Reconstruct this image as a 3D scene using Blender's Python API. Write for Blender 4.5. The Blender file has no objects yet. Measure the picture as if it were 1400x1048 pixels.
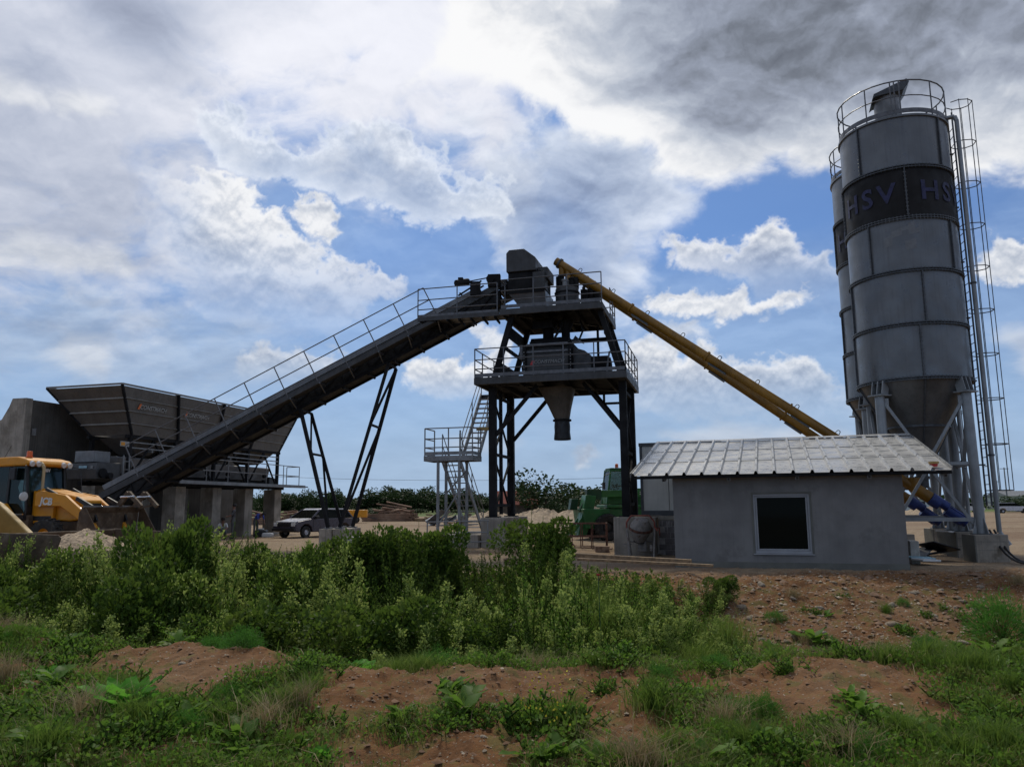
import bpy, bmesh, math, random
import numpy as np
from mathutils import Vector, Matrix, Euler
PI = math.pi
rad = math.radians
SC = bpy.context.scene
COL = SC.collection
# ---------------------------------------------------------------- camera
CZ = 1.7; PITCH = rad(9.0); ROLL = .008; FPX = 1060.0
_f = Vector((0, math.cos(PITCH), math.sin(PITCH))); _u = Vector((0, -math.sin(PITCH), math.cos(PITCH))); _r = Vector((1, 0, 0))
UP = _u*math.cos(ROLL) + _r*math.sin(ROLL); RT = _r*math.cos(ROLL) - _u*math.sin(ROLL)
cam = bpy.data.cameras.new('camera'); camo = bpy.data.objects.new('camera', cam); COL.objects.link(camo)
cam.sensor_fit = 'HORIZONTAL'; cam.sensor_width = 36; cam.lens = FPX/1400*36; cam.clip_start = .1; cam.clip_end = 6000
M = Matrix((RT, UP, -_f)).transposed().to_4x4(); M.translation = (0, 0, CZ); camo.matrix_world = M
SC.camera = camo
def ray(px, py):
    return _f + RT*((px-700)/FPX) + UP*((524-py)/FPX)
def atY(px, py, Y):
    d = ray(px, py); return Vector((d.x/d.y*Y, Y, CZ + d.z/d.y*Y))
SC.view_settings.view_transform = 'Standard'; SC.view_settings.look = 'None'
SC.view_settings.gamma = 1; SC.view_settings.use_curve_mapping = False
SC.view_settings.exposure = 0.0
# ---------------------------------------------------------------- world: daylight sky with broken cloud
SUN_EL = rad(52); SUN_AZ = rad(-12)          # azimuth from +Y towards +X: ahead of the camera, a little left
W = bpy.data.worlds.new('World'); SC.world = W; W.use_nodes = True
nt = W.node_tree; nt.nodes.clear()
class NG:
    def __init__(s, nt): s.nt = nt
    def n(s, t, **k):
        o = s.nt.nodes.new(t)
        for a, b in k.items(): setattr(o, a, b)
        return o
    def set(s, sock, v):
        if isinstance(v, bpy.types.NodeSocket): s.nt.links.new(v, sock)
        elif v is not None: sock.default_value = v
    def m(s, op, a, b=None, c=None, clamp=False):
        o = s.n('ShaderNodeMath', operation=op, use_clamp=clamp)
        s.set(o.inputs[0], a); s.set(o.inputs[1], b); s.set(o.inputs[2], c); return o.outputs[0]
    def v(s, op, a, b=None, sc=None):
        o = s.n('ShaderNodeVectorMath', operation=op)
        s.set(o.inputs[0], a)
        if b is not None: s.set(o.inputs[1], b)
        if sc is not None: s.set(o.inputs['Scale'], sc)
        return o.outputs['Value'] if op in ('LENGTH', 'DOT_PRODUCT') else o.outputs[0]
    def mr(s, x, a, b, c=0., d=1., smooth=True):
        o = s.n('ShaderNodeMapRange', interpolation_type='SMOOTHSTEP' if smooth else 'LINEAR')
        for i, q in enumerate((x, a, b, c, d)): s.set(o.inputs[i], q)
        return o.outputs[0]
    def noise(s, vec, scale, detail=8, rough=.55, dist=0., typ='FBM', lac=2.):
        o = s.n('ShaderNodeTexNoise', noise_dimensions='3D', noise_type=typ)
        s.set(o.inputs['Vector'], vec); s.set(o.inputs['Scale'], scale); s.set(o.inputs['Detail'], detail)
        s.set(o.inputs['Roughness'], rough); s.set(o.inputs['Distortion'], dist); s.set(o.inputs['Lacunarity'], lac)
        return o
    def voro(s, vec, scale, detail=0., rough=.5, feature='F1', rnd=1.):
        o = s.n('ShaderNodeTexVoronoi', feature=feature)
        s.set(o.inputs['Vector'], vec); s.set(o.inputs['Scale'], scale)
        if detail: s.set(o.inputs['Detail'], detail); s.set(o.inputs['Roughness'], rough)
        s.set(o.inputs['Randomness'], rnd)
        return o
    def mix(s, f, a, b, typ='RGBA', blend='MIX'):
        o = s.n('ShaderNodeMix', data_type=typ)
        i = {'RGBA': (6, 7, 2), 'FLOAT': (2, 3, 0)}[typ]
        if typ == 'RGBA': o.blend_type = blend
        s.set(o.inputs[0], f)
        def c(x): return (x[0], x[1], x[2], 1.) if isinstance(x, (tuple, list)) and len(x) == 3 else x
        s.set(o.inputs[i[0]], c(a)); s.set(o.inputs[i[1]], c(b)); return o.outputs[i[2]]
    def comb(s, x, y, z=0.):
        o = s.n('ShaderNodeCombineXYZ'); s.set(o.inputs[0], x); s.set(o.inputs[1], y); s.set(o.inputs[2], z); return o.outputs[0]
    def sep(s, v):
        o = s.n('ShaderNodeSeparateXYZ'); s.set(o.inputs[0], v); return o.outputs
# ---------------------------------------------------------------- clouds computed as a function of direction (azimuth, elevation)
_rs = np.random.RandomState(7)
_perm = _rs.randint(0, 256, 65536).astype(np.int32).reshape(256, 256)
_ga = np.linspace(0, 2*PI, 256, endpoint=False).astype(np.float32); _gx = np.cos(_ga); _gy = np.sin(_ga)
def perlin(x, y, s=0):
    xi = np.floor(x); yi = np.floor(y); fx = x-xi; fy = y-yi
    xi = xi.astype(np.int32)+s*37; yi = yi.astype(np.int32)+s*91
    u = fx*fx*fx*(fx*(fx*6-15)+10); v = fy*fy*fy*(fy*(fy*6-15)+10)
    def gr(a, b, px, py):
        h = _perm[a & 255, b & 255]; return _gx[h]*px+_gy[h]*py
    a = gr(xi, yi, fx, fy); b = gr(xi+1, yi, fx-1, fy); c = gr(xi, yi+1, fx, fy-1); d = gr(xi+1, yi+1, fx-1, fy-1)
    a += u*(b-a); c += u*(d-c); return a+v*(c-a)
def fbm(x, y, o=6, s=0, r=.5, bil=False, lac=2.03):
    t = 0; a = 1.; n = 0
    ca, sa = math.cos(.6), math.sin(.6)
    for i in range(o):
        p = perlin(x, y, s+i)
        if bil: p = np.abs(p)*2-.42
        t = t+a*p; n += a; a *= r
        x, y = (x*ca-y*sa)*lac+3.1, (x*sa+y*ca)*lac+1.7
    return t/n*(1.6 if not bil else 1.3)
def sstep(x, a, b):
    t = np.clip((x-a)/(b-a), 0, 1); return t*t*(3-2*t)
def aepx(px, py):
    d = ray(px, py); l = (d[0]**2+d[1]**2+d[2]**2)**.5
    return math.degrees(math.atan2(d[0], d[1])), math.degrees(math.asin(d[2]/l))
class SDF:            # signed distance (degrees, positive inside) to a cloud outline, on a coarse grid
    def __init__(s, poly, a0=-75., a1=75., e0=-5., e1=80., st=.4):
        P = [aepx(*p) for p in poly]; s.a0, s.e0, s.st = a0, e0, st
        A, E_ = np.meshgrid(np.arange(a0, a1, st, dtype=np.float32), np.arange(e0, e1, st, dtype=np.float32))
        d = np.full(A.shape, 1e9, np.float32); ins = np.zeros(A.shape, bool)
        for i in range(len(P)):
            (x0, y0), (x1, y1) = P[i], P[(i+1) % len(P)]
            ex, ey = x1-x0, y1-y0; t = np.clip(((A-x0)*ex+(E_-y0)*ey)/(ex*ex+ey*ey+1e-9), 0, 1)
            d = np.minimum(d, (A-x0-t*ex)**2+(E_-y0-t*ey)**2)
            c = ((y0 > E_) != (y1 > E_)) & (A < (x1-x0)*(E_-y0)/((y1-y0) or 1e-9)+x0); ins ^= c
        s.g = np.where(ins, 1, -1)*np.sqrt(d)
    def __call__(s, a, e):
        x = np.clip((a-s.a0)/s.st, 0, s.g.shape[1]-1.001); y = np.clip((e-s.e0)/s.st, 0, s.g.shape[0]-1.001)
        xi = x.astype(np.int32); yi = y.astype(np.int32); fx = x-xi; fy = y-yi; g_ = s.g
        t = g_[yi, xi]*(1-fx)+g_[yi, xi+1]*fx; b = g_[yi+1, xi]*(1-fx)+g_[yi+1, xi+1]*fx
        return t*(1-fy)+b*fy
def gauss(a, e, px, py, rx, ry, rot=0):
    ca, ce = aepx(px, py); k = 57.3/1060; dx_ = (a-ca); dy_ = (e-ce); c, s = math.cos(rad(rot)), math.sin(rad(rot))
    x = (dx_*c+dy_*s)/(rx*k); y = (-dx_*s+dy_*c)/(ry*k); return np.exp(-(x*x+y*y))
MASS = [
 dict(n='veil', p=[(-900,-300),(2300,-300),(2300,700),(-900,700)], w=3., soft=6., rim=1, r=.66, c=.65, o=.42, tint=(.80, .96, 1.14)),
 # outline px, warp, edge softness (deg), rim width (deg), rim colour level, core level, opacity, style
 dict(n='lowveil', p=[(-300,640),(200,560),(600,600),(1000,560),(1700,600),(1700,700),(-300,700)], w=2.2, soft=5., rim=3, r=.66, c=.64, o=.32, tint=(.84, .97, 1.10)),
 dict(n='left', p=[(-900,-900),(760,-900),(800,60),(720,130),(690,250),(560,220),(420,170),(330,190),(250,260),(260,330),(190,420),(120,440),(-20,400),(-900,420)], w=3.4, soft=9., rim=8, r=.84, c=.75, o=.96, tint=(.98, .985, 1.04)),
 dict(n='leftlow', p=[(-400,430),(100,420),(300,440),(430,470),(330,530),(140,545),(-400,530)], w=2.5, soft=5., rim=3, r=.70, c=.62, o=.6, tint=(.88, .98, 1.08)),
 dict(n='mid', p=[(640,200),(820,150),(960,250),(940,300),(915,345),(890,410),(820,440),(740,420),(690,350),(640,300)], w=2.2, soft=3., rim=3., r=.88, c=.67, o=.85, tint=(.93, .98, 1.06)),
 dict(n='arc', p=[(262,160),(300,154),(335,164),(362,186),(392,200),(420,182),(470,172),(525,170),(562,186),(596,215),(610,246),(660,250),(700,262),(700,300),(640,312),(570,316),(520,290),(450,270),(380,250),(330,240),(290,215)], w=1.0, soft=.8, rim=1.2, r=.98, c=.68, o=.72, rf=.45, tint=(.93, .98, 1.05)),
 dict(n='upper', p=[(640,-900),(2300,-900),(2300,330),(1560,270),(1400,246),(1330,238),(1250,262),(1160,236),(1128,252),(1050,228),(985,246),(935,228),(880,222),(868,190),(800,176),(770,140),(700,110),(560,110),(600,40)], w=1.5, soft=1.7, rim=4.2, r=.90, c=.50, o=.97),
 dict(n='streak', p=[(-80,332),(20,322),(120,345),(176,340),(184,372),(110,372),(30,360),(-80,362)], w=.9, soft=1.6, rim=1.2, r=.82, c=.75, o=.75),
 dict(n='puffs', p=[(70,484),(95,470),(130,478),(138,506),(90,512)], w=1.0, soft=1.4, rim=1, r=.78, c=.7, o=.6),
 dict(n='tl', p=[(-60,70),(20,90),(60,110),(120,120),(148,142),(120,150),(70,130),(10,128),(-60,120)], w=1.3, soft=1.3, rim=1, r=.92, c=.85, o=.7),
 dict(n='bigL', p=[(196,236),(250,244),(292,228),(330,244),(368,266),(352,280),(376,300),(392,328),(424,346),(462,360),(500,376),(552,392),(548,404),(500,420),(460,450),(380,470),(300,440),(240,400),(200,330)], w=.95, soft=.8, rim=2.2, r=1.04, c=.79, o=.94, fade=(300, 490), lf=(190, 330)),
 dict(n='puff', p=[(402,278),(424,268),(452,282),(448,312),(444,342),(420,334),(392,300)], w=.9, soft=.65, rim=1.3, r=.92, c=.8, o=.93),
 dict(n='cumR', rf=.8, p=[(905,330),(938,336),(960,322),(985,342),(1004,346),(1024,322),(1050,310),(1080,320),(1098,348),(1128,352),(1150,372),(1200,390),(1200,430),(1130,425),(1060,408),(1020,392),(980,382),(930,372)], w=.85, soft=.85, rim=1.5, r=.98, c=.62, o=.95, fade=(330, 440)),
 dict(n='flat', p=[(880,420),(930,412),(990,408),(1040,406),(1100,398),(1090,412),(1040,428),(990,440),(930,442),(890,432)], w=.8, soft=.7, rim=1.2, r=.93, c=.80, o=.92),
 dict(n='flat2', p=[(906,452),(960,452),(980,460),(920,468)], w=.7, soft=.8, rim=1, r=.85, c=.8, o=.7),
 dict(n='cumRL', p=[(838,500),(856,478),(880,466),(905,478),(940,478),(972,472),(1000,488),(1030,498),(1060,494),(1100,486),(1122,500),(1134,530),(1170,540),(1170,600),(1100,590),(1040,575),(980,580),(900,572),(850,560)], w=.85, soft=.9, rim=1.5, r=.95, c=.66, o=.95, fade=(480, 600)),
 dict(n='cumM', p=[(545,500),(570,488),(600,492),(630,500),(660,486),(690,470),(700,520),(660,546),(610,548),(560,536)], w=.7, soft=.65, rim=1.2, r=.93, c=.72, o=.93, fade=(500, 560)),
 dict(n='cumM2', p=[(640,450),(670,440),(690,470),(670,480),(650,474)], w=.7, soft=.65, rim=1.2, r=.9, c=.8, o=.8),
 dict(n='cumL2', p=[(320,500),(350,478),(400,486),(430,474),(480,490),(470,520),(400,530),(330,528)], w=.8, soft=.8, rim=1.2, r=.86, c=.66, o=.75, fade=(480, 540)),
 dict(n='rgt', p=[(1340,345),(1366,326),(1400,332),(1450,320),(1700,330),(1700,400),(1440,396),(1390,392),(1350,372)], w=.8, soft=.6, rim=1.4, r=.90, c=.68, o=.9),
 dict(n='rgt2', p=[(1350,470),(1390,450),(1500,450),(1700,470),(1700,520),(1400,520)], w=.9, soft=1.5, rim=1.4, r=.82, c=.70, o=.6),
 dict(n='pink', p=[(776,622),(800,616),(816,630),(790,636)], w=.6, soft=.7, rim=.7, r=.75, c=.72, o=.6),
 dict(n='pink2', p=[(600,600),(640,580),(680,590),(720,600),(700,612),(640,615)], w=.8, soft=1.2, rim=.7, r=.72, c=.7, o=.4),
 dict(n='lowR', p=[(900,600),(960,582),(1040,590),(1100,584),(1160,600),(1100,616),(960,614)], w=.8, soft=1.3, rim=1, r=.78, c=.72, o=.55),
]
def tone(l, warm=0.):
    xs = (0, .3, .42, .55, .68, .82, .95, 1.1)
    R = np.interp(l, xs, (.06, .115, .19, .315, .47, .68, .90, 1.0)); G = np.interp(l, xs, (.065, .125, .21, .35, .515, .71, .905, 1.0)); B = np.interp(l, xs, (.075, .15, .25, .43, .60, .765, .92, 1.0))
    return np.stack((R, G, B), -1).astype(np.float32)
_sd = {}
def clouds(A, E_):
    """A, E_: azimuth and elevation grids in degrees -> premultiplied RGB and cover"""
    az_ = np.radians(A); el_ = np.radians(np.clip(E_, -5, 90))
    z = np.sin(el_); k = 3.2/(np.abs(z)+.30); SX = np.sin(az_)*np.cos(el_)*k; SY = np.cos(az_)*np.cos(el_)*k
    ax = A/9.; ay = E_/7.
    wx = fbm(ax, ay, 9, 3, .55); wy = fbm(ax, ay, 9, 21, .55)           # broad warp
    bx = fbm(A/3.4, E_/3.0, 6, 40, .58, True); by = fbm(A/3.4+9, E_/3.0, 6, 50, .58, True)   # billowing
    soft = fbm(SX*1.1+wx*.25, SY*1.3+wy*.25, 9, 60, .56)                          # texture of the upper deck
    fl = sstep(E_, 3, 20)
    soft2 = (.35+.65*fl)*fbm(SX*3.0+wx*.8, SY*3.6+wy*.8, 7, 70, .56)
    st = abs(float(E_[1, 0]-E_[0, 0])); k1 = max(1, round(.7/st)); k2 = max(1, round(.33/st)); k3 = max(1, round(1./st))
    rgb = np.zeros(A.shape+(3,), np.float32); al = np.zeros(A.shape, np.float32)
    front = 1-sstep(np.abs(A), 42, 62)                               # outlines end outside the picture, a plain broken deck goes on
    def over(col, a):
        nonlocal rgb, al
        rgb = rgb*(1-a[..., None])+col*a[..., None]; al = al*(1-a)+a
    gen = sstep(soft*.9+wx*.5+sstep(E_, 5, 30)*.35-.12, -.1, .35)*(1-front)
    over(tone(.76+.25*soft2-.18*np.clip(soft, -.3, .6)), gen*.92*sstep(E_, -1, 5))
    for m in MASS:
        if m['n'] not in _sd: _sd[m['n']] = SDF(m['p'])
        w = m['w']; crisp = m['soft'] < 1.
        if crisp: wa = wx*w*.9+bx*w*1.9; we = wy*w*.9+by*w*1.9
        else: wa = wx*w*2.+soft2*w*.35; we = wy*w*1.6+soft*w*.5
        d = _sd[m['n']](A+wa, E_+we)
        if crisp: d = d-.40*m['w']*(by+.1)
        else: d = d+m['soft']*.55*(soft2+soft*.4)
        a = sstep(d, -m['soft']*.5, m['soft']*.5)
        rim = np.exp(-np.clip(d, 0, None)/m['rim'])
        if crisp:
            sh = (by-np.roll(by, k2, 0)) + .7*(bx-np.roll(bx, k2, 0)); sh2 = by-np.roll(by, k3, 0)
            l = m['c']+(m['r']-m['c'])*rim + m.get('rf', 1.)*(.22*np.clip(sh, -.35, .35)+.13*np.clip(sh2, -.5, .5))+.10*soft2
        else:
            s1 = soft-np.roll(soft, k1, 0)
            tex = dict(upper=(.15, .14), left=(.06, .07), mid=(.05, .07)).get(m['n'], (.05, .07))
            l = m['c']+(m['r']-m['c'])*rim + tex[0]*soft2+tex[1]*soft+(.16 if m['n'] == 'left' else .34)*np.clip(s1, -.3, .3)*(.2+.8*fl)
        if m['n'] == 'upper':
            l = l+.34*gauss(A, E_, 640, 60, 260, 110)+.30*gauss(A, E_, 830, 190, 150, 40, -10)+.1*gauss(A, E_, 1340, 170, 140, 70)-.13*gauss(A, E_, 1080, 60, 330, 90)-.08*gauss(A, E_, 1050, 140, 120, 40)
        if m['n'] == 'left':
            l = l+.20*gauss(A, E_, 560, 40, 260, 110)-.26*gauss(A, E_, 205, 30, 100, 42, -12)-.10*gauss(A, E_, 60, 60, 70, 40)-.08*gauss(A, E_, 90, 250, 180, 60)-.1*gauss(A, E_, 60, 340, 200, 50)+.14*gauss(A, E_, 320, 90, 120, 50, -15)+.1*gauss(A, E_, 90, 60, 120, 30, -25)
        if m['n'] == 'veil': a = a*(.75+.25*fl)*np.clip(1-1.1*gauss(A, E_, 1010, 290, 250, 75)-.4*gauss(A, E_, 1390, 280, 90, 60)-.25*gauss(A, E_, 480, 240, 160, 70)-.3*gauss(A, E_, 560, 330, 90, 60)+.5*soft*fl, .05, 1)
        if m['n'] == 'mid': l = l-.10*gauss(A, E_, 790, 320, 80, 90)-.06*gauss(A, E_, 640, 250, 50, 50)+.1*gauss(A, E_, 900, 380, 60, 60); a = a*(1-.55*gauss(A, E_, 760, 330, 70, 70))
        if 'fade' in m:
            e0 = aepx(600, m['fade'][0])[1]; e1 = aepx(600, m['fade'][1])[1]
            fd = sstep(E_, e1, e0); l = l-(1-fd)*.10; a = a*(.05+.95*fd)
        if 'lf' in m:
            a0_ = aepx(m['lf'][0], 330)[0]; a1_ = aepx(m['lf'][1], 330)[0]; a = a*(.15+.85*sstep(A+wx*3, a0_, a1_))
        c_ = tone(np.clip(l, .2, 1.04))
        if 'tint' in m: c_ = c_*np.array(m['tint'], np.float32)
        over(c_, a*m['o']*front)
    return rgb, al
def sky_image(name, a0, a1, e0, e1, step, feather=0.):
    A, E_ = np.meshgrid(np.arange(a0, a1, step, dtype=np.float32), np.arange(e0, e1, step, dtype=np.float32))
    rgb, al = clouds(A, E_)
    h, w = A.shape
    im = bpy.data.images.new(name, w, h, alpha=True, float_buffer=True); im.colorspace_settings.name = 'Non-Color'
    im.alpha_mode = 'CHANNEL_PACKED'
    px = np.empty((h, w, 4), np.float32); px[..., :3] = rgb; px[..., 3] = al
    im.pixels.foreach_set(px.ravel()); im.update(); return im, w, h
g = NG(nt)
tc = g.n('ShaderNodeTexCoord'); D = g.v('NORMALIZE', tc.outputs['Generated'])
dx, dy, dz = g.sep(D)
az = g.m('MULTIPLY', g.m('ARCTAN2', dx, dy), 180/PI); el = g.m('MULTIPLY', g.m('ARCSINE', dz), 180/PI)
def lookup(im, a0, a1, e0, e1, st):
    u = g.m('DIVIDE', g.m('SUBTRACT', az, a0-st/2), im[1]*st); v = g.m('DIVIDE', g.m('SUBTRACT', el, e0-st/2), im[2]*st)
    o = g.n('ShaderNodeTexImage', interpolation='Linear', extension='EXTEND'); o.image = im[0]
    g.set(o.inputs[0], g.comb(u, v, 0.)); return o
hiR = (-48., 48., -3., 48., .05); loR = (-180., 180., -3., 90., .5)
t_hi = lookup(sky_image('cloud_detail', *hiR), *hiR); t_lo = lookup(sky_image('cloud_cover', *loR), *loR)
inw = g.m('MULTIPLY', g.mr(g.m('ABSOLUTE', az), 47.5, 44.), g.mr(el, 47.5, 45.))
crgb = g.mix(inw, t_lo.outputs[0], t_hi.outputs[0]); calp = g.mix(inw, t_lo.outputs[1], t_hi.outputs[1], 'FLOAT')
sky = g.n('ShaderNodeTexSky', sky_type='NISHITA', sun_disc=False); sky.sun_elevation = SUN_EL; sky.sun_rotation = SUN_AZ
sky.air_density = 1.0; sky.dust_density = 1.0; sky.ozone_density = 1.6
KS = .085
base = g.v('MULTIPLY', sky.outputs[0], (KS*.38, KS*.64, KS*1.04))
low = g.mr(el, -2., 20., .88, .14)
base = g.mix(low, base, (.40, .56, .78))
c = g.v('ADD', g.v('SCALE', base, sc=g.m('SUBTRACT', 1., calp)), crgb)
c = g.mix(g.mr(el, -2.5, -.5), (.14, .12, .08), c)
c = g.v('SCALE', c, sc=1/.1)
bg = g.n('ShaderNodeBackground'); g.set(bg.inputs[0], c); bg.inputs[1].default_value = .1
ow = g.n('ShaderNodeOutputWorld'); nt.links.new(bg.outputs[0], ow.inputs[0])
W.cycles.sampling_method = 'MANUAL'; W.cycles.sample_map_resolution = 1024
# ---------------------------------------------------------------- sun behind thin cloud
sl = bpy.data.lights.new('sun', 'SUN'); so = bpy.data.objects.new('sun', sl); COL.objects.link(so)
sl.energy = 2.3; sl.angle = rad(10); sl.color = (1, .92, .77)
sd = Vector((math.sin(SUN_AZ)*math.cos(SUN_EL), math.cos(SUN_AZ)*math.cos(SUN_EL), math.sin(SUN_EL)))
so.rotation_euler = sd.to_track_quat('Z', 'Y').to_euler(); so.location = (0, 0, 40)
# ---------------------------------------------------------------- mesh helpers
class MB:
    def __init__(s): s.v = []; s.f = []
    def add(s, vs, fs):
        b = len(s.v); s.v += [tuple(v) for v in vs]; s.f += [tuple(b+i for i in f) for f in fs]; return s
    def box(s, c, d, R=None):
        vs = [Vector((x*d[0]/2, y*d[1]/2, z*d[2]/2)) for x in (-1, 1) for y in (-1, 1) for z in (-1, 1)]
        if R: vs = [R @ v for v in vs]
        c = Vector(c); return s.add([v+c for v in vs], [(0, 1, 3, 2), (4, 6, 7, 5), (0, 4, 5, 1), (2, 3, 7, 6), (0, 2, 6, 4), (1, 5, 7, 3)])
    def bb(s, x0, x1, y0, y1, z0, z1): return s.box(((x0+x1)/2, (y0+y1)/2, (z0+z1)/2), (x1-x0, y1-y0, z1-z0))
    def bar(s, p, q, w, h=None, up=(0, 0, 1)):
        p, q = Vector(p), Vector(q); h = h or w; d = q-p; L = d.length; d = d/L; u = Vector(up)
        if abs(d.dot(u)) > .98: u = Vector((1, 0, 0))
        a = d.cross(u).normalized(); b = a.cross(d)
        R = Matrix((a, d, b)).transposed(); return s.box((p+q)/2, (w, L, h), R)
    def tube(s, p, q, r, n=8, r2=None, caps=True):
        p, q = Vector(p), Vector(q); r2 = r if r2 is None else r2; d = (q-p).normalized()
        u = Vector((0, 0, 1)) if abs(d.z) < .95 else Vector((1, 0, 0)); a = d.cross(u).normalized(); b = d.cross(a)
        vs = []
        for k in range(n):
            t = 2*PI*k/n; o = a*math.cos(t)+b*math.sin(t); vs += [p+o*r, q+o*r2]
        fs = [(2*k, 2*((k+1) % n), 2*((k+1) % n)+1, 2*k+1) for k in range(n)]
        if caps: fs += [tuple(2*k for k in range(n))[::-1], tuple(2*k+1 for k in range(n))]
        return s.add(vs, fs)
    def path(s, pts, r, n=6, close=False):
        k = len(pts)
        for i in range(k if close else k-1): s.tube(pts[i], pts[(i+1) % k], r, n)
        return s
    def lathe(s, prof, c=(0, 0, 0), n=24, ax='z', a0=0., a1=2*PI):
        full = abs(a1-a0-2*PI) < 1e-6; m = n if full else n+1; vs = []
        for (r, z) in prof:
            for k in range(m):
                t = a0+(a1-a0)*k/n; x, y = r*math.cos(t), r*math.sin(t)
                p = (x, y, z) if ax == 'z' else ((z, x, y) if ax == 'x' else (y, z, x))
                vs.append((p[0]+c[0], p[1]+c[1], p[2]+c[2]))
        fs = []
        for i in range(len(prof)-1):
            for k in range(n):
                k2 = (k+1) % m; fs.append((i*m+k, i*m+k2, (i+1)*m+k2, (i+1)*m+k))
        return s.add(vs, fs)
    def prism(s, poly, axis, a, b):
        """poly: 2D outline; axis 0/1/2 = extrusion direction from a to b"""
        n = len(poly)
        def P(u, v, w): return {0: (w, u, v), 1: (u, w, v), 2: (u, v, w)}[axis]
        vs = [P(u, v, a) for u, v in poly]+[P(u, v, b) for u, v in poly]
        fs = [(i, (i+1) % n, n+(i+1) % n, n+i) for i in range(n)]+[tuple(range(n))[::-1], tuple(range(n, 2*n))]
        return s.add(vs, fs)
    def quad(s, a, b, c, d, th=.01):
        a, b, c, d = map(Vector, (a, b, c, d)); n = (b-a).cross(d-a).normalized()*th/2
        return s.add([a-n, b-n, c-n, d-n, a+n, b+n, c+n, d+n], [(3, 2, 1, 0), (4, 5, 6, 7), (0, 1, 5, 4), (1, 2, 6, 5), (2, 3, 7, 6), (3, 0, 4, 7)])
    def mesh(s, name, mat, smooth=False):
        me = bpy.data.meshes.new(name); me.from_pydata(s.v, [], s.f)
        if mat: me.materials.append(mat)
        bm = bmesh.new(); bm.from_mesh(me); bmesh.ops.recalc_face_normals(bm, faces=bm.faces); bm.to_mesh(me); bm.free()
        if smooth:
            me.polygons.foreach_set('use_smooth', [True]*len(me.polygons))
            if hasattr(me, 'set_sharp_from_angle'): me.set_sharp_from_angle(angle=rad(smooth if smooth is not True else 40))
        me.update(); return me
    def build(s, name, mat, parent=None, smooth=False, bevel=0, **k):
        me = s.mesh(name, mat, smooth); o = inst(me, name, parent, **k)
        if bevel:
            m = o.modifiers.new('bevel', 'BEVEL'); m.width = bevel; m.segments = 2; m.limit_method = 'ANGLE'; m.angle_limit = rad(35)
        return o
def inst(me, name, parent=None, loc=None, rot=None, scale=None, label=None, kind=None):
    o = bpy.data.objects.new(name, me); COL.objects.link(o)
    if parent: o.parent = parent
    if loc is not None: o.location = loc
    if rot is not None: o.rotation_euler = rot
    if scale is not None: o.scale = scale
    if label: o['label'] = label
    if kind: o['kind'] = kind
    return o
def tag(o, label, cat, group=None):
    o['label'] = label; o['category'] = cat
    if group: o['group'] = group
    return o
def thing(name, label, cat, loc=(0, 0, 0), rz=0., group=None):
    o = bpy.data.objects.new(name, None); COL.objects.link(o); o.empty_display_size = .3
    o.location = loc; o.rotation_euler = (0, 0, rz); return tag(o, label, cat, group)
def copy_tree(o, parent=None):
    c = o.copy(); COL.objects.link(c); c.parent = parent
    for ch in list(o.children): copy_tree(ch, c)
    return c
# ---------------------------------------------------------------- materials
def mat(name, col, rough=.6, metal=0., var=.18, vs=3., bump=.0, bs=40., col2=None, streak=0., spec=None, dirt=None, ds=1.2):
    m = bpy.data.materials.new(name); m.use_nodes = True; t = m.node_tree; t.nodes.clear(); q = NG(t)
    tc = q.n('ShaderNodeTexCoord'); P = tc.outputs['Object']
    b = q.n('ShaderNodeBsdfPrincipled'); o = q.n('ShaderNodeOutputMaterial'); t.links.new(b.outputs[0], o.inputs[0])
    nz = q.noise(P, vs, 5, .6).outputs[0]
    c2 = col2 or tuple(min(1, x*(1+var*1.6)) for x in col); c1 = tuple(x*(1-var) for x in col)
    c = q.mix(q.mr(nz, .32, .68), c1, c2)
    if streak:
        S = q.v('MULTIPLY', P, (9., 9., .35)); st = q.noise(S, 1.6, 4, .6).outputs[0]
        c = q.mix(q.mr(st, .48, .72, 0., streak), c, tuple(x*.35 for x in col))
    if dirt:
        dn = q.noise(P, ds, 7, .68).outputs[0]
        c = q.mix(q.mr(dn, .52, .66, 0., .8), c, dirt)
    q.set(b.inputs['Base Color'], c)
    q.set(b.inputs['Roughness'], q.mr(q.noise(P, vs*2.3, 3).outputs[0], .3, .7, max(.05, rough-.1), min(1, rough+.12)))
    b.inputs['Metallic'].default_value = metal
    if spec is not None: b.inputs['Specular IOR Level'].default_value = spec
    if bump:
        bp = q.n('ShaderNodeBump'); bp.inputs['Strength'].default_value = bump; bp.inputs['Distance'].default_value = .02
        q.set(bp.inputs['Height'], q.noise(P, bs, 6, .65).outputs[0]); t.links.new(bp.outputs[0], b.inputs['Normal'])
    return m
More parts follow.
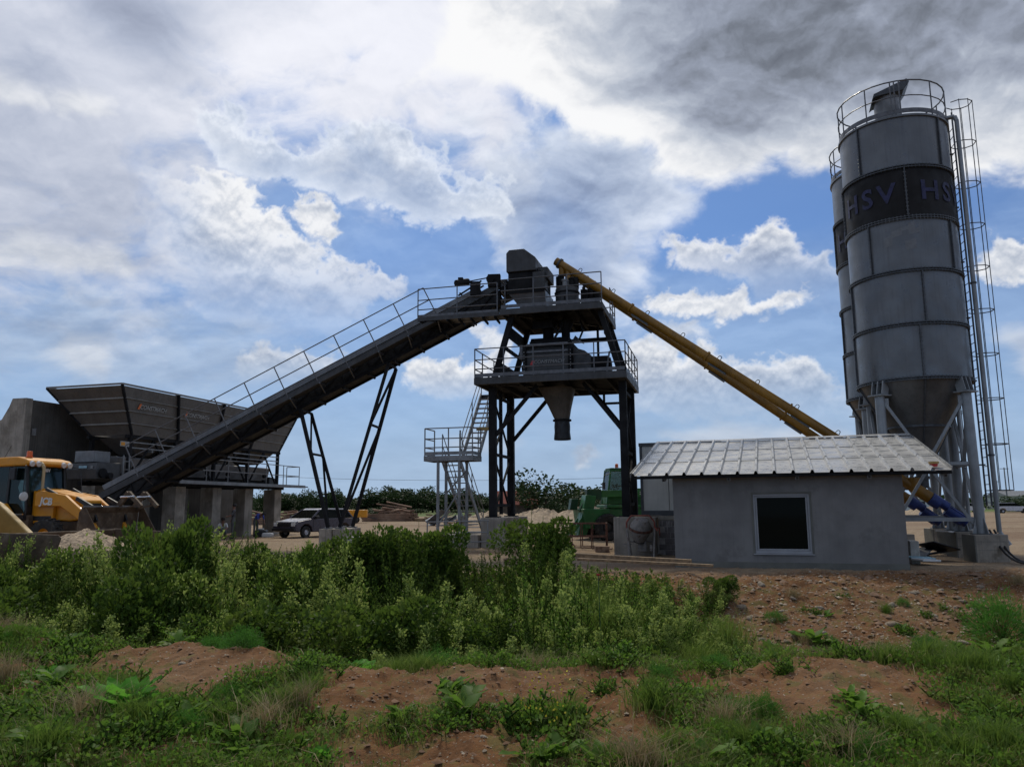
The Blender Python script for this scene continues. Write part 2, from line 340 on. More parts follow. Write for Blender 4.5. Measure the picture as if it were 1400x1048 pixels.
def leafmat(name, a, b_, c_=None, trans=.35, rough=.55):
    m = bpy.data.materials.new(name); m.use_nodes = True; t = m.node_tree; t.nodes.clear(); q = NG(t)
    oi = q.n('ShaderNodeObjectInfo'); ge = q.n('ShaderNodeNewGeometry'); tc = q.n('ShaderNodeTexCoord')
    c = q.mix(ge.outputs['Random Per Island'], a, b_)
    if c_: c = q.mix(q.mr(q.noise(tc.outputs['Object'], 1.7, 3).outputs[0], .45, .68), c, c_)
    c = q.mix(q.mr(oi.outputs['Random'], 0, 1, 0, .35, False), c, tuple(x*.62 for x in a))
    b = q.n('ShaderNodeBsdfPrincipled'); q.set(b.inputs['Base Color'], c); b.inputs['Roughness'].default_value = rough; b.inputs['Specular IOR Level'].default_value = .16
    tr = q.n('ShaderNodeBsdfTranslucent'); q.set(tr.inputs[0], q.mix(.6, c, tuple(min(1, x*1.5) for x in b_)))
    mx = q.n('ShaderNodeMixShader'); mx.inputs[0].default_value = trans
    t.links.new(b.outputs[0], mx.inputs[1]); t.links.new(tr.outputs[0], mx.inputs[2])
    o = q.n('ShaderNodeOutputMaterial'); t.links.new(mx.outputs[0], o.inputs[0]); return m
X = {}
X['frame'] = mat('dark grey painted steel', (.016, .016, .017), .72, .0, .25, 2., streak=.3, spec=.08)
X['plat'] = mat('grey painted platform steel', (.036, .036, .037), .55, .0, .2, 2., streak=.35)
X['rail'] = mat('galvanised rail', (.10, .10, .105), .42, .35, .2, 5.)
X['galv'] = mat('light galvanised steel', (.175, .178, .18), .5, .2, .2, 3.)
X['belt'] = mat('black rubber', (.009, .009, .009), .8, 0, .3, 4.)
X['cover'] = mat('ribbed conveyor cover', (.15, .15, .152), .4, .25, .15, 2., streak=.2)
X['hop'] = mat('hopper paint', (.088, .078, .068), .5, .05, .16, 1.2, streak=.45, dirt=(.075, .062, .05), ds=.9)
X['rib'] = mat('hopper stiffener paint', (.17, .157, .14), .5, .05, .16, 1.2, streak=.3)
X['silo'] = mat('silo grey paint', (.122, .128, .134), .36, .25, .12, .8, streak=.26, dirt=(.102, .106, .112), ds=.6)
X['band'] = mat('silo dark painted band', (.015, .014, .014), .6, .0, .2, 1., streak=.2, spec=.2)
X['cone'] = mat('silo cone grey', (.085, .085, .083), .4, .2, .2, 1., streak=.3)
X['leg'] = mat('silo leg grey', (.22, .235, .245), .45, .2, .14, 1.4, streak=.25)
X['seam'] = mat('silo flange', (.055, .06, .066), .5, .2, .2, 8.)
X['bolt'] = mat('zinc bolts', (.35, .35, .34), .4, .6, .2, 8.)
X['navy'] = mat('navy lettering', (.010, .011, .050), .6, 0, .3, 5.)
X['yel'] = mat('ochre screw conveyor paint', (.20, .098, .007), .5, .05, .22, 1.1, streak=.35)
X['blue'] = mat('blue gear motor', (.02, .04, .17), .4, .1, .25, 4.)
X['white'] = mat('white print', (.62, .62, .60), .5, 0, .1)
X['pwhite'] = mat('faded logo print', (.26, .26, .25), .6, 0, .2, 9)
X['orange'] = mat('orange logo mark', (.55, .13, .03), .5, 0, .1)
X['red'] = mat('red mark', (.45, .03, .03), .5, 0, .1)
X['conc'] = mat('weathered concrete', (.265, .235, .195), .85, 0, .22, 1.3, bump=.5, bs=18, streak=.45, dirt=(.165, .14, .105), ds=1.1)
X['conc_shade'] = mat('stained concrete in shade tone', (.10, .092, .08), .88, 0, .2, .8, bump=.5, bs=12, streak=.5, dirt=(.10, .093, .08), ds=.5)  # dark base colour paints in shade on the wall turned from the light
X['concl'] = mat('pale cast concrete', (.42, .40, .36), .85, 0, .15, 1.3, bump=.4, bs=18, streak=.4, dirt=(.28, .26, .22), ds=1.5)
X['cinder'] = mat('grey hollow block', (.17, .155, .155), .9, 0, .2, 3, bump=.8, bs=60)
X['mortar'] = mat('mortar splashes', (.40, .38, .36), .9, 0, .2, 6, bump=.8, bs=60)
X['stucco'] = mat('grey cement render', (.168, .163, .158), .9, 0, .10, .9, bump=.7, bs=55, col2=(.205, .199, .192), dirt=(.135, .130, .124), ds=1.3, streak=.12)
X['damp'] = mat('damp plinth render', (.125, .125, .110), .9, 0, .12, 1.5, bump=.5, bs=50)
X['pvc'] = mat('white window frame', (.28, .285, .30), .4, 0, .06)
X['roof'] = mat('aluzinc roof sheet', (.46, .455, .44), .34, .35, .10, 1.6, dirt=(.38, .375, .35), ds=2.5, streak=.0)
X['wood'] = mat('weathered plank', (.20, .135, .075), .8, 0, .35, 6, bump=.4, bs=50, dirt=(.13, .10, .07), ds=4)
X['timber'] = mat('old roof timber', (.16, .095, .06), .85, 0, .4, 5, bump=.4, bs=40, dirt=(.26, .19, .13), ds=2)
X['rust'] = mat('rusty angle iron', (.10, .045, .03), .85, .1, .4, 7, bump=.3, bs=60)
X['black'] = mat('black plastic', (.012, .012, .013), .5, 0, .2)
X['tyre'] = mat('tyre rubber', (.022, .021, .02), .85, 0, .3, 8, bump=.3, bs=60, dirt=(.09, .075, .055), ds=5)
X['jcb'] = mat('yellow machine paint', (.60, .245, .006), .42, 0, .10, 1.5, dirt=(.47, .21, .015), ds=3.)
X['tan'] = mat('dusty tan yellow paint', (.36, .235, .075), .6, 0, .16, 2., dirt=(.27, .21, .12), ds=2.)
X['mud'] = mat('worn bucket steel', (.085, .055, .033), .7, .1, .3, 3, bump=.3, bs=30, dirt=(.16, .13, .09), ds=3)
X['chrome'] = mat('chrome rod', (.65, .65, .66), .18, .9, .05)
X['green'] = mat('green machine paint', (.012, .115, .024), .45, 0, .15, 2., dirt=(.05, .12, .04), ds=3.)
X['dgreen'] = mat('dark green machine paint', (.008, .05, .016), .5, 0, .2, 2.)
X['lime'] = mat('bright green panel', (.022, .13, .022), .45, 0, .15, 2.)
X['cabw'] = mat('cream cabin panel', (.46, .455, .42), .6, 0, .08, 1., streak=.15)
X['cabd'] = mat('dark cabin frame', (.05, .052, .056), .5, .1, .15)
X['purple'] = mat('dark plum car paint', (.055, .045, .058), .28, .15, .08)
X['silv'] = mat('silver bonnet paint', (.46, .46, .49), .25, .2, .06)
X['lamp'] = mat('lamp glass', (.62, .62, .60), .15, 0, .05)
X['amber'] = mat('amber beacon', (.65, .12, .015), .3, 0, .05)
X['cream'] = mat('beige post', (.42, .32, .17), .5, 0, .1)
X['gravel'] = mat('heaped gravel', (.30, .225, .15), .95, 0, .45, 16, bump=1., bs=22, dirt=(.17, .12, .08), ds=7)
X['sandp'] = mat('heaped sand', (.33, .25, .165), .95, 0, .2, 5, bump=.8, bs=20, dirt=(.25, .18, .12), ds=2)
X['brick'] = mat('red roof tile', (.23, .055, .035), .8, 0, .2, 4, bump=.3, bs=30)
X['barn'] = mat('old barn wall', (.12, .10, .075), .9, 0, .25, 2)
X['skin'] = mat('skin', (.22, .11, .07), .55, 0, .05)
X['shirtd'] = mat('dark check shirt', (.06, .06, .065), .8, 0, .4, 30)
X['shirtb'] = mat('blue shirt', (.05, .08, .36), .8, 0, .15, 6)
X['trou'] = mat('grey trousers', (.10, .10, .105), .85, 0, .2, 6)
X['hair'] = mat('dark hair', (.012, .01, .008), .7, 0, .2)
X['whitec'] = mat('white cloth', (.55, .55, .54), .8, 0, .1)
X['teal'] = mat('pale blue board', (.22, .36, .42), .6, 0, .2)
X['stone'] = mat('river stone', (.25, .205, .15), .9, 0, .25, 5, bump=.5, bs=25, dirt=(.17, .115, .065), ds=4)
X['stoned'] = mat('earthy stone', (.21, .165, .115), .9, 0, .25, 5, bump=.5, bs=25, dirt=(.16, .10, .06), ds=4)
X['bark'] = mat('bark', (.06, .045, .03), .9, 0, .3, 6)
X['dirtc'] = mat('curtain', (.36, .50, .54), .9, 0, .3, 3)
def glassmat(name, tint=(.02, .03, .03), a=.35, rough=.04, ior=1.45):
    m = bpy.data.materials.new(name); m.use_nodes = True; t = m.node_tree; t.nodes.clear(); q = NG(t)
    gl = q.n('ShaderNodeBsdfGlossy'); gl.inputs['Roughness'].default_value = rough; gl.inputs[0].default_value = (.75, .8, .8, 1)
    tr = q.n('ShaderNodeBsdfTransparent'); tr.inputs[0].default_value = (.55, .62, .60, 1)
    df = q.n('ShaderNodeBsdfDiffuse'); df.inputs[0].default_value = (*tint, 1)
    m1 = q.n('ShaderNodeMixShader'); m1.inputs[0].default_value = a; t.links.new(tr.outputs[0], m1.inputs[1]); t.links.new(df.outputs[0], m1.inputs[2])
    fr = q.n('ShaderNodeFresnel'); fr.inputs[0].default_value = ior
    m2 = q.n('ShaderNodeMixShader'); t.links.new(fr.outputs[0], m2.inputs[0]); t.links.new(m1.outputs[0], m2.inputs[1]); t.links.new(gl.outputs[0], m2.inputs[2])
    o = q.n('ShaderNodeOutputMaterial'); t.links.new(m2.outputs[0], o.inputs[0]); return m
X['glass'] = glassmat('cab glass', (.03, .06, .06), .15)
X['hglass'] = glassmat('dark window glass', (.009, .010, .008), .95, .05, 1.13)
# ---------------------------------------------------------------- lettering
def text_mesh(txt, size, mat_, shear=0., depth=.004, space=1., bold=0.):
    c = bpy.data.curves.new('lettering', 'FONT'); c.body = txt; c.size = size; c.extrude = depth; c.shear = shear; c.space_character = space; c.offset = bold
    c.align_x = 'CENTER'; c.align_y = 'CENTER'; c.resolution_u = 3
    o = bpy.data.objects.new('tmp', c); COL.objects.link(o); dg = bpy.context.evaluated_depsgraph_get(); dg.update()
    me = bpy.data.meshes.new_from_object(o.evaluated_get(dg)); bpy.data.objects.remove(o); bpy.data.curves.remove(c)
    me.name = 'lettering'; me.materials.clear(); me.materials.append(mat_); return me
def put_text(parent, txt, size, mat_, loc, xdir, updir, name='lettering', **k):
    me = text_mesh(txt, size, mat_, **k); x = Vector(xdir).normalized(); u = Vector(updir); u = (u-x*u.dot(x)).normalized(); n = x.cross(u)
    o = inst(me, name, parent); Mx = Matrix((x, u, n)).transposed().to_4x4(); Mx.translation = loc; o.matrix_local = Mx; return o
# ---------------------------------------------------------------- terrain
def vnoise(x, y, o=5, s=0, r=.5): return fbm(np.asarray(x, np.float32), np.asarray(y, np.float32), o, s, r)
def H(x, y, fine=True):
    x = np.asarray(x, np.float32); y = np.asarray(y, np.float32)
    wob = vnoise(x*.22, y*.05+3, 3, 5)*1.2
    Yb = 17.3+1.9*sstep(x, -2, 5)+wob*.55
    bank = sstep(y, Yb-4.9, Yb+.2)
    z = -.95+bank*.95
    plate = .25*sstep(y-np.clip(x, 0, 14)*1.2, 22, 31)-.12*sstep(x, 10, 14)*sstep(y, 20, 25)*(1-sstep(y, 34, 50))
    z = z+plate*sstep(y, 18, 21)+.42*np.exp(-((x+14.6)/4.2)**2-((y-25.)/3.2)**2)
    Yc = 8.55+1.0*sstep(-x, 1.5, 5.)+vnoise(x*.35, x*0+7, 3, 9)*.5
    crest = .02+.12*sstep(-x, 1, 5)+vnoise(x*.5, x*0+2, 3, 11)*.16
    t = np.clip((y-4.)/(Yc-4.), 0, 1); near = -.38+(crest+.38)*t**1.15
    near = np.where(y < 4., -.38+.35*sstep(4.-y, 0, 3), near)
    fall = sstep(y, Yc, Yc+2.3)
    z = np.where(y < Yc, near, crest*(1-fall)+z*fall)
    amp = (1-sstep(y, 19, 23))
    z = z+amp*(.13*vnoise(x*.75, y*.75, 3, 15)+.05*vnoise(x*2.6, y*2.6, 3, 19))+(1-amp)*.03*vnoise(x*.3, y*.3, 3, 23)*(1-sstep(y, 60, 120))
    if fine: z = z+amp*(.085*np.abs(vnoise(x*4, y*4, 3, 27))+.035*vnoise(x*13, y*13, 2, 31))
    return z
def hz(x, y): return float(H(np.array([x]), np.array([y]), False)[0])
def axis_grid(lo, a, b, hi, st, gr=1.18):
    v = list(np.arange(a, b, st)); q = st; x = b
    while x < hi: v.append(x); q *= gr; x += q
    q = st; x = a
    while x > lo: q *= gr; x -= q; v.insert(0, x)
    return np.array(v, np.float32)
gx = axis_grid(-2500, -14, 14, 2500, .055, 1.12); gy = axis_grid(-60, 5.6, 21.5, 4500, .055, 1.10)
GX, GY = np.meshgrid(gx, gy); GZ = H(GX, GY)
def grid_mesh(name, GX, GY, GZ, m):
    h, w = GX.shape; co = np.stack((GX, GY, GZ), -1).reshape(-1, 3).astype(np.float32)
    i = np.arange(h*w, dtype=np.int32).reshape(h, w); q = np.stack((i[:-1, :-1], i[:-1, 1:], i[1:, 1:], i[1:, :-1]), -1).reshape(-1, 4)
    return np_mesh(name, co, q, m, True)
def np_mesh(name, co, q, m, smooth=False):
    me = bpy.data.meshes.new(name); k = q.shape[1]; n = len(q)
    me.vertices.add(len(co)); me.vertices.foreach_set('co', np.ascontiguousarray(co, np.float32).ravel())
    me.loops.add(n*k); me.loops.foreach_set('vertex_index', np.ascontiguousarray(q, np.int32).ravel())
    me.polygons.add(n); me.polygons.foreach_set('loop_start', np.arange(0, n*k, k, dtype=np.int32))
    if smooth: me.polygons.foreach_set('use_smooth', np.ones(n, bool))
    for mm in (m if isinstance(m, (list, tuple)) else [m]): me.materials.append(mm)
    me.update(calc_edges=True); me.validate(); return me
def ground_mat():
    m = bpy.data.materials.new('earth sand and field'); m.use_nodes = True; t = m.node_tree; t.nodes.clear(); q = NG(t)
    tc = q.n('ShaderNodeTexCoord'); P = tc.outputs['Object']; x, y, z = q.sep(P)
    nA = q.noise(P, .45, 5, .6).outputs[0]; nB = q.noise(P, 3.2, 7, .66).outputs[0]; nC = q.noise(P, 22., 4, .6).outputs[0]; nF = q.noise(P, .035, 5, .6).outputs[0]
    soil = q.mix(q.mr(nB, .32, .66), (.092, .042, .017), (.21, .10, .041))
    soil = q.mix(q.mr(nA, .45, .68, 0., .7), soil, (.225, .135, .074))
    v1 = q.voro(P, 26.); v2 = q.voro(P, 60.)
    peb = q.m('MULTIPLY', q.mr(v1.outputs[0], .34, .26), q.m('GREATER_THAN', q.sep(v1.outputs[1])[0], .62))
    peb2 = q.m('MULTIPLY', q.mr(v2.outputs[0], .36, .26), q.m('GREATER_THAN', q.sep(v2.outputs[1])[1], .55))
    soil = q.mix(q.m('MULTIPLY', peb2, .35), soil, (.24, .18, .12)); soil = q.mix(q.m('MULTIPLY', peb, .6), soil, q.mix(q.sep(v1.outputs[1])[2], (.16, .12, .08), (.32, .28, .21)))
    sand = q.mix(q.mr(nB, .3, .7), (.215, .155, .098), (.32, .24, .158))
    sand = q.mix(q.mr(q.noise(q.v('MULTIPLY', P, (.25, 1., 1.)), .35, 5, .6).outputs[0], .48, .62, 0., .75), sand, (.18, .115, .072))
    sand = q.mix(q.m('MULTIPLY', peb, .4), sand, (.42, .37, .29))
    field = q.mix(q.mr(nA, .3, .7), (.055, .10, .022), (.12, .16, .045)); field = q.mix(q.mr(nF, .48, .62, 0., .8), field, (.20, .19, .09))
    yw = q.m('ADD', y, q.m('MULTIPLY', q.m('SUBTRACT', nA, .5), 2.5))
    c = q.mix(q.mr(yw, 18.6, 21.), soil, sand)
    fy = q.m('ADD', q.m('ADD', y, q.m('MULTIPLY', q.m('SUBTRACT', nF, .5), 90.)), q.m('MULTIPLY', q.m('SUBTRACT', nA, .5), 12.))
    c = q.mix(q.mr(fy, 118., 128.), c, field)
    grn = q.m('MULTIPLY', q.mr(nB, .50, .60, 0., .55), q.mr(yw, 19.5, 17.5)); c = q.mix(grn, c, (.06, .085, .022))
    b = q.n('ShaderNodeBsdfPrincipled'); q.set(b.inputs['Base Color'], c); b.inputs['Roughness'].default_value = .95; b.inputs['Specular IOR Level'].default_value = .15
    hgt = q.m('ADD', q.m('ADD', q.m('MULTIPLY', nB, .6), q.m('MULTIPLY', nC, .25)), q.m('ADD', q.m('MULTIPLY', peb, .18), q.m('MULTIPLY', peb2, .08)))
    bp = q.n('ShaderNodeBump'); bp.inputs['Strength'].default_value = .9; bp.inputs['Distance'].default_value = .06; q.set(bp.inputs['Height'], hgt)
    t.links.new(bp.outputs[0], b.inputs['Normal']); o = q.n('ShaderNodeOutputMaterial'); t.links.new(b.outputs[0], o.inputs[0]); return m
X['ground'] = ground_mat()
inst(grid_mesh('ground', GX, GY, GZ, X['ground']), 'ground', kind='structure')
# ================================================================ helpers for steelwork
def railing(parent, pts, h=1.1, gap=1.2, r=.022, m='rail', rails=(1., .62, .30), toe=True, name='railing', postup=(0, 0, 1), close=False):
    """rails as one part, every post a sub-part"""
    mb = MB(); U = Vector(postup)
    pts = [Vector(p) for p in pts]; segs = list(zip(pts[:-1], pts[1:]))+([(pts[-1], pts[0])] if close else [])
    for a, b in segs:
        for k in rails: mb.tube(a+U*h*k, b+U*h*k, r, 6)
        if toe: mb.bar(a+U*.09, b+U*.09, .012, .13, up=U)
    o = mb.build(name, X[m], parent)
    pm = MB().tube((0, 0, 0), U*h, r*1.05, 6).mesh('railing_post', X[m]); done = []
    for a, b in segs:
        n = max(1, round((b-a).length/gap))
        for i in range(n+1):
            p = a+(b-a)*i/n
            if any((p-q).length < .05 for q in done): continue
            done.append(p); inst(pm, 'railing_post', o, p)
    return o
def stair(parent, p0, p1, wv, n, m='galv', hand=True):
    p0, p1, wv = Vector(p0), Vector(p1), Vector(wv)
    for k in (0, 1):
        MB().bar(p0+wv*k, p1+wv*k, .05, .2).build('stringer', X[m], parent)
    d = (p1-p0)/n; f = Vector((d.x, d.y, 0)).normalized(); tm = None
    for i in range(1, n):
        mb = MB(); a = f*.13; up = Vector((0, 0, .03))
        mb.quad(-a, -a+wv, a+wv, a, .035)
        tm = tm or mb.mesh('tread', X[m]); inst(tm, 'tread', parent, p0+d*i)
    if hand:
        for k in (0, 1):
            railing(parent, [p0+wv*k, p1+wv*k], 1.0, 1.7, .02, m, (1., .55), False, 'handrail')
def xbrace(parent, a, b, c, d, w=.07, m='frame'):
    MB().bar(a, b, w).build('brace', X[m], parent); MB().bar(c, d, w*.98, w*.9).build('brace', X[m], parent)
def block(name, label, x0, x1, y0, y1, z0, z1, m='conc', rz=0, o=(0, 0), cat='concrete block', group=None, bevel=.02):
    t = MB().bb(x0, x1, y0, y1, z0, z1).build(name, X[m], None, bevel=bevel); t.location = (o[0], o[1], 0); t.rotation_euler = (0, 0, rz)
    return tag(t, label, cat, group)
RZT = rad(-15); TL = (-.74, 29.3)
def wT(x, y):
    return TL[0]+x*math.cos(RZT)-y*math.sin(RZT), TL[1]+x*math.sin(RZT)+y*math.cos(RZT)
# ================================================================ batching tower
tw = thing('batching_tower', 'dark steel tower with two railed platforms carrying the mixer, on tall legs', 'tower', (TL[0], TL[1], 0), RZT)
W_, D_ = 4.95, 2.6
for (x, y) in ((0, 0), (W_, 0), (0, D_), (W_, D_)):
    l = MB().bar((x, y, 1.34), (x, y, 6.2), .27, .27).build('leg', X['frame'], tw, bevel=.015)
    MB().bb(x-.24, x+.24, y-.24, y+.24, 1.3, 1.34).build('base_plate', X['frame'], l)
for x in (0, W_):
    for za, zb in ((1.45, 3.6), (3.7, 5.8)):
        xbrace(tw, (x, .1, za), (x, D_-.1, zb), (x, D_-.1, za), (x, .1, zb))
    for z in (1.75, 3.65, 5.9): MB().bar((x, .14, z), (x, D_-.14, z), .09, .11).build('cross_beam', X['frame'], tw)
MB().bar((0, 1.1, 1.4), (0, 1.1, 6.2), .12).build('column', X['frame'], tw)
for y in (0, D_):
    MB().bar((.1, y, 4.35), (1.75, y, 6.2), .13).build('knee_brace', X['frame'], tw)
    MB().bar((W_-.1, y, 4.45), (W_-1.45, y, 6.2), .13).build('knee_brace', X['frame'], tw)
MB().path([(3.9, 2.5, 6.1), (3.9, 2.5, 5.72), (W_, 2.5, 5.72)], .05, 8).build('pipe', X['frame'], tw)
def platform(parent, x0, x1, y0, y1, z, th, deckm='plat', nb=7):
    p = MB()
    p.bb(x0, x1, y0, y0+.08, z, z+th).bb(x0, x1, y1-.08, y1, z, z+th).bb(x0, x0+.08, y0+.08, y1-.08, z, z+th).bb(x1-.08, x1, y0+.08, y1-.08, z, z+th)
    o = p.build('platform_frame', X['plat'], parent, bevel=.01)
    MB().bb(x0+.08, x1-.08, y0+.08, y1-.08, z+th-.05, z+th-.02).build('deck', X['frame'], o)
    bm_ = MB().bb(-.05, .05, y0+.08, y1-.08, z+.02, z+th-.055).mesh('beam', X['frame'])
    for i in range(1, nb): inst(bm_, 'beam', o, (x0+(x1-x0)*i/nb, 0, 0))
    d = MB().bar((x0+.2, y0+.2, z+.06), (x1-.2, y1-.2, z+.06), .06).build('brace', X['plat'], o)
    return o
platform(tw, -.5, 5.2, -.8, 3.4, 6.2, .26); platform(tw, .4, 4.35, -.4, 3.35, 8.9, .24)
Z1, Z2 = 6.46, 9.14
railing(tw, [(-.47, 3.37, Z1), (-.47, .2, Z1)], gap=1.3); railing(tw, [(-.47, -.77, Z1), (5.17, -.77, Z1)], gap=1.1)
railing(tw, [(5.17, -.77, Z1), (5.17, 3.37, Z1), (-.47, 3.37, Z1)], gap=1.1); railing(tw, [(-.47, .2, Z1), (-.47, -.77, Z1)], gap=1.)
railing(tw, [(.43, -.37, Z2), (4.32, -.37, Z2)], gap=1.3, h=1.15); railing(tw, [(4.32, -.37, Z2), (4.32, 2.2, Z2)], gap=1.2, h=1.15, rails=(1., .5), toe=False) if False else None
railing(tw, [(4.32, 1.9, Z2), (4.32, 3.32, Z2), (.43, 3.32, Z2)], gap=.9, h=1.15)
railing(tw, [(.43, -.37, Z2), (.43, .3, Z2)], gap=.7, h=1.15)
for y in (0, D_):
    MB().bar((.05, y, Z1), (.78, y, 8.9), .20, .2).build('inclined_leg', X['frame'], tw); MB().bar((W_-.05, y, Z1), (4.2, y, 8.9), .20, .2).build('inclined_leg', X['frame'], tw)
MB().bar((W_-.1, 1.3, Z1), (4.22, 1.3, 8.9), .10, .1).build('inclined_leg', X['frame'], tw)
for z, h in ((6.95, .55), (7.75, .16), (8.35, .5)):
    x = .05+.73*(z-Z1)/(8.9-Z1)
    p = MB().bar((x, .1, z), (x, D_-.1, z), .04, h).build('side_plate', X['frame'], tw)
    if h > .3:
        s = MB().bb(x-.05, x-.03, .85, 1.75, z-.10, z+.08).build('name_plate', X['pwhite'], p)
        put_text(s, 'CONSTMACH', .13, X['frame'], (x-.053, 1.3, z-.01), (0, -1, 0), (0, 0, 1))
for z in (7.2, 8.1): MB().bar((W_-.1-.75*(z-Z1)/2.44, .1, z), (W_-.1-.75*(z-Z1)/2.44, D_-.1, z), .09, .12).build('cross_beam', X['frame'], tw)
xbrace(tw, (W_-.1, .1, 6.6), (4.3, D_-.1, 8.7), (W_-.1, D_-.1, 6.6), (4.3, .1, 8.7), .06)
MB().bar((3.7, D_, Z1), (3.7, D_, 8.9), .09).build('post', X['frame'], tw)
MB().bar((.8, D_+.2, 8.4), (4.2, D_+.2, 8.4), .1, .16).build('cross_beam', X['frame'], tw)
# level walkway beside the conveyor, bolted to the upper platform
wk = MB().bb(-2.95, .38, -.33, .45, 8.92, 8.98).bb(-2.95, .38, -.38, -.33, 8.9, 9.06).build('side_walkway', X['plat'], tw)
for i in range(7): MB().bar((-2.7+i*.48, -.35, 8.88), (-2.7+i*.48, .42, 8.80), .05, .1).build('bracket', X['frame'], wk)
railing(tw, [(-2.95, -.36, 9.0), (.30, -.36, 9.0)], h=1.2, gap=1.62)
# flexible feed pipes and cable runs
for (xx, zz) in ((3.3, 9.3), (3.55, 9.35), (3.8, 9.3)):
    MB().tube((xx, 1.9, Z2), (xx, 1.9, zz+1.25), .05, 8).tube((xx, 1.9, zz+.2), (xx, 1.9, zz+.95), .13, 10).build('filter_bottle', X['frame'], tw, smooth=True)
MB().path([(3.15, 2.2, Z2), (3.2, 2.2, 10.5), (3.7, 2.2, 10.7), (4.1, 2.2, 9.3)], .035, 6).build('hose', X['frame'], tw)
MB().bb(3.0, 4.1, 1.6, 2.4, 9.14, 9.4).bb(3.25, 3.5, 1.3, 1.6, 9.14, 10.15).build('valve_box', X['frame'], tw, bevel=.01)
MB().path([(2.6, .9, 8.9), (2.55, .7, 8.5), (2.3, .75, 8.15)], .05, 8).path([(3.2, 1.4, 8.9), (3.35, 1.2, 8.5), (3.2, 1.1, 8.1)], .04, 8).build('hose', X['black'], tw)
# ---------------------------------------------------------------- mixer
mx = thing('concrete_mixer', 'dark grey twin shaft mixer on the lower platform with its drive at the right end', 'mixer', (TL[0], TL[1], Z1), RZT)
b = MB(); prof = [(.35, .06), (.22, .35), (.22, .95), (.32, 1.25), (2.1, 1.25), (2.2, .95), (2.2, .35), (2.05, .06)]
b.prism(prof, 0, 1.22, 2.92); b.build('body', X['plat'], mx, bevel=.02)
for x in (1.16, 2.92): MB().prism([(.25, .0), (.12, .3), (.12, 1.05), (.2, 1.38), (2.2, 1.38), (2.3, 1.05), (2.3, .3), (2.15, .0)], 0, x, x+.14).build('end_flange', X['frame'], mx, bevel=.01)
bt = MB()
for x in (1.19, 2.99):
    for k in range(8): bt.tube((x+.03, .12, .2+k*.12), (x+.03, .085, .2+k*.12), .022, 6)
bt.build('bolts', X['galv'], mx, kind='stuff')
MB().prism([(.35, 1.27), (.75, 1.7), (1.8, 1.7), (2.05, 1.27)], 0, 1.35, 2.85).build('cover', X['frame'], mx, bevel=.01)
MB().bb(1.3, 2.92, .12, .2, 1.26, 1.36).bb(1.3, 2.92, .18, .21, 1.02, 1.10).build('trim_bar', X['rail'], mx)
MB().prism([(3.06, .12), (3.06, 1.2), (3.5, 1.05), (3.75, .85), (3.75, .12)], 1, .4, 2.0).build('gearbox', X['plat'], mx, bevel=.02)
MB().tube((3.76, .7, .55), (4.35, .7, .55), .30, 18).tube((3.76, 1.6, .55), (4.35, 1.6, .55), .30, 18).tube((4.35, .7, .55), (4.45, .7, .55), .22, 18).build('drive_motor', X['frame'], mx, smooth=True)
MB().bar((4.3, .4, 0), (4.45, .4, .95), .06).bar((4.45, .4, .95), (4.75, .4, .7), .06).bar((4.3, .4, .1), (4.75, .4, .1), .06).bar((4.75, .4, .0), (4.75, .4, .7), .06).build('motor_guard', X['rail'], mx)
MB().quad((3.0, .5, 1.42), (3.3, .5, 1.42), (3.3, 1.6, 1.55), (2.95, 1.6, 1.9), .03).build('hatch', X['galv'], mx)
for k in range(3): MB().tube((1.05+k*.02, .5+k*.5, .5), (1.12, .5+k*.5, .5), .13, 10).build('bearing', X['frame'], mx)
MB().bb(1.02, 1.14, .2, .5, .8, 1.35).build('lubricator', X['rail'], mx)
put_text(mx, 'CONSTMACH', .19, X['pwhite'], (2.16, .214, .66), (1, 0, 0), (0, 0, 1), shear=.2)
MB().prism([(1.42, .56), (1.55, .56), (1.60, .68), (1.56, .80), (1.50, .70)], 1, .206, .216).build('logo_mark', X['red'], mx)
MB().lathe([(.22, 1.70), (.22, 2.1), (.42, 2.42)], (1.95, 1.2, 0), 16).build('inlet_duct', X['frame'], mx, smooth=True)
MB().lathe([(.17, 1.70), (.17, 2.0), (.33, 2.42)], (2.65, 1.2, 0), 16).build('inlet_duct', X['frame'], mx, smooth=True)
MB().bb(1.4, 2.2, .8, 1.7, 2.1, 2.43).build('chute_box', X['frame'], mx)
# discharge funnel and rubber sleeve
fn = thing('discharge_funnel', 'pale brown funnel with a black rubber sleeve hanging under the lower platform', 'funnel', (TL[0], TL[1], 0), RZT)
n = 20; top = []; 
for k in range(n):
    t = 2*PI*k/n; c_, s_ = math.cos(t), math.sin(t); q = 1/max(abs(c_), abs(s_)); top.append((2.28+.64*c_*q, 1.1+.60*s_*q, 6.19))
bot = [(2.46+.29*math.cos(2*PI*k/n), 1.1+.29*math.sin(2*PI*k/n), 4.98) for k in range(n)]
X['fun'] = mat('dusty funnel steel', (.095, .078, .06), .65, .0, .15, 2., streak=.4)
MB().add(top+bot, [(k, (k+1) % n, n+(k+1) % n, n+k) for k in range(n)]).build('funnel', X['fun'], fn, smooth=True)
MB().lathe([(.29, 4.98), (.36, 4.98), (.36, 4.92), (.29, 4.92)], (2.46, 1.1, 0), 20).build('clamp_ring', X['frame'], fn)
MB().lathe([(.29, 4.93), (.31, 4.7), (.30, 4.5), (.33, 4.25), (.32, 4.20), (.30, 4.25)], (2.46, 1.1, 0), 20).build('sleeve', X['black'], fn, smooth=True)
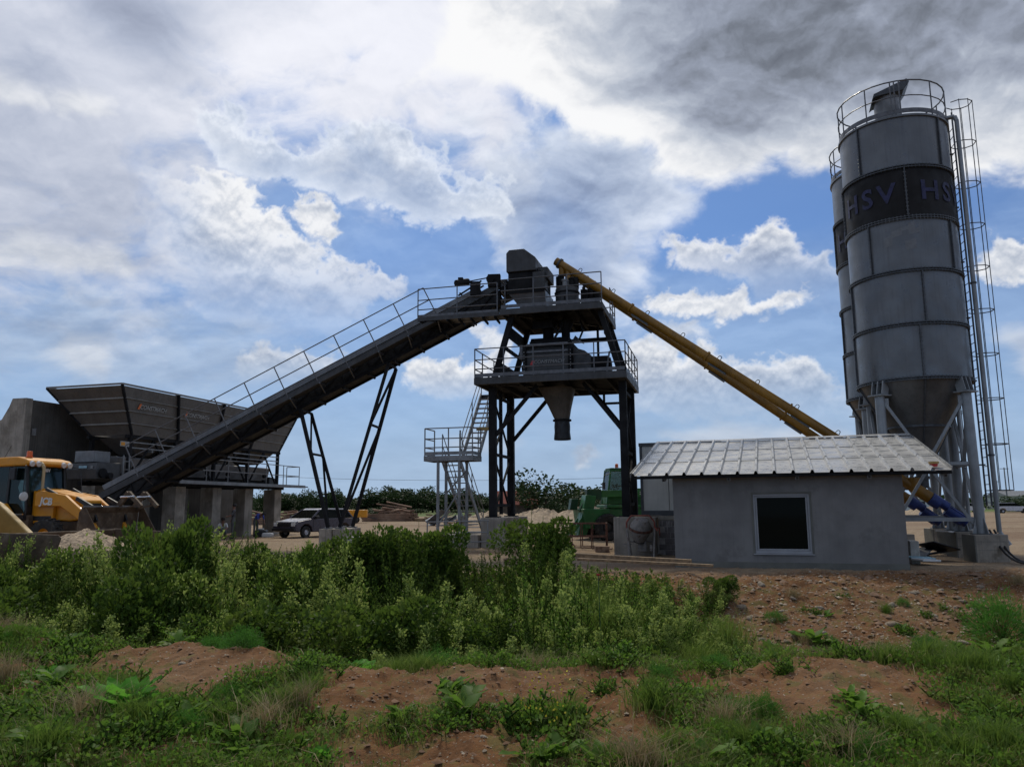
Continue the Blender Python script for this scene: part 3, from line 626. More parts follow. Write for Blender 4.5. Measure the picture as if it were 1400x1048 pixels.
# weigh hopper for cement
ch = thing('cement_weigh_hopper', 'round dark weigh hopper with stub pipes on top of the upper platform', 'hopper', (*wT(2.78, .95), Z2), RZT)
MB().lathe([(.20, 0), (.30, .05), (.44, .25), (.46, .28), (.46, .92), (.43, .98), (0, 1.02)], n=20).build('drum', X['plat'], ch, smooth=True)
MB().lathe([(.47, .75), (.50, .75), (.50, .80), (.47, .80)], n=20).build('band', X['frame'], ch)
for (a, b_, h) in ((-.22, -.1, 1.42), (.02, .12, 1.28), (.2, -.12, 1.3), (-.05, -.25, 1.22)):
    MB().tube((a, b_, .97), (a, b_, h), .09, 10).tube((a, b_, h), (a, b_, h+.06), .12, 10).build('stub_pipe', X['galv'] if h < 1.3 else X['frame'], ch, smooth=True)
MB().tube((.3, .2, 1.), (.3, .2, 1.45), .14, 12).tube((-.3, .15, 1.), (-.3, .15, 1.52), .17, 12).build('dust_filter', X['frame'], ch, smooth=True)
for k in range(3):
    a = 2*PI*k/3+.5; MB().bar((.5*math.cos(a), .5*math.sin(a), 0), (.5*math.cos(a), .5*math.sin(a), .6), .05).build('foot', X['frame'], ch)
# ================================================================ conveyor
CL = (-19.0, 32.35); CRZ = math.atan2(-1.75, 18.8)
cv = thing('belt_conveyor', 'long dark inclined belt conveyor with a side walkway climbing to the tower', 'conveyor', (CL[0], CL[1], 0), CRZ)
CM = .506; C0 = 1.43
def cz(x): return C0+CM*x             # cover top
LX = 18.75; cu = Vector((-CM, 0, 1)).normalized(); cd = Vector((1, 0, CM)).normalized()
def cp(x, y, d): return Vector((x, y, cz(x)))+cu*d
XC = 2.45
MB().bar(cp(XC, 0, -.02), cp(LX-1.0, 0, -.02), 1.06, .03, up=cu).bar(cp(XC, -.52, -.11), cp(LX-1.0, -.52, -.11), .03, .2, up=cu).bar(cp(XC, .52, -.11), cp(LX-1.0, .52, -.11), .03, .2, up=cu).build('belt_cover', X['cover'], cv)
for s in (-.5, .5):
    MB().bar(cp(-.2, s, -.36), cp(LX, s, -.36), .07, .24, up=cu).build('side_rail', X['plat'] if s < 0 else X['frame'], cv)
    MB().bar(cp(.1, s*1.0, -1.0), cp(LX-.3, s*1.0, -1.0), .07, .12, up=cu).build('bottom_chord', X['frame'], cv)
    n = 17
    lat = MB()
    for k in range(n):
        a, b_ = .2+(LX-.6)*k/n, .2+(LX-.6)*(k+1)/n
        lat.bar(cp(a, s, -.94), cp(b_, s, -.48), .05, .05, up=cu).bar(cp(b_, s, -.48), cp(b_, s, -.94), .05, .05, up=(0, 1, 0))
    lat.build('truss_lattice', X['frame'], cv)
MB().bar(cp(0, 0, -.24), cp(LX, 0, -.24), .8, .02, up=cu).bar(cp(0, 0, -.90), cp(LX, 0, -.90), .8, .02, up=cu).build('belt', X['belt'], cv)
MB().bar(cp(.6, -.46, -.70), cp(LX-.4, -.46, -.70), .012, .42, up=cu).bar(cp(.6, 0, -.97), cp(LX-.4, 0, -.97), .9, .012, up=cu).build('belt_guard', X['belt'], cv)
rm = MB().tube((0, -.46, 0), (0, .46, 0), .055, 8).mesh('roller', X['frame'])
for k in range(18): inst(rm, 'roller', cv, cp(.5+k*1.03, 0, -1.08))
for x, r in ((-.1, .2), (LX-.1, .26)): MB().tube(cp(x, -.5, -.5), cp(x, .5, -.5), r, 16).build('pulley', X['frame'], cv, smooth=True)
MB().bar(cp(-.5, -.55, -.25), cp(1.9, -.55, -.15), .03, .35, up=cu).bar(cp(-.5, .55, -.25), cp(1.9, .55, -.15), .03, .35, up=cu).build('skirt_board', X['frame'], cv)
MB().bb(-.6, .9, -.6, .6, .32, .42).bar((-.2, -.5, .3), (-.2, -.5, 1.0), .1).bar((-.2, .5, .3), (-.2, .5, 1.0), .1).bar((.7, -.5, .3), (.7, -.5, 1.1), .1).build('tail_frame', X['frame'], cv)
# walkway along the near side
wx0, wx1 = 4.2, 16.05
wkc = MB().bar(cp(wx0, -.90, -.62), cp(wx1, -.90, -.62), .62, .035, up=cu).bar(cp(wx0, -1.22, -.60), cp(wx1, -1.22, -.60), .035, .15, up=cu).build('walkway', X['plat'], cv)
tm = MB().bar((0, -.6, 0), (0, -1.2, 0), .03, .02).mesh('step_cleat', X['rail'])
for k in range(30): inst(tm, 'step_cleat', wkc, cp(wx0+.2+k*.4, 0, -.59))
bkm = MB().bar((0, -.5, -.02), (0, -1.25, -.02), .05, .07).bar((0, -.5, -.35), (0, -1.2, -.05), .04, .04).mesh('bracket', X['rail'])
for k in range(11): inst(bkm, 'bracket', wkc, cp(wx0+.1+k*1.17, 0, -.66))
rl = MB()
for k in (1.0, .60, .27): rl.tube(cp(wx0-.1, -1.22, -.6)+cu*1.38*k, cp(wx1, -1.22, -.6)+cu*1.38*k, .022, 6)
rl = rl.build('walkway_railing', X['rail'], cv); pm = MB().tube((0, 0, 0), cu*1.38, .024, 6).mesh('railing_post', X['rail'])
for k in range(11): inst(pm, 'railing_post', rl, cp(wx0-.1+(wx1-wx0+.1)*k/10, -1.22, -.6))
# supports
def cleg(xt, xb, zb=.95, zt=None, bars=2, w=.12):
    for s in (-1, 1):
        t_ = Vector((xt, .62*s, cz(xt)-1.25)); q_ = Vector((xb, .85*s, zb)); MB().bar(q_, t_, w).build('support_leg', X['frame'], cv)
        MB().bb(xb-.16, xb+.16, .85*s-.16, .85*s+.16, zb-.04, zb).build('foot_plate', X['rail'], cv)
    a0, a1 = Vector((xb, -.85, zb)), Vector((xt, -.62, cz(xt)-1.25)); b0, b1 = Vector((xb, .85, zb)), Vector((xt, .62, cz(xt)-1.25))
    fr = [0.0, .62, 1.] if bars == 2 else [0., .55, 1.]
    for k in range(len(fr)-1):
        MB().bar(a0.lerp(a1, fr[k]), b0.lerp(b1, fr[k+1]), .075).build('support_brace', X['frame'], cv)
        MB().bar(a0.lerp(a1, fr[k+1]), b0.lerp(b1, fr[k+1]), .08).build('support_crossbar', X['frame'], cv)
cleg(10.65, 12.0); cleg(14.2, 12.45)
# drive at the head
mo = MB(); c_ = cp(17.3, -.25, .42)
mo.tube(c_+Vector((-.25, .0, .12)), c_+Vector((.15, .5, .32)), .14, 12).box(c_+Vector((-.1, .2, .34)), (.2, .2, .12)); mo.build('drive_motor', X['frame'], cv, smooth=True)
MB().bar(cp(17.0, -.3, .12), cp(18.0, -.3, .22), .05, .06, up=cu).bar(cp(17.0, .4, .12), cp(18.0, .4, .22), .05, .06, up=cu).bar(cp(17.2, -.3, -.2), cp(17.1, -.3, .2), .06).bar(cp(17.8, -.3, -.2), cp(17.8, -.3, .22), .06).build('motor_bracket', X['frame'], cv)
MB().bar(cp(17.2, -.4, .55), cp(18.4, -.4, .12), .03, .04).bb(18.2, 18.7, -.66, -.4, cz(18.4)-.35, cz(18.4)+.15).tube(cp(18.3, -.72, .0), cp(18.3, -.3, .0), .16, 14).build('belt_drive', X['frame'], cv)
MB().bb(17.5, 17.9, -.75, -.55, cz(17.7)-.35, cz(17.7)+.2).build('control_box', X['frame'], cv)
# discharge head above the tower
hd = thing('conveyor_head_box', 'angular grey discharge hood at the top end of the conveyor above the tower', 'hood', (TL[0], TL[1], 0), RZT)
MB().prism([(.50, 10.78), (.50, 11.55), (.62, 11.68), (1.22, 11.68), (1.68, 11.3), (1.68, 10.78)], 1, .25, 1.85).build('hood', X['plat'], hd, bevel=.02)
MB().bb(.55, 1.95, .35, 1.75, 9.98, 10.77).build('lower_box', X['frame'], hd, bevel=.01)
MB().bb(1.55, 2.02, .30, .9, 10.05, 10.72).bb(1.7, 2.1, .5, 1.7, 10.5, 10.95).build('inspection_door', X['plat'], hd, bevel=.01)
for k in range(2): MB().bb(.5, 2.0, .28+1.5*k, .34+1.5*k, 9.90, 9.98).build('flange', X['frame'], hd)
MB().add([(.55, .3, 9.95), (2.05, .3, 9.95), (2.05, 1.8, 9.95), (.55, 1.8, 9.95), (1.15, .6, Z2+.02), (2.0, .6, Z2+.02), (2.0, 1.5, Z2+.02), (1.15, 1.5, Z2+.02)],
         [(0, 1, 5, 4), (1, 2, 6, 5), (2, 3, 7, 6), (3, 0, 4, 7), (0, 3, 2, 1), (4, 5, 6, 7)]).build('receiving_hopper', X['cover'], hd, bevel=.01)
MB().bb(1.2, 1.95, .52, .58, 9.2, 9.45).build('hopper_collar', X['frame'], hd)
# ================================================================ stair tower
stt = thing('stair_tower', 'galvanised steel stair with a railed landing left of the tower', 'staircase', (TL[0], TL[1], 0), RZT)
sx0, sx1, sy0, sy1, sz = -2.65, -.68, -.35, .75, 3.42
MB().bb(sx0, sx1, sy0, sy0+.06, sz, sz+.2).bb(sx0, sx1, sy1-.06, sy1, sz, sz+.2).bb(sx0, sx0+.06, sy0+.06, sy1-.06, sz, sz+.2).bb(sx1-.06, sx1, sy0+.06, sy1-.06, sz, sz+.2).build('landing_frame', X['galv'], stt)
MB().bb(sx0+.06, sx1-.06, sy0+.06, sy1-.06, sz+.16, sz+.19).build('landing_deck', X['plat'], stt)
railing(stt, [(sx0+.03, sy1-.03, sz+.2), (sx0+.03, sy0+.03, sz+.2), (sx1-.03, sy0+.03, sz+.2), (sx1-.03, sy1-.03, sz+.2)], 1.05, .8, .024, 'galv')
MB().bar((-1.55, sy1-.03, sz+.2), (-1.55, sy1-.03, sz+1.25), .05).build('gate_post', X['galv'], stt)
for (x, y) in ((-2.1, sy0+.1), (-1.25, sy0+.1), (-2.1, sy1-.1), (-1.25, sy1-.1)): MB().bar((x, y, .72), (x, y, sz), .09).build('post', X['galv'], stt)
MB().bar((-2.1, sy0+.1, 1.0), (-1.25, sy0+.1, 2.3), .05).bar((-2.1, sy1-.1, 2.2), (-1.25, sy1-.1, 3.1), .05).build('brace', X['galv'], stt)
MB().bar((-2.1, sy0+.1, 1.02), (-.5, sy0+.1, 1.06), .04).build('brace', X['galv'], stt)
stair(stt, (-2.3, sy1, sz+.12), (-2.25, 3.7, .62), (.72, 0, 0), 13)
stair(stt, (-1.48, sy1, sz+.12), (-1.48, 3.3, 6.42), (.66, 0, 0), 13)
MB().bb(-1.5, -.5, 3.3, 3.38, 6.2, 6.42).build('top_bracket', X['plat'], stt)
MB().bar((-.9, .8, 4.7), (-.15, .8, 4.7), .08, .12).build('tie_bar', X['tan'], stt)
# handrail lying on the ground in front
lr = thing('scaffold_rails', 'loose galvanised rail frame lying across the stair foundation', 'rail frame', (*wT(-2.2, -1.2), .3), RZT)
for k, z in enumerate((.12, .45, .86)): MB().tube((0, 0, z), (2.4, .0, z+.05), .025, 6).build('rail', X['galv'], lr)
for k in range(2): MB().tube((.05+2.3*k, 0, 0), (.05+2.3*k, 0, .92), .025, 6).build('upright', X['galv'], lr)
# ================================================================ concrete foundations of the tower
block('foundation_block', 'low wide concrete slab under the galvanised stair', -2.5, -.42, -.55, 3.9, .15, .68, rz=RZT, o=TL)
block('foundation_block', 'tall concrete block under the left tower legs', -.38, .55, -.35, 3.1, .1, 1.30, rz=RZT, o=TL)
rb = block('foundation_block', 'big concrete block under the right tower legs, behind the cement mixer', 4.60, 6.05, -.9, 3.2, -.1, 1.30, rz=RZT, o=TL)
# hollow block wall filling between that block and the hut
bw = thing('block_wall', 'rough grey block wall with pale mortar runs between tower block and hut', 'wall', (*wT(6.1, -.55), 0), RZT)
blk = MB().bb(.008, .392, 0, .2, .008, .19).mesh('block', X['cinder'])
for r_ in range(6):
    for k in range(7): inst(blk, 'block', bw, (k*.4-(.2 if r_ % 2 else 0)*1+.2, random.Random(r_*9+k).uniform(-.008, .008), r_*.2-.02))
MB().bb(0.02, 2.95, .02, .19, -.1, 1.18).build('mortar', X['mortar'], bw)
MB().bb(0, 3.0, -.02, 3.2, 1.185, 1.32).build('cap_slab', X['conc'], bw, bevel=.01)
dr = MB(); R_ = random.Random(4)
for k in range(26):
    x = .05+k*.11+R_.uniform(-.03, .03); dr.bar((x, -.012, 1.16), (x+R_.uniform(-.02, .02), -.012, 1.16-R_.uniform(.08, .55)), .028, .02)
dr.build('mortar_drips', X['mortar'], bw, kind='stuff')
# ================================================================ control cabin on the blocks
cb = thing('control_cabin', 'cream panel site cabin with dark frame behind the hut', 'cabin', (*wT(5.42, .55), 1.33), RZT)
cw, cdp, chh = 2.9, 2.2, 2.62
for k, (x0, x1) in enumerate(((.1, 1.0), (1.02, 1.92), (1.94, cw-.1))): MB().bb(x0, x1, .03, .08, .18, chh-.12).build('wall_panel', X['cabw'], cb)
for k, (y0, y1) in enumerate(((.1, 1.1), (1.12, cdp-.1))): MB().bb(.03, .08, y0, y1, .18, chh-.12).build('wall_panel', X['cabw'], cb)
MB().bb(cw-.08, cw-.03, .1, cdp-.1, .18, chh-.12).bb(.1, cw-.1, cdp-.08, cdp-.03, .18, chh-.12).build('wall_panel', X['cabw'], cb)
for (x, y) in ((0, 0), (cw-.1, 0), (0, cdp-.1), (cw-.1, cdp-.1)): MB().bb(x, x+.1, y, y+.1, .18, chh-.12).build('corner_post', X['cabd'], cb)
MB().bb(0, cw, 0, cdp, 0, .178).build('base_frame', X['cabd'], cb); MB().bb(-.02, cw+.02, -.02, cdp+.02, chh-.118, chh).build('roof_frame', X['cabd'], cb)
# ================================================================ hut
RZH = rad(-18.3); HL = (4.5, 22.03)
def wH(x, y): return HL[0]+x*math.cos(RZH)-y*math.sin(RZH), HL[1]+x*math.sin(RZH)+y*math.cos(RZH)
ht = thing('rendered_hut', 'small grey rendered hut with a ribbed metal roof and one white framed window', 'hut', (*HL, 0), RZH)
HW, HD, HE, HR = 5.86, 5.0, 2.47, 3.62
wl = MB(); x0, x1, z0, z1 = 2.14, 3.58, .40, 1.98
# front wall as a frame round the window opening
for (a, b_, c_, d_) in ((0, x0, -.3, HE), (x1, HW, -.3, HE), (x0, x1, -.3, z0), (x0, x1, z1, HE)): wl.bb(a, b_, 0, .22, c_, d_)
wl.prism([(.22, -.3), (HD, -.3), (HD, HR-.1), (.22, HE)], 0, 0, .22).prism([(.22, -.3), (HD, -.3), (HD, HR-.1), (.22, HE)], 0, HW-.22, HW).bb(.22, HW-.22, HD-.22, HD, -.3, HR-.1)
wl.build('wall', X['stucco'], ht)
MB().bb(-.012, HW+.012, -.012, -.0, -.3, .17).bb(HW, HW+.012, 0, HD, -.3, .17).build('plinth', X['damp'], ht)
wn = MB()
for (a, b_, c_, d_) in ((x0, x1, z0, z0+.07), (x0, x1, z1-.05, z1), (x0, x0+.05, z0+.07, z1-.05), (x1-.05, x1, z0+.07, z1-.05)): wn.bb(a, b_, .03, .10, c_, d_)
wn = wn.build('window', X['pvc'], ht, bevel=.006)
ws = MB()
for (a, b_, c_, d_) in ((x0+.055, x1-.055, z0+.075, z0+.12), (x0+.055, x1-.055, z1-.10, z1-.055), (x0+.055, x0+.10, z0+.12, z1-.10), (x1-.10, x1-.055, z0+.12, z1-.10)): ws.bb(a, b_, .075, .10, c_, d_)
ws.build('sash', X['pvc'], wn, bevel=.005)
MB().bb(x0+.09, x1-.09, .085, .095, z0+.11, z1-.09).build('pane', X['hglass'], wn)
MB().bb(x0-.05, x1+.05, -.05, .03, z0-.03, z0-.005).build('sill', X['pvc'], wn)
rg = MB()
for (a, b_, c_, d_) in ((x0-.05, x0-.004, z0-.03, z1+.05), (x1+.004, x1+.05, z0-.03, z1+.05), (x0-.004, x1+.004, z1+.004, z1+.05)): rg.bb(a, b_, -.012, .004, c_, d_)
rg.build('reveal', X['damp'], wn)
# roof: trapezoid sheets in three overlapping rows, each pan its own panel
sl_ = (HR-HE)/HD; ru = Vector((0, -sl_, 1)).normalized(); rd = Vector((0, 1, sl_)).normalized()
RX0, RX1, RY0, RLEN = -1.10, HW+1.08, -.42, 5.85; NP = 17; pw = (RX1-RX0)/NP
def rp(x, s, d=0.): return Vector((x, RY0, HE+sl_*RY0+.14))+rd*s+ru*d
def roofpanel(s0, s1, lift):
    m_ = MB(); pr = [(0, .0), (.03, .075), (.075, .075), (.105, .0), (pw, .0)]
    vs = []
    for s in (s0, s1):
        for (u, d) in pr: vs.append(rp(u, s, d+lift*(1 if s == s0 else .25)))
        for (u, d) in pr: vs.append(rp(u, s, d-.008+lift*(1 if s == s0 else .25)))
    k = len(pr); fs = []
    for i in range(k-1): fs += [(i, i+1, 2*k+i+1, 2*k+i), (k+i+1, k+i, 3*k+i, 3*k+i+1), (i+1, i, k+i, k+i+1), (2*k+i, 2*k+i+1, 3*k+i+1, 3*k+i)]
    m_.add(vs, fs); return m_.mesh('roof_panel', X['roof'])
for row, (s0, s1) in enumerate(((0, 2.12), (2.02, 4.05), (3.95, RLEN))):
    pmn = roofpanel(s0, s1, .004)
    for k in range(NP): inst(pmn, 'roof_panel', ht, (RX0+k*pw, 0, .012*row))
MB().bar(rp(RX0-.02, RLEN-.02, .07), rp(RX1+.02, RLEN-.02, .07), .28, .02, up=ru).build('ridge_flashing', X['roof'], ht)
for xx in (RX0-.01, RX1+.01): MB().bar(rp(xx, 0, .02), rp(xx, RLEN, .02), .03, .12, up=ru).build('verge_trim', X['galv'], ht)
MB().bar(rp(RX0, .03, -.06), rp(RX1, .03, -.06), .05, .07, up=ru).build('eave_purlin', X['frame'], ht)
for k in range(1, 5): MB().bar(rp(RX0+.05, k*1.3, -.055), rp(RX1-.05, k*1.3, -.055), .06, .05, up=ru).build('purlin', X['frame'], ht)
for k in range(5):
    x = RX0+.9+k*1.75; b_ = MB().bar(rp(x, .03, -.14), rp(x, RLEN-.2, -.14), .09, .09, up=ru).build('rafter', X['galv'], ht); MB().bar(rp(x, .02, -.14), rp(x, .029, -.14), .06, .06, up=ru).build('end_hole', X['black'], b_)
pot = MB().lathe([(0, 0), (.08, 0), (.11, .12), (.12, .13), (.10, .13), (.0, .08)], n=16).build('paint_pot', X['red'], None, smooth=True)
_p = Matrix.Translation((*HL, 0)) @ Matrix.Rotation(RZH, 4, 'Z') @ rp(RX1-.34, .32, .03); pot.location = _p; tag(pot, 'small red pot standing on the right corner of the hut roof', 'pot')
lid = MB().lathe([(.105, .07), (.116, .07), (.124, .125), (.118, .13)], n=16).build('rim', X['tan'], pot, smooth=True)
# ================================================================ silos
def silo(name, label, cx, cy, front=True):
    t = thing(name, label, 'silo', (cx, cy, 0), RZH, None)
    R, ZB, ZT, N = 1.76, 5.72, 14.78, 5; hh = (ZT-ZB)/N
    for k in range(N):
        z = ZT-hh*(k+1); m_ = X['band'] if k == 1 else X['silo']
        ring = MB().lathe([(R, z+.02), (R, z+hh-.02)], n=64).build('shell_ring', m_, t, smooth=True)
        fl = MB().lathe([(R-.01, z-.05), (R+.075, z-.05), (R+.075, z-.02), (R+.012, z-.018), (R+.012, z+.018), (R+.075, z+.02), (R+.075, z+.05), (R-.01, z+.05)], n=64).build('flange', X['seam'], ring)
        bts = MB()
        for j in range(96):
            a = 2*PI*j/96; p = Vector(((R+.045)*math.cos(a), (R+.045)*math.sin(a), z)); bts.tube(p-Vector((0, 0, .075)), p+Vector((0, 0, .075)), .016, 5)
        # vertical flanges, staggered from ring to ring
        off = rad((-136.4, -90.4, -132, -82, -89)[k])
        for j in range(4):
            a = off+j*PI/2; c_, s_ = math.cos(a), math.sin(a)
            MB().bar(((R+.03)*c_, (R+.03)*s_, z+.04), ((R+.03)*c_, (R+.03)*s_, z+hh-.04), .04, .07, up=(c_, s_, 0)).build('seam', X['seam'], ring)
            for q in range(12):
                zz = z+.12+q*(hh-.2)/12; tx, ty = -s_*.035, c_*.035
                bts.tube(((R+.045)*c_-tx*1.2, (R+.045)*s_-ty*1.2, zz), ((R+.045)*c_+tx*1.2, (R+.045)*s_+ty*1.2, zz), .016, 5)
        bts.build('bolts', X['seam'] if k != 1 else X['galv'], ring, kind='stuff')
    MB().lathe([(R, ZT-.02), (R+.06, ZT-.02), (R+.06, ZT+.05), (R, ZT+.06), (.5, ZT+.22), (0, ZT+.24)], n=64).build('roof', X['silo'], t, smooth=True)
    zc = 2.75; cn = MB().lathe([(R-.02, ZB), (.19, zc), (.19, zc-.15)], n=48).build('cone', X['cone'], t, smooth=True)
    sm = MB()
    for j in range(4):
        a = rad(-88)+j*PI/2; sm.bar(((R)*math.cos(a), (R)*math.sin(a), ZB-.03), (.22*math.cos(a), .22*math.sin(a), zc+.05), .05, .05)
    sm.build('cone_seam', X['seam'], cn)
    MB().lathe([(.95, 4.1), (1.0, 4.1), (1.0, 4.17), (.95, 4.17)], (0, 0, .10), 40).build('cone_flange', X['seam'], cn)
    MB().lathe([(.24, zc-.15), (.24, zc-.25), (.19, zc-.25), (.19, zc-.55)], n=20).build('outlet_valve', X['seam'], t, smooth=True)
    q = 1.3; ft = .72
    for (sx, sy) in ((-1, -1), (1, -1), (1, 1), (-1, 1)):
        l = MB().tube((q*sx, q*sy, ft+.03), (q*sx*.98, q*sy*.98, ZB-.45), .155, 16).build('leg', X['leg'], t, smooth=True)
        MB().bb(q*sx-.26, q*sx+.26, q*sy-.26, q*sy+.26, ft, ft+.03).build('base_plate', X['seam'], l)
        gs = MB()
        for a in range(4):
            dx_, dy_ = math.cos(a*PI/2+.5), math.sin(a*PI/2+.5)
            gs.add([(q*sx+dx_*.15, q*sy+dy_*.15, ft+.03), (q*sx+dx_*.30, q*sy+dy_*.30, ft+.03), (q*sx+dx_*.15, q*sy+dy_*.15, ft+.55), (q*sx+dx_*.15-dy_*.015, q*sy+dy_*.15+dx_*.015, ft+.03), (q*sx+dx_*.30-dy_*.015, q*sy+dy_*.30+dx_*.015, ft+.03), (q*sx+dx_*.15-dy_*.015, q*sy+dy_*.15+dx_*.015, ft+.55)], [(0, 1, 2), (5, 4, 3), (0, 2, 5, 3), (1, 4, 5, 2), (0, 3, 4, 1)])
        gs.build('gusset', X['leg'], l)
        u = Vector((sx, sy, 0)).normalized(); v = Vector((-u.y, u.x, 0)); hb = MB(); C = Vector((q*sx, q*sy, 0))
        for k in (-1, 0, 1): hb.bar(C*.98+v*k*.2+Vector((0, 0, ZB-.45)), C*.93+v*k*.2+Vector((0, 0, ZB-.02)), .03, .30, up=u)
        hb.bar(C*.98-v*.28+Vector((0, 0, ZB-.47)), C*.98+v*.28+Vector((0, 0, ZB-.47)), .5, .04)
        hb.build('leg_bracket', X['leg'], l)
    P = [(-1, -1), (1, -1), (1, 1), (-1, 1)]
    for i in range(4):
        a = Vector((*P[i], 0))*q; b_ = Vector((*P[(i+1) % 4], 0))*q; w = .09; e = (b_-a).normalized()*.15; up = Vector((0, 0, 1)); a2, b2 = a+e, b_-e; md = (a+b_)/2
        MB().bar(a2+up*2.95, b2+up*2.95, .10, .10).build('tie_beam', X['leg'], t)
        MB().bar(a2+up*1.18, b2+up*1.18, .10, .12).build('tie_beam', X['leg'], t)
        MB().bar(a2+up*5.0, md+up*3.05, w).bar(b2+up*5.0, md+up*3.05, w*.98).build('brace', X['leg'], t)
        MB().bar(a2+up*1.0, md+up*2.85, w).bar(b2+up*1.0, md+up*2.85, w*.98).build('brace', X['leg'], t)
        gp = MB()
        for c_ in (a2+up*4.98, b2+up*4.98, a2+up*1.05, b2+up*1.05): gp.bar(c_-up*.17, c_+up*.17, .26, .02, up=(b_-a).cross(up))
        gp.build('gusset', X['leg'], t)
    # roof railing
    NR = 28; h = 1.25; ra = MB(); pt = MB()
    aa = [2*PI*k/NR for k in range(NR+1)]
    for zz, r_ in ((h, .026), (h*.55, .02)): ra.path([(R*1.0*math.cos(a), R*math.sin(a), ZT+.06+zz) for a in aa[:-1]], r_, 5, True)
    ra.lathe([(R+.005, ZT+.12), (R+.005, ZT+.28), (R-.01, ZT+.28), (R-.01, ZT+.12)], n=48)
    ra = ra.build('roof_railing', X['rail'], t)
    pmn = MB().tube((0, 0, ZT+.0), (0, 0, ZT+.06+h), .024, 6).mesh('railing_post', X['rail'])
    for k in range(10):
        a = 2*PI*k/10+.35; inst(pmn, 'railing_post', ra, (R*math.cos(a), R*math.sin(a), 0))
    a = rad(-95)
    for d_ in (-.035, .035): inst(pmn, 'railing_post', ra, (R*math.cos(a+d_), R*math.sin(a+d_), 0))
    # dust filter on the roof
    MB().lathe([(.42, ZT+.0), (.42, ZT+1.30)], (-.2, -.75, 0), 20).build('dust_filter', X['galv'], t, smooth=True)
    MB().prism([(-.72, ZT+1.03), (-.66, ZT+1.22), (.42, ZT+1.62), (.50, ZT+1.50), (.30, ZT+1.22), (-.60, ZT+1.12)], 1, -1.25, -.2).build('filter_hood', X['seam'], t, bevel=.01)
    # lettering painted round the dark band
    zc_ = ZT-hh*1.5
    for a_, w_ in ((-133, 'HSV'), (-44, 'HSV'), (46, 'HSV'), (136, 'HSV')):
        me = text_mesh(w_, .95, X['navy'], depth=.003, space=1.3, bold=.02)
        bm = bmesh.new(); bm.from_mesh(me); bmesh.ops.subdivide_edges(bm, edges=[e for e in bm.edges if e.calc_length() > .25], cuts=3, use_grid_fill=False); bmesh.ops.triangulate(bm, faces=bm.faces)
        for v_ in bm.verts:
            an = rad(a_)+v_.co.x/R; rr = R+.022+v_.co.z; z_ = v_.co.y
            v_.co = Vector((rr*math.cos(an), rr*math.sin(an), zc_+z_))
        bm.to_mesh(me); bm.free(); inst(me, 'lettering', t)
    if True:
        # pale scuffs where lettering was rubbed off the third ring
        sc_ = MB()
        for (a_, dz_, w_, h_) in ((-103, .45, .32, .22), (-96, .62, .40, .12), (-88, .50, .2, .4), (-84, .5, .30, .16), (-90, -.05, .34, .34), (-112, .15, .26, .34)):
            aa_ = rad(a_); n_ = 5; z_ = ZT-hh*2.6+dz_
            sc_.add([((R+.004)*math.cos(aa_+w_*(i/n_-.5)/R), (R+.004)*math.sin(aa_+w_*(i/n_-.5)/R), z_+(h_ if j else 0)+i*.015) for j in (0, 1) for i in range(n_+1)], [(i, i+1, n_+2+i, n_+1+i) for i in range(n_)])
        X.setdefault('scuff', mat('rubbed patch', (.142, .147, .152), .5, .1, .1, 6)); sc_.build('rubbed_patch', X['scuff'], t)
    # ladder with safety cage on the outer side
    la = rad(7 if front else 12); e1 = Vector((math.cos(la), math.sin(la), 0)); e2 = Vector((-e1.y, e1.x, 0)); Lr = R+.22; up = Vector((0, 0, 1))
    ld = MB()
    for s in (-.21, .21): ld.bar(e1*Lr+e2*s+up*1.6, e1*Lr+e2*s+up*(ZT+.7), .045, .05)
    z = 1.7
    while z < ZT+.2: ld.tube(e1*Lr-e2*.21+up*z, e1*Lr+e2*.21+up*z, .014, 5); z += .3
    for z in (2.95, 5.8, 8, 10, 12, 14): ld.bar(e1*(R-.1)+up*z, e1*Lr+up*z, .05)
    ld.build('ladder', X['seam'], t)
    hoopa = [(-.21, .0), (-.36, .22), (-.34, .52), (-.17, .72), (.17, .72), (.34, .52), (.36, .22), (.21, 0)]
    hm = MB(); hm.path([e1*(Lr+b_)+e2*a for a, b_ in hoopa], .018, 5); hm = hm.mesh('cage_hoop', X['seam'])
    z = 2.1
    while z < ZT+1.2: inst(hm, 'cage_hoop', t, (0, 0, z)); z += 1.53
    vb_ = MB()
    for a, b_ in hoopa[1:-1]: vb_.bar(e1*(Lr+b_)+e2*a+up*2.1, e1*(Lr+b_)+e2*a+up*(ZT+1.12), .03, .02)
    vb_.build('cage_bars', X['seam'], t)
    # filling pipe
    lp = rad(-15); f1 = Vector((math.cos(lp), math.sin(lp), 0)); r_ = R+.30
    MB().path([f1*.9+up*(ZT+.3), f1*.95+up*(ZT+.02) if False else f1*1.3+up*(ZT-.0+.3), f1*(r_-.05)+up*(ZT+.28), f1*r_+up*(ZT+.1), f1*r_+up*.75], .075, 12).build('filling_pipe', X['leg'], t, smooth=True)
    for z in (3.2, 9.0): MB().tube(f1*r_+up*z, f1*r_+up*(z+.06), .10, 12).build('pipe_clamp', X['seam'], t)
    MB().tube(f1*r_+up*.75, f1*(r_+.25)+up*.35, .075, 12).build('pipe_elbow', X['leg'], t)
    # foundation blocks
    for (sx, sy) in P:
        wx = cx+q*sx*math.cos(RZH)-q*sy*math.sin(RZH); wy = cy+q*sx*math.sin(RZH)+q*sy*math.cos(RZH)
        yield_blocks.append((wx, wy, front, sx, sy))
    return t
yield_blocks = []
S1 = (13.9, 26.5); S2 = (15.1, 30.2)
silo('silo', 'front tall grey cement silo with a dark HSV band, right of the hut', *S1)
silo('silo', 'rear cement silo half hidden behind the nearer silo', *S2, False)
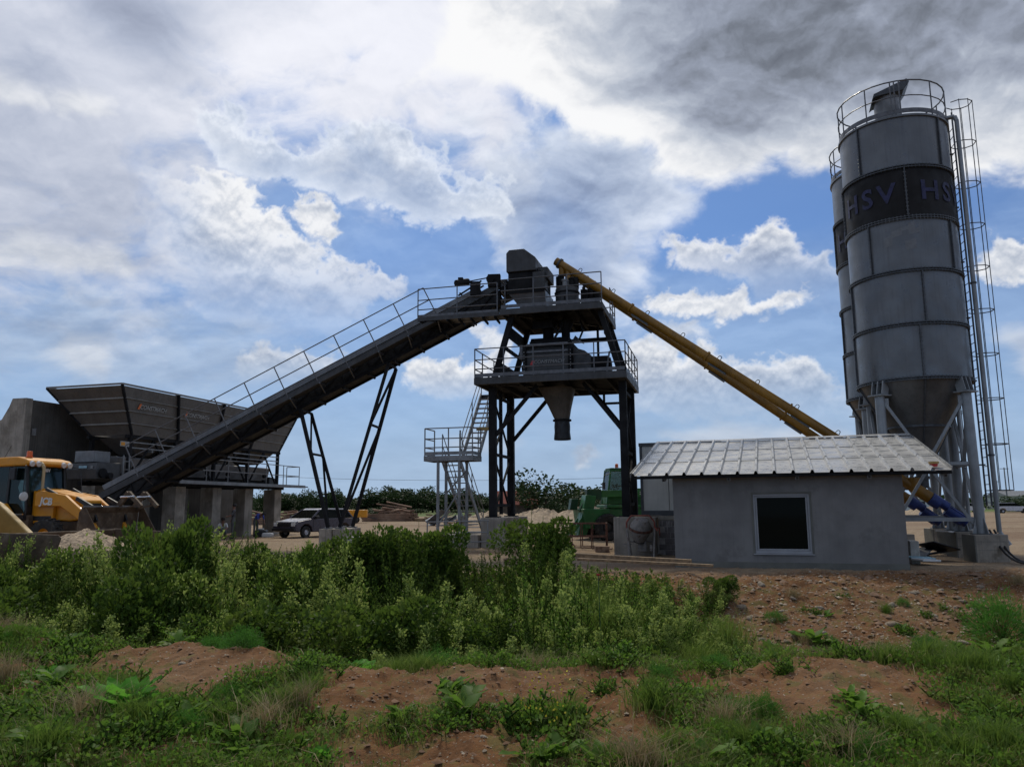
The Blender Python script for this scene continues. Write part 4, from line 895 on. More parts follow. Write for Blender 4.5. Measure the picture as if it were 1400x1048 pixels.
nm = {(-1, -1): 'front left', (1, -1): 'front right', (1, 1): 'rear right', (-1, 1): 'rear left'}
for (wx, wy, fr, sx, sy) in yield_blocks:
    o = MB().bb(-.50, .50, -.42, .42, -.4, .72).build('foundation_block', X['concl'] if (sx, sy) == (-1, 1) and fr else X['conc'], None, bevel=.015); o.location = (wx+.1, wy, 0); o.rotation_euler = (0, 0, rad(-6))
    MB().bb(-.502, .502, -.422, .422, .50, .512).bb(-.502, .502, -.422, .422, .24, .250).bb(-.502, -.46, -.424, .424, -.3, .70).build('shutter_line', X['damp'], o)
    tag(o, 'board marked concrete block under the %s leg of the %s silo' % (nm[(sx, sy)], 'front' if fr else 'rear'), 'concrete block', 'concrete blocks under the silos')
# ================================================================ screw conveyors
def screw(label, p0, p1, side):
    t = thing('screw_conveyor', label, 'screw conveyor', p0, 0, 'ochre screw conveyors from the silos to the tower')
    a = Vector((0, 0, 0)); b = Vector(p1)-Vector(p0); L = b.length; d = b/L; r = .165
    MB().tube(a, b, r, 20).build('tube', X['yel'], t, smooth=True)
    nrm = d.cross(Vector((0, 0, 1))).normalized(); upv = nrm.cross(d)
    for k in range(5):
        s = L*(.985-.225*k); MB().tube(a+d*s, a+d*(s+.07), r+.05, 20).build('flange', X['yel'] if k else X['seam'], t, smooth=True)
    hk = MB().path([upv*(r-.01)-d*.07, upv*(r+.11)-d*.05, upv*(r+.13), upv*(r+.11)+d*.05, upv*(r-.01)+d*.07], .014, 5).mesh('lifting_eye', X['seam'])
    for k in range(9): inst(hk, 'lifting_eye', t, d*(L*(.93-.105*k)))
    for k in (1, 2, 3):
        s = L*(.985-.225*k); MB().bar(a+d*(s-.9)-upv*(r+.015), a+d*(s-.15)-upv*(r+.015), .22, .05, up=upv).build('bearing_hatch', X['seam'], t)
    for s in ((L-.30, .42), (L-.62, .48)) if side == 0 else ((L-.35, .45),):
        MB().tube(a+d*s[0]-Vector((0, 0, .08)), a+d*s[0]-Vector((0, 0, s[1])), .13, 16).tube(a+d*s[0]-Vector((0, 0, s[1])), a+d*s[0]-Vector((0, 0, s[1]+.03)), .155, 16).build('spout', X['yel'], t, smooth=True)
    MB().tube(a+Vector((0, 0, .05)), a+Vector((0, 0, .35)), .2, 16).build('inlet', X['yel'], t, smooth=True)
    e = -d
    MB().tube(e*.0, e*.55, .20, 18).build('end_cap', X['yel'], t, smooth=True)
    MB().tube(e*.57, e*.9, .22, 16).tube(e*.9+upv*.06, e*1.15+upv*.06, .16, 16).build('gearbox', X['blue'], t, smooth=True)
    m_ = MB().tube(e*1.15-upv*.05, e*1.75-upv*.05, .19, 18).tube(e*1.75-upv*.05, e*1.86-upv*.05, .16, 16)
    for k in range(8):
        an = 2*PI*k/8; o_ = (nrm*math.cos(an)+upv*math.sin(an))*.195-upv*.05; m_.bar(e*1.18+o_, e*1.7+o_, .03, .03)
    m_.build('motor', X['blue'], t, smooth=True)
    return t
screw('nearer ochre screw conveyor tube running from the front silo up over the tower', (13.55, 26.4, 2.20), tuple(atY(760, 357, 29.9)), 0)
screw('lower ochre screw conveyor tube just behind and below the nearer one', (14.4, 29.5, 2.15), tuple(atY(770, 366, 31.6)), 1)
# ================================================================ aggregate hoppers
HR0 = (-16.7, 32.8); RZG = math.atan2(.965, .262)
def wG(u, v): c_, s_ = math.cos(RZG), math.sin(RZG); return HR0[0]+u*c_-v*s_, HR0[1]+u*s_+v*c_
hp = thing('aggregate_hopper', 'long flared brown grey steel aggregate hopper on concrete piers', 'hopper', (*HR0, 0), RZG)
ZA, ZTP = 4.95, 7.0; LU = 14.1; T = [(0, 0), (LU, 0), (LU, 4.0), (0, 4.0)]; B = [(1.15, .35), (12.9, .35), (12.9, 2.5), (1.15, 2.5)]
def ring(z):
    k = (z-ZA)/(ZTP-ZA); return [Vector((B[i][0]+(T[i][0]-B[i][0])*k, B[i][1]+(T[i][1]-B[i][1])*k, z)) for i in range(4)]
LV = [4.95, 5.42, 5.93, 6.46, 7.0]; DV = [0, .25, .5, .75, 1.]
for side in range(4):
    nd = 4 if side in (0, 2) else 1
    for li in range(4):
        r0, r1 = ring(LV[li]+(.04 if li else 0)), ring(LV[li+1]-.04); i, j = side, (side+1) % 4
        for k in range(nd):
            a, b_ = r0[i].lerp(r0[j], k/nd), r0[i].lerp(r0[j], (k+1)/nd); c_, d_ = r1[i].lerp(r1[j], (k+1)/nd), r1[i].lerp(r1[j], k/nd)
            MB().quad(a, b_, c_, d_, .02).build('panel', X['hop'], hp)
    for li in range(1, 4):
        r0, r1 = ring(LV[li]-.045), ring(LV[li]+.045); i, j = side, (side+1) % 4; m0 = (r0[i]+r1[i])/2; m1 = (r0[j]+r1[j])/2
        n_ = (r0[j]-r0[i]).cross(r1[i]-r0[i]).normalized()*.075
        if n_.dot(m0-Vector((LU/2, 2, 0))) < 0: n_ = -n_
        MB().add([r0[i], r1[i], m0+n_, r0[j], r1[j], m1+n_], [(0, 3, 5, 2), (2, 5, 4, 1), (0, 1, 4, 3), (0, 2, 1), (3, 4, 5)]).build('stiffener', X['rib'], hp)
tp, bt_ = ring(ZTP), ring(ZA)
for i in range(4):
    j = (i+1) % 4; MB().bar(tp[i]+Vector((0, 0, .03)), tp[j]+Vector((0, 0, .03)), .09, .07).build('top_rim', X['rib'], hp)
    MB().bar(bt_[i], tp[i], .10, .10).build('corner_post', X['frame'], hp)
for side in (0, 2):
    i, j = side, (side+1) % 4; n_ = Vector((0, -1 if side == 0 else 1, 0))*.05
    for k in (1, 2, 3): MB().bar(bt_[i].lerp(bt_[j], k/4)+n_, tp[i].lerp(tp[j], k/4)+n_, .09, .14, up=(0, 1, 0)).build('divider_rib', X['frame'], hp)
for k in (1, 2, 3):
    a, b_, c_, d_ = bt_[0].lerp(bt_[1], k/4), bt_[3].lerp(bt_[2], k/4), tp[3].lerp(tp[2], k/4), tp[0].lerp(tp[1], k/4); MB().quad(a, b_, c_, d_, .02).build('divider', X['hop'], hp)
fr0, fr1 = ring(5.0)[0], ring(6.99)[0]
for u_, z_ in ((2.1, 6.17), (5.2, 6.17), (8.6, 6.17), (11.5, 6.17)):
    k = (z_-ZA)/(ZTP-ZA); vv = .35*(1-k)-.02; upd = Vector((0, -.35, ZTP-ZA))
    put_text(hp, 'CONSTMACH', .27, X['pwhite'], (u_, vv-.012, z_), (1, 0, 0), upd, shear=.25, bold=.006)
    lg = MB().prism([(-1.02, -.11), (-.90, -.11), (-.80, .14), (-.92, .14)], 2, 0, .006).build('logo_mark', X['orange'], hp); x = Vector((1, 0, 0)); u2 = upd.normalized(); n_ = x.cross(u2); Mx = Matrix((x, u2, n_)).transposed().to_4x4(); Mx.translation = (u_+.05, vv-.012, z_); lg.matrix_local = Mx
# steel frame under the bins
us = [1.15+2.94*k for k in range(5)]
for u_ in us:
    for v_ in (.42, 2.45): MB().bar((u_, v_, 2.92), (u_, v_, 4.95), .15).build('column', X['frame'], hp)
for v_ in (.42, 2.45):
    MB().bar((.9, v_, 4.87), (13.1, v_, 4.87), .12, .14).build('frame_beam', X['frame'], hp); MB().bar((.6, v_, 2.84), (13.6, v_, 2.84), .14, .16).build('frame_beam', X['frame'], hp)
    for k in range(4):
        a, b_ = us[k], us[k+1]; m_ = (a+b_)/2; MB().bar((m_, v_, 4.8), (a+.1, v_, 3.0), .07).build('brace', X['frame'], hp); MB().bar((m_, v_, 4.8), (b_-.1, v_, 3.0), .07).build('brace', X['frame'], hp)
for k in range(4):
    m_ = us[k]+1.47
    MB().add([(m_-1.2, .5, 4.85), (m_+1.2, .5, 4.85), (m_+1.2, 2.35, 4.85), (m_-1.2, 2.35, 4.85), (m_-.45, 1.0, 4.15), (m_+.45, 1.0, 4.15), (m_+.45, 1.9, 4.15), (m_-.45, 1.9, 4.15)], [(0, 1, 5, 4), (1, 2, 6, 5), (2, 3, 7, 6), (3, 0, 4, 7), (4, 5, 6, 7)]).build('bin_gate', X['hop'], hp)
    MB().tube((m_, .45, 4.3), (m_, .95, 4.3), .06, 8).build('air_cylinder', X['galv'], hp)
for z_ in (4.62, 4.38): MB().bar((1.2, .36, z_), (12.9, .36, z_), .03, .05).build('air_pipe', X['galv'], hp)
sg = MB().bb(.50, 1.02, .33, .345, 4.4, 4.62).build('warning_sign', X['pwhite'], hp); MB().bb(.54, .76, .322, .33, 4.44, 4.58).build('warning_symbol', X['jcb'], sg)
# walkway of the hopper
MB().bb(3.2, 14.3, -.62, .25, 2.90, 2.98).bb(3.2, 14.3, -.66, -.62, 2.86, 3.02).build('walkway', X['cover'], hp)
railing(hp, [(3.4, -.63, 2.98), (13.6, -.63, 2.98), (13.6, .2, 2.98)], 1.1, 1.7, .024, 'galv', (1., .5), False)
MB().bar((13.6, -.4, 2.95), (15.0, -.4, 2.95), .06).build('outrigger', X['plat'], hp)
# weigh belt beneath the bins
wb = thing('weigh_belt', 'grey weigh belt unit hanging under the hopper bins', 'weigh belt', (*HR0, 0), RZG)
MB().prism([(.75, 3.95), (.95, 3.25), (1.95, 3.25), (2.15, 3.95), (2.05, 4.0), (.85, 4.0)], 0, .9, 12.7).build('trough', X['cover'], wb, bevel=.02)
MB().bb(-.3, 13.2, .95, 1.95, 3.0, 3.2).build('belt_frame', X['frame'], wb, bevel=.01)
hb_ = MB().prism([(-.75, 2.95), (-.85, 3.35), (-.75, 3.62), (.55, 3.66), (.55, 2.95)], 1, .25, 1.75).build('discharge_hood', X['plat'], wb, bevel=.03)
put_text(hb_, 'NOV', .16, X['teal'], (-.815, .85, 3.5), (0, -1, 0), (.1, 0, .27)) if False else MB().bb(-.86, -.845, .7, 1.1, 3.4, 3.5).build('maker_plate', X['teal'], hb_)
for y_ in (.45, 1.5): MB().bb(-.865, -.83, y_-.05, y_+.05, 3.38, 3.5).build('latch', X['galv'], hb_)
MB().bb(-.45, .45, .75, 1.75, 3.67, 4.15).build('motor_cover', X['cover'], wb, bevel=.03)
MB().tube((-.5, .15, 3.2), (-.5, .25, 3.2), .2, 14).tube((-.2, .05, 3.1), (-.2, .25, 3.1), .13, 14).build('end_bearing', X['frame'], wb)
vbm = MB().tube((0, .6, 3.5), (0, .74, 3.5), .1, 10).bb(-.12, .12, .6, .75, 3.2, 3.3).mesh('vibrator', X['frame'])
for k in range(7): inst(vbm, 'vibrator', wb, (1.8+k*1.7, 0, 0))
MB().prism([(12.75, 3.0), (12.75, 3.5), (13.3, 3.45), (13.7, 3.1), (13.7, 3.0)], 1, .8, 2.1).build('drive_end', X['plat'], wb, bevel=.02)
MB().bar((.6, .2, 3.0), (.6, .2, 4.0), .05).bar((.95, .2, 3.0), (.95, .2, 4.0), .05).bar((.6, .2, 3.4), (.95, .2, 3.4), .03).bar((.6, .2, 3.75), (.95, .2, 3.75), .03).build('access_ladder', X['galv'], wb)
# piers
for k, u_ in enumerate((1.5, 4.3, 7.05, 9.8, 12.65)):
    for v0, v1, w_ in ((.12, .85, 'front'), (2.1, 2.85, 'back')):
        block('concrete_pier', '%s concrete pier under the hopper, %s in its row counting away from the loader' % (w_, ('first', 'second', 'third', 'fourth', 'fifth')[k]), u_-.35, u_+.35, v0, v1, .0, 2.75, rz=RZG, o=HR0, cat='concrete pier', group='concrete piers under the hopper')
# ramp walls behind the hopper
rw = thing('ramp_wall', 'tall concrete retaining wall of the loading ramp behind the hopper', 'retaining wall', (*HR0, 0), RZG)
MB().prism([(-.4, 0), (-.4, 6.45), (14.6, 6.45), (14.6, 0)], 1, 4.25, 4.6).build('back_wall', X['conc_shade'], rw)
MB().prism([(4.25, 0), (4.25, 6.5), (5.0, 6.5), (5.15, 6.15), (5.5, 5.6), (16., 2.6), (16., 0)], 0, -.75, -.41).build('side_wall', X['conc'], rw)
MB().prism([(4.62, 0), (4.62, 5.9), (16., 2.4), (16., 0)], 0, -.40, 14.0).build('ramp_fill', X['sandp'], rw)
MB().bb(-.38, -.34, 4.0, 4.2, 4.9, 5.2).build('junction_box', X['galv'], rw)
# conveyor support blocks
for k, (x_, y_, lb) in enumerate(((12.0, -.85, 'front left'), (12.55, -.8, 'front right'), (12.0, .85, 'rear left'), (12.55, .9, 'rear right'))):
    pass
c_, s_ = math.cos(CRZ), math.sin(CRZ)
for (xa, xb, ya, yb, lb, m_) in ((11.72, 12.22, -1.1, 1.1, 'left concrete block under the conveyor support legs', 'conc'), (12.26, 12.72, -1.1, 1.1, 'right concrete block under the conveyor support legs', 'conc'), (12.78, 13.2, -1.0, -.4, 'small pale block right of the conveyor support legs', 'concl')):
    block('foundation_block', lb, xa, xb, ya, yb, .0, .90 if xa < 12.7 else .6, m=m_, rz=CRZ, o=CL)
# ================================================================ vehicles
def wheel(parent, name, c, r, w, hub='jcb', ax='y', lugs=18):
    p = [(r*.45, -w*.42), (r*.62, -w*.5), (r*.92, -w*.5), (r, -w*.36), (r, w*.36), (r*.92, w*.5), (r*.62, w*.5), (r*.45, w*.42)]
    t = MB().lathe(p, n=28, ax='y' if ax == 'y' else 'x')
    if lugs:
        for k in range(lugs):
            a = 2*PI*k/lugs; q = Vector((math.sin(a), 0, math.cos(a)))*r; t.bar(q+Vector((math.cos(a)*.03, -w*.45, 0)), q+Vector((-math.cos(a)*.06, w*.0, .0)), .05, .05, up=q); a += PI/lugs; q = Vector((math.sin(a), 0, math.cos(a)))*r; t.bar(q+Vector((math.cos(a)*.03, w*.45, 0)), q, .05, .05, up=q)
    o = t.build(name, X['tyre'], parent, smooth=True, loc=c)
    MB().lathe([(0, -w*.30), (r*.2, -w*.32), (r*.35, -w*.2), (r*.46, -w*.42), (r*.46, w*.42), (r*.35, w*.2), (r*.2, w*.32), (0, w*.3)], n=24, ax='y').build('rim', X[hub], o, smooth=True)
    return o
# ---- yellow backhoe loader (x forward)
BH = rad(-16); bo = (-16.0, 25.4)
zb = hz(*bo)
bh = thing('backhoe_loader', 'bright yellow backhoe loader parked beside the conveyor foot, bonnet to the right', 'backhoe loader', (*bo, .40), BH)
for s in (-1, 1):
    wheel(bh, 'rear_wheel', (0, s*.95, .74), .74, .42); wheel(bh, 'front_wheel', (2.2, s*.92, .52), .52, .34)
MB().bb(-.6, 2.9, -.35, .35, .5, .95).bb(-.3, 1.2, -.7, .7, .75, 1.15).build('chassis', X['mud'], bh, bevel=.02)
cab = MB()
# posts of the cab
C0_ = [(-.55, 1.1), (1.02, 1.15)]
for s in (-.78, .78):
    cab.bar((-.5, s, 1.1), (-.42, s*.95, 2.68), .07).bar((.38, s, 1.1), (.40, s*.96, 2.7), .07).bar((1.12, s*.92, 1.2), (.98, s*.88, 2.68), .07)
    cab.bb(-.52, 1.1, s-.03, s+.03, 1.05, 1.12)
cab.bb(-.55, 1.1, -.75, .75, 1.0, 1.12).bb(.98, 1.1, -.70, .70, 1.12, 1.42).build('cab_frame', X['black'], bh)
MB().prism([(-.62, 2.66), (-.62, 2.84), (-.3, 2.95), (.7, 2.97), (1.1, 2.88), (1.2, 2.74), (1.1, 2.68)], 1, -.86, .86).build('roof', X['jcb'], bh, bevel=.05)
for s in (-1, 1): MB().quad((.42, s*.77, 1.2), (1.06, s*.74, 1.2), (.95, s*.72, 2.66), (.44, s*.75, 2.66), .008).quad((-.44, s*.77, 1.2), (.34, s*.77, 1.2), (.36, s*.75, 2.66), (-.38, s*.75, 2.66), .008).build('side_window', X['glass'], bh)
MB().quad((1.09, -.68, 1.42), (1.09, .68, 1.42), (.97, .66, 2.66), (.97, -.66, 2.66), .008).build('windscreen', X['glass'], bh)
MB().quad((-.50, .68, 1.2), (-.50, -.68, 1.2), (-.44, -.66, 2.66), (-.44, .66, 2.66), .008).build('rear_window', X['glass'], bh)
cu_ = MB(); n = 13
for k in range(n):
    y = -.6+1.2*k/n; cu_.quad((1.0+(.03 if k % 2 else 0), y, 1.5), (1.0+(0 if k % 2 else .03), y+1.2/n, 1.5), (.93+(0 if k % 2 else .03), y+1.2/n, 2.6), (.93+(.03 if k % 2 else 0), y, 2.6), .006) if k not in (2, 3, 4, 5) else None
cu_.build('curtain', X['dirtc'], bh)
MB().bb(-.25, .3, -.28, .28, 1.3, 1.45).bb(-.3, -.18, -.26, .26, 1.45, 2.15).bb(-.28, -.2, -.15, .15, 2.15, 2.35).build('seat', X['black'], bh, bevel=.03)
MB().path([Vector((.78+.16*math.sin(a), .2*math.cos(a), 1.75+.1*math.sin(a))) for a in np.linspace(0, 2*PI, 13)[:-1]], .018, 6, True).tube((.78, 0, 1.75), (.95, 0, 1.3), .03).build('steering_wheel', X['black'], bh)
MB().prism([(1.1, 1.05), (1.1, 1.92), (1.3, 1.98), (2.75, 1.70), (2.92, 1.58), (2.92, 1.0), (2.5, .95)], 1, -.40, .40).build('bonnet', X['jcb'], bh, bevel=.04)
MB().prism([(1.12, .90), (1.12, 1.90), (1.75, 1.80), (1.95, 1.4), (1.95, .90)], 1, -.52, -.41).prism([(1.12, .90), (1.12, 1.90), (1.75, 1.80), (1.95, 1.4), (1.95, .90)], 1, .41, .52).build('side_panel', X['jcb'], bh, bevel=.02)
MB().bb(1.95, 2.75, -.30, .30, 1.435, 1.46).build('bonnet_recess', X['tan'], bh) if False else None
MB().bb(2.925, 2.95, -.34, .34, 1.05, 1.5).build('grille', X['black'], bh)
put_text(bh, 'JCB', .30, X['white'], (1.80, -.668, 1.56), (1, 0, -.08), (0, 0, 1), bold=.012, shear=.1)
MB().bb(1.15, 1.88, -.53, -.52, .98, 1.12).build('side_grille', X['black'], bh)
MB().tube((1.28, -.36, 1.85), (1.28, -.36, 2.68), .045, 10).path([(1.28, -.36, 2.6), (1.22, -.36, 2.72), (1.15, -.36, 2.78)], .05, 10).build('exhaust', X['cream'], bh, smooth=True)
MB().lathe([(.10, 2.96), (.10, 3.0), (.08, 3.0), (.085, 3.12), (.07, 3.16), (0, 3.17)], (.75, -.45, 0), 14).build('beacon', X['amber'], bh, smooth=True)
MB().tube((-.1, -.6, 2.95), (.1, -.55, 3.35), .008, 5).build('antenna', X['black'], bh)
wl_ = MB().tube((1.14, 0, 2.76), (1.22, 0, 2.73), .085, 14).mesh('work_light', X['lamp'], True)
for y in (-.72, -.48, .48, .72): inst(wl_, 'work_light', bh, (0, y, 0))
for x in (-.2,): MB().tube((x, -.87, 2.76), (x, -.93, 2.74), .07, 12).build('work_light', X['lamp'], bh)
put_text(bh, 'HSV', .14, X['white'], (1.02, 0, 2.56), (0, 1, 0), (-.07, 0, 1), bold=.006)
for s in (-1, 1):
    m_ = MB().path([(1.1, s*.85, 2.7), (1.3, s*1.05, 2.65), (1.38, s*1.12, 1.75)], .015, 5).build('mirror_arm', X['black'], bh); MB().lathe([(0, -.03), (.13, -.02), (.14, .03), (0, .05)], (1.4, s*1.13, 1.72), 14, ax='x').build('mirror', X['lamp'], m_, smooth=True)
MB().bb(.55, .75, -.93, -.84, 2.25, 2.62).build('mirror', X['black'], bh, bevel=.02)
MB().prism([(-.75, .9), (-.75, 1.25), (-.5, 1.52), (.45, 1.52), (.75, 1.2), (.8, .85), (.6, .85), (.45, 1.15), (-.4, 1.2), (-.55, .9)], 1, -1.14, -.80).prism([(-.75, .9), (-.75, 1.25), (-.5, 1.52), (.45, 1.52), (.75, 1.2), (.8, .85), (.6, .85), (.45, 1.15), (-.4, 1.2), (-.55, .9)], 1, .80, 1.14).build('rear_fender', X['jcb'], bh, bevel=.02)
_before = set(bh.children)
for s in (-1, 1):     # loader arms with their rams
    y = s*.60
    MB().prism([(1.35, 1.02), (1.35, 1.42), (1.55, 1.5), (2.5, 1.35), (3.55, .62), (3.75, .35), (3.55, .28), (3.35, .45), (2.35, 1.02)], 1, y-.06, y+.06).build('loader_arm', X['jcb'], bh, bevel=.015)
    rm_ = MB().tube((1.7, y-.1*s-.09, 1.55), (2.65, y-.1*s-.09, 1.12), .055, 10).build('hydraulic_ram', X['black'], bh, smooth=True); MB().tube((2.65, y-.1*s-.09, 1.12), (3.35, y-.1*s-.09, .80), .03, 10).build('rod', X['chrome'], rm_, smooth=True)
    MB().bar((2.9, y, 1.25), (3.5, y, .98), .07, .12).bar((3.5, y, .98), (3.7, y, .55), .07, .1).build('tilt_lever', X['black'], bh)
bk = MB().prism([(3.72, .10), (3.62, .35), (3.66, .80), (3.78, .98), (3.70, .98), (3.58, .82), (3.54, .35), (3.66, .04), (4.55, -.02), (4.60, .02)], 1, -1.16, 1.16)
bk.prism([(3.72, .08), (3.64, .4), (3.68, .9), (3.85, .95), (4.5, .0)], 1, -1.19, -1.162).prism([(3.72, .08), (3.64, .4), (3.68, .9), (3.85, .95), (4.5, .0)], 1, 1.162, 1.19)
bk = bk.build('bucket', X['mud'], bh, bevel=.01); MB().bar((3.74, -1.16, 1.0), (3.74, 1.16, 1.0), .05).build('bucket_rail', X['galv'], bk)
for y in (.25, .95):
    MB().bar((3.7, y, 1.02), (4.05, y, 1.42), .10, .14).bar((4.05, y, 1.42), (4.55, y, .98), .09, .12).bar((3.7, y+.02, .9), (4.45, y+.02, 1.05), .05).build('clam_ram', X['mud'], bk); MB().tube((3.8, y-.05, 1.28), (4.3, y-.05, 1.30), .035, 10).build('clam_rod', X['chrome'], bk)
for _o in set(bh.children)-_before: _o.location.z += .40
# ---- second machine at the frame edge: tan arm and bucket full of gravel
l2 = thing('wheel_loader', 'dusty tan wheel loader at the left edge holding a low bucket of gravel', 'wheel loader', (-11.95, 17.4, -.15), rad(-14))
MB().prism([(-1.9, 1.1), (-1.9, 2.2), (-1.2, 2.3), (-.55, 2.02), (.1, 1.55), (.5, 1.25), (.52, .95), (.3, .8), (-.3, 1.15), (-.9, 1.25), (-1.2, 1.0)], 1, -.15, .02).build('lift_arm', X['tan'], l2, bevel=.03)
MB().prism([(-1.9, 1.1), (-1.9, 2.2), (-1.2, 2.3), (-.55, 2.02), (.1, 1.55), (.5, 1.25), (.52, .95), (.3, .8), (-.3, 1.15), (-.9, 1.25), (-1.2, 1.0)], 1, 1.1, 1.27).build('lift_arm', X['tan'], l2, bevel=.03)
MB().bb(-4.2, -1.6, -.4, 1.5, .8, 1.9).bb(-4.0, -2.2, -.2, 1.3, 1.9, 3.1).build('body', X['tan'], l2, bevel=.06)
for y in (-.3, 1.4):
    wheel(l2, 'front_wheel', (-2.1, y, .7), .78, .5, 'tan'); wheel(l2, 'rear_wheel', (-4.3, y, .7), .78, .5, 'tan')
rm_ = MB().tube((-1.2, -.28, 2.5), (.1, -.28, 1.78), .085, 14).build('tilt_ram', X['black'], l2, smooth=True)
MB().tube((.1, -.28, 1.78), (.55, -.28, 1.50), .045, 12).build('rod', X['chrome'], rm_, smooth=True)
MB().bar((.52, -.28, 1.52), (.78, -.28, 1.30), .16, .10).bar((.50, -.28, 1.30), (.82, -.28, 1.32), .1, .06).build('linkage', X['mud'], l2, bevel=.01)
pr = [(.55, .65), (.50, 1.0), (.62, 1.38), (.70, 1.38), (.62, 1.0), (.66, .72), (1.9, .62), (1.9, .56)]
b2 = MB().prism(pr, 1, -.9, 2.2)
b2.prism([(.52, .62), (.5, 1.0), (.62, 1.40), (2.05, 1.36), (2.12, 1.30), (1.88, .58)], 1, -.93, -.902).prism([(.52, .62), (.5, 1.0), (.62, 1.40), (1.95, 1.34), (1.88, .58)], 1, 2.202, 2.23)
b2 = b2.build('bucket', X['mud'], l2, bevel=.012)
def heap(cx, cy, rx, ry, h, seed, n=72, m_=22, base=None):
    vs = []; fs = []; k = 0
    A = np.linspace(0, 1, m_); 
    for i in range(m_):
        for j in range(n):
            a = 2*PI*j/n; r = A[i]; x, y = rx*r*math.cos(a), ry*r*math.sin(a)
            zz = h*(1-r**1.25)+.16*h*float(vnoise([x*3+seed], [y*3], 4, 60+seed)[0])*(1-r)*2; x *= 1+.12*math.sin(3*a+seed)
            vs.append((x, y, max(zz, 0) - (.35 if i == m_-1 else 0)))
    for i in range(m_-1):
        for j in range(n): fs.append((i*n+j, i*n+(j+1) % n, (i+1)*n+(j+1) % n, (i+1)*n+j))
    return MB().add(vs, fs)
b2.location.x = 1.15
MB().bar((.3, -.06, 1.1), (1.75, -.06, .95), .14, .2).bar((.3, 1.18, 1.1), (1.75, 1.18, .95), .14, .2).build('bucket_link', X['tan'], l2, bevel=.02)
o = heap(0, 0, .70, 1.4, .48, 2).build('gravel_load', X['gravel'], b2, smooth=True, loc=(1.25, .65, .95))
def put_heap(label, px, Y, rx, ry, h, seed, m_='gravel', name='gravel_heap', cat='gravel heap', sub=.15):
    d = ray(px, 692); x = d.x/d.y*Y; o = heap(0, 0, rx, ry, h, seed).build(name, X[m_], None, smooth=True, loc=(x, Y, hz(x, Y)-sub)); return tag(o, label, cat)
put_heap('beige gravel heap in front of the low bucket at the left edge', 60, 16.2, 1.1, .7, 1.02, 5)
# ---- dark hatchback with a silver bonnet
ca = thing('parked_car', 'dark plum five door hatchback with a silver bonnet by the conveyor legs', 'car', (*(atY(430, 730, 40.5).xy), float(.24)), rad(-122))
sc_ = 1.0
def shell(pts, name, m_, par, wid, tp=0., bevel=.04): return MB().prism(pts, 1, -wid, wid).build(name, m_, par, bevel=bevel)
body = [(-2.0, .35), (-2.05, .62), (-1.98, .92), (-1.0, .95), (1.0, .93), (1.85, .80), (2.02, .68), (2.05, .35), (1.75, .28), (1.66, .52), (1.45, .66), (1.2, .66), (1.0, .52), (.93, .28), (-.93, .28), (-1.0, .52), (-1.2, .66), (-1.45, .66), (-1.66, .52), (-1.75, .28)]
MB().prism(body, 1, -.82, .82).build('body', X['purple'], ca, bevel=.04)
gh = [(-1.92, .94), (-1.62, 1.36), (.28, 1.38), (.95, .94)]
w0, w1 = .79, .60
vs = [(x, s*(w0 if z < 1 else w1), z) for s in (-1, 1) for x, z in gh]
MB().add(vs, [(0, 1, 2, 3)[::-1], (4, 5, 6, 7), (0, 3, 7, 4), (0, 4, 5, 1), (3, 2, 6, 7)]).build('glasshouse', X['hglass'], ca)
MB().add([(x, s*(w+.0), z) for s, w in ((-1, w1), (1, w1)) for x, z in ((-1.68, 1.355), (-1.5, 1.43), (.15, 1.44), (.33, 1.36))], [(0, 1, 2, 3), (7, 6, 5, 4), (0, 4, 5, 1), (1, 5, 6, 2), (2, 6, 7, 3), (0, 3, 7, 4)]).build('roof', X['silv'], ca, bevel=.02)
for s in (-1, 1):
    for (x0, x1) in (((.97, .94), (.30, 1.37)), ((.02, .94), (-.08, 1.37)), ((-1.0, .94), (-.98, 1.37)), ((-1.92, .94), (-1.62, 1.37))):
        MB().bar((x0[0], s*(w0+.01), x0[1]), (x1[0], s*(w1+.01), x1[1]), .07, .04, up=(0, s, .3)).build('pillar', X['purple'], ca)
    wheel(ca, 'wheel', (1.33, s*.74, .29), .29, .19, 'silv', lugs=0); wheel(ca, 'wheel', (-1.33, s*.74, .29), .29, .19, 'silv', lugs=0)
    MB().bb(1.98, 2.045, s*.62-.14, s*.62+.14, .58, .74).build('headlight', X['lamp'], ca, bevel=.02)
    MB().bb(.62, .82, s*.90-.08, s*.90+.08, .96, 1.08).build('wing_mirror', X['black'], ca, bevel=.02)
    MB().bb(-.18, -.02, s*.83-.01, s*.83+.01, .78, .81).build('door_handle', X['black'], ca); MB().bb(-.052, -.04, s*.822-.006, s*.822+.006, .4, .93).bb(.88, .892, s*.822-.006, s*.822+.006, .4, .9).build('door_gap', X['black'], ca)
MB().add([(.98, -.74, .955), (.98, .74, .955), (1.95, .72, .80), (1.95, -.72, .80), (.98, -.74, .93), (.98, .74, .93), (1.95, .72, .77), (1.95, -.72, .77)], [(0, 1, 2, 3), (7, 6, 5, 4), (0, 3, 7, 4), (1, 5, 6, 2), (3, 2, 6, 7)]).build('bonnet', X['silv'], ca)
MB().bb(2.02, 2.06, -.46, .46, .58, .72).build('grille', X['black'], ca); MB().bb(1.98, 2.12, -.8, .8, .34, .50).build('bumper', X['black'], ca, bevel=.03)
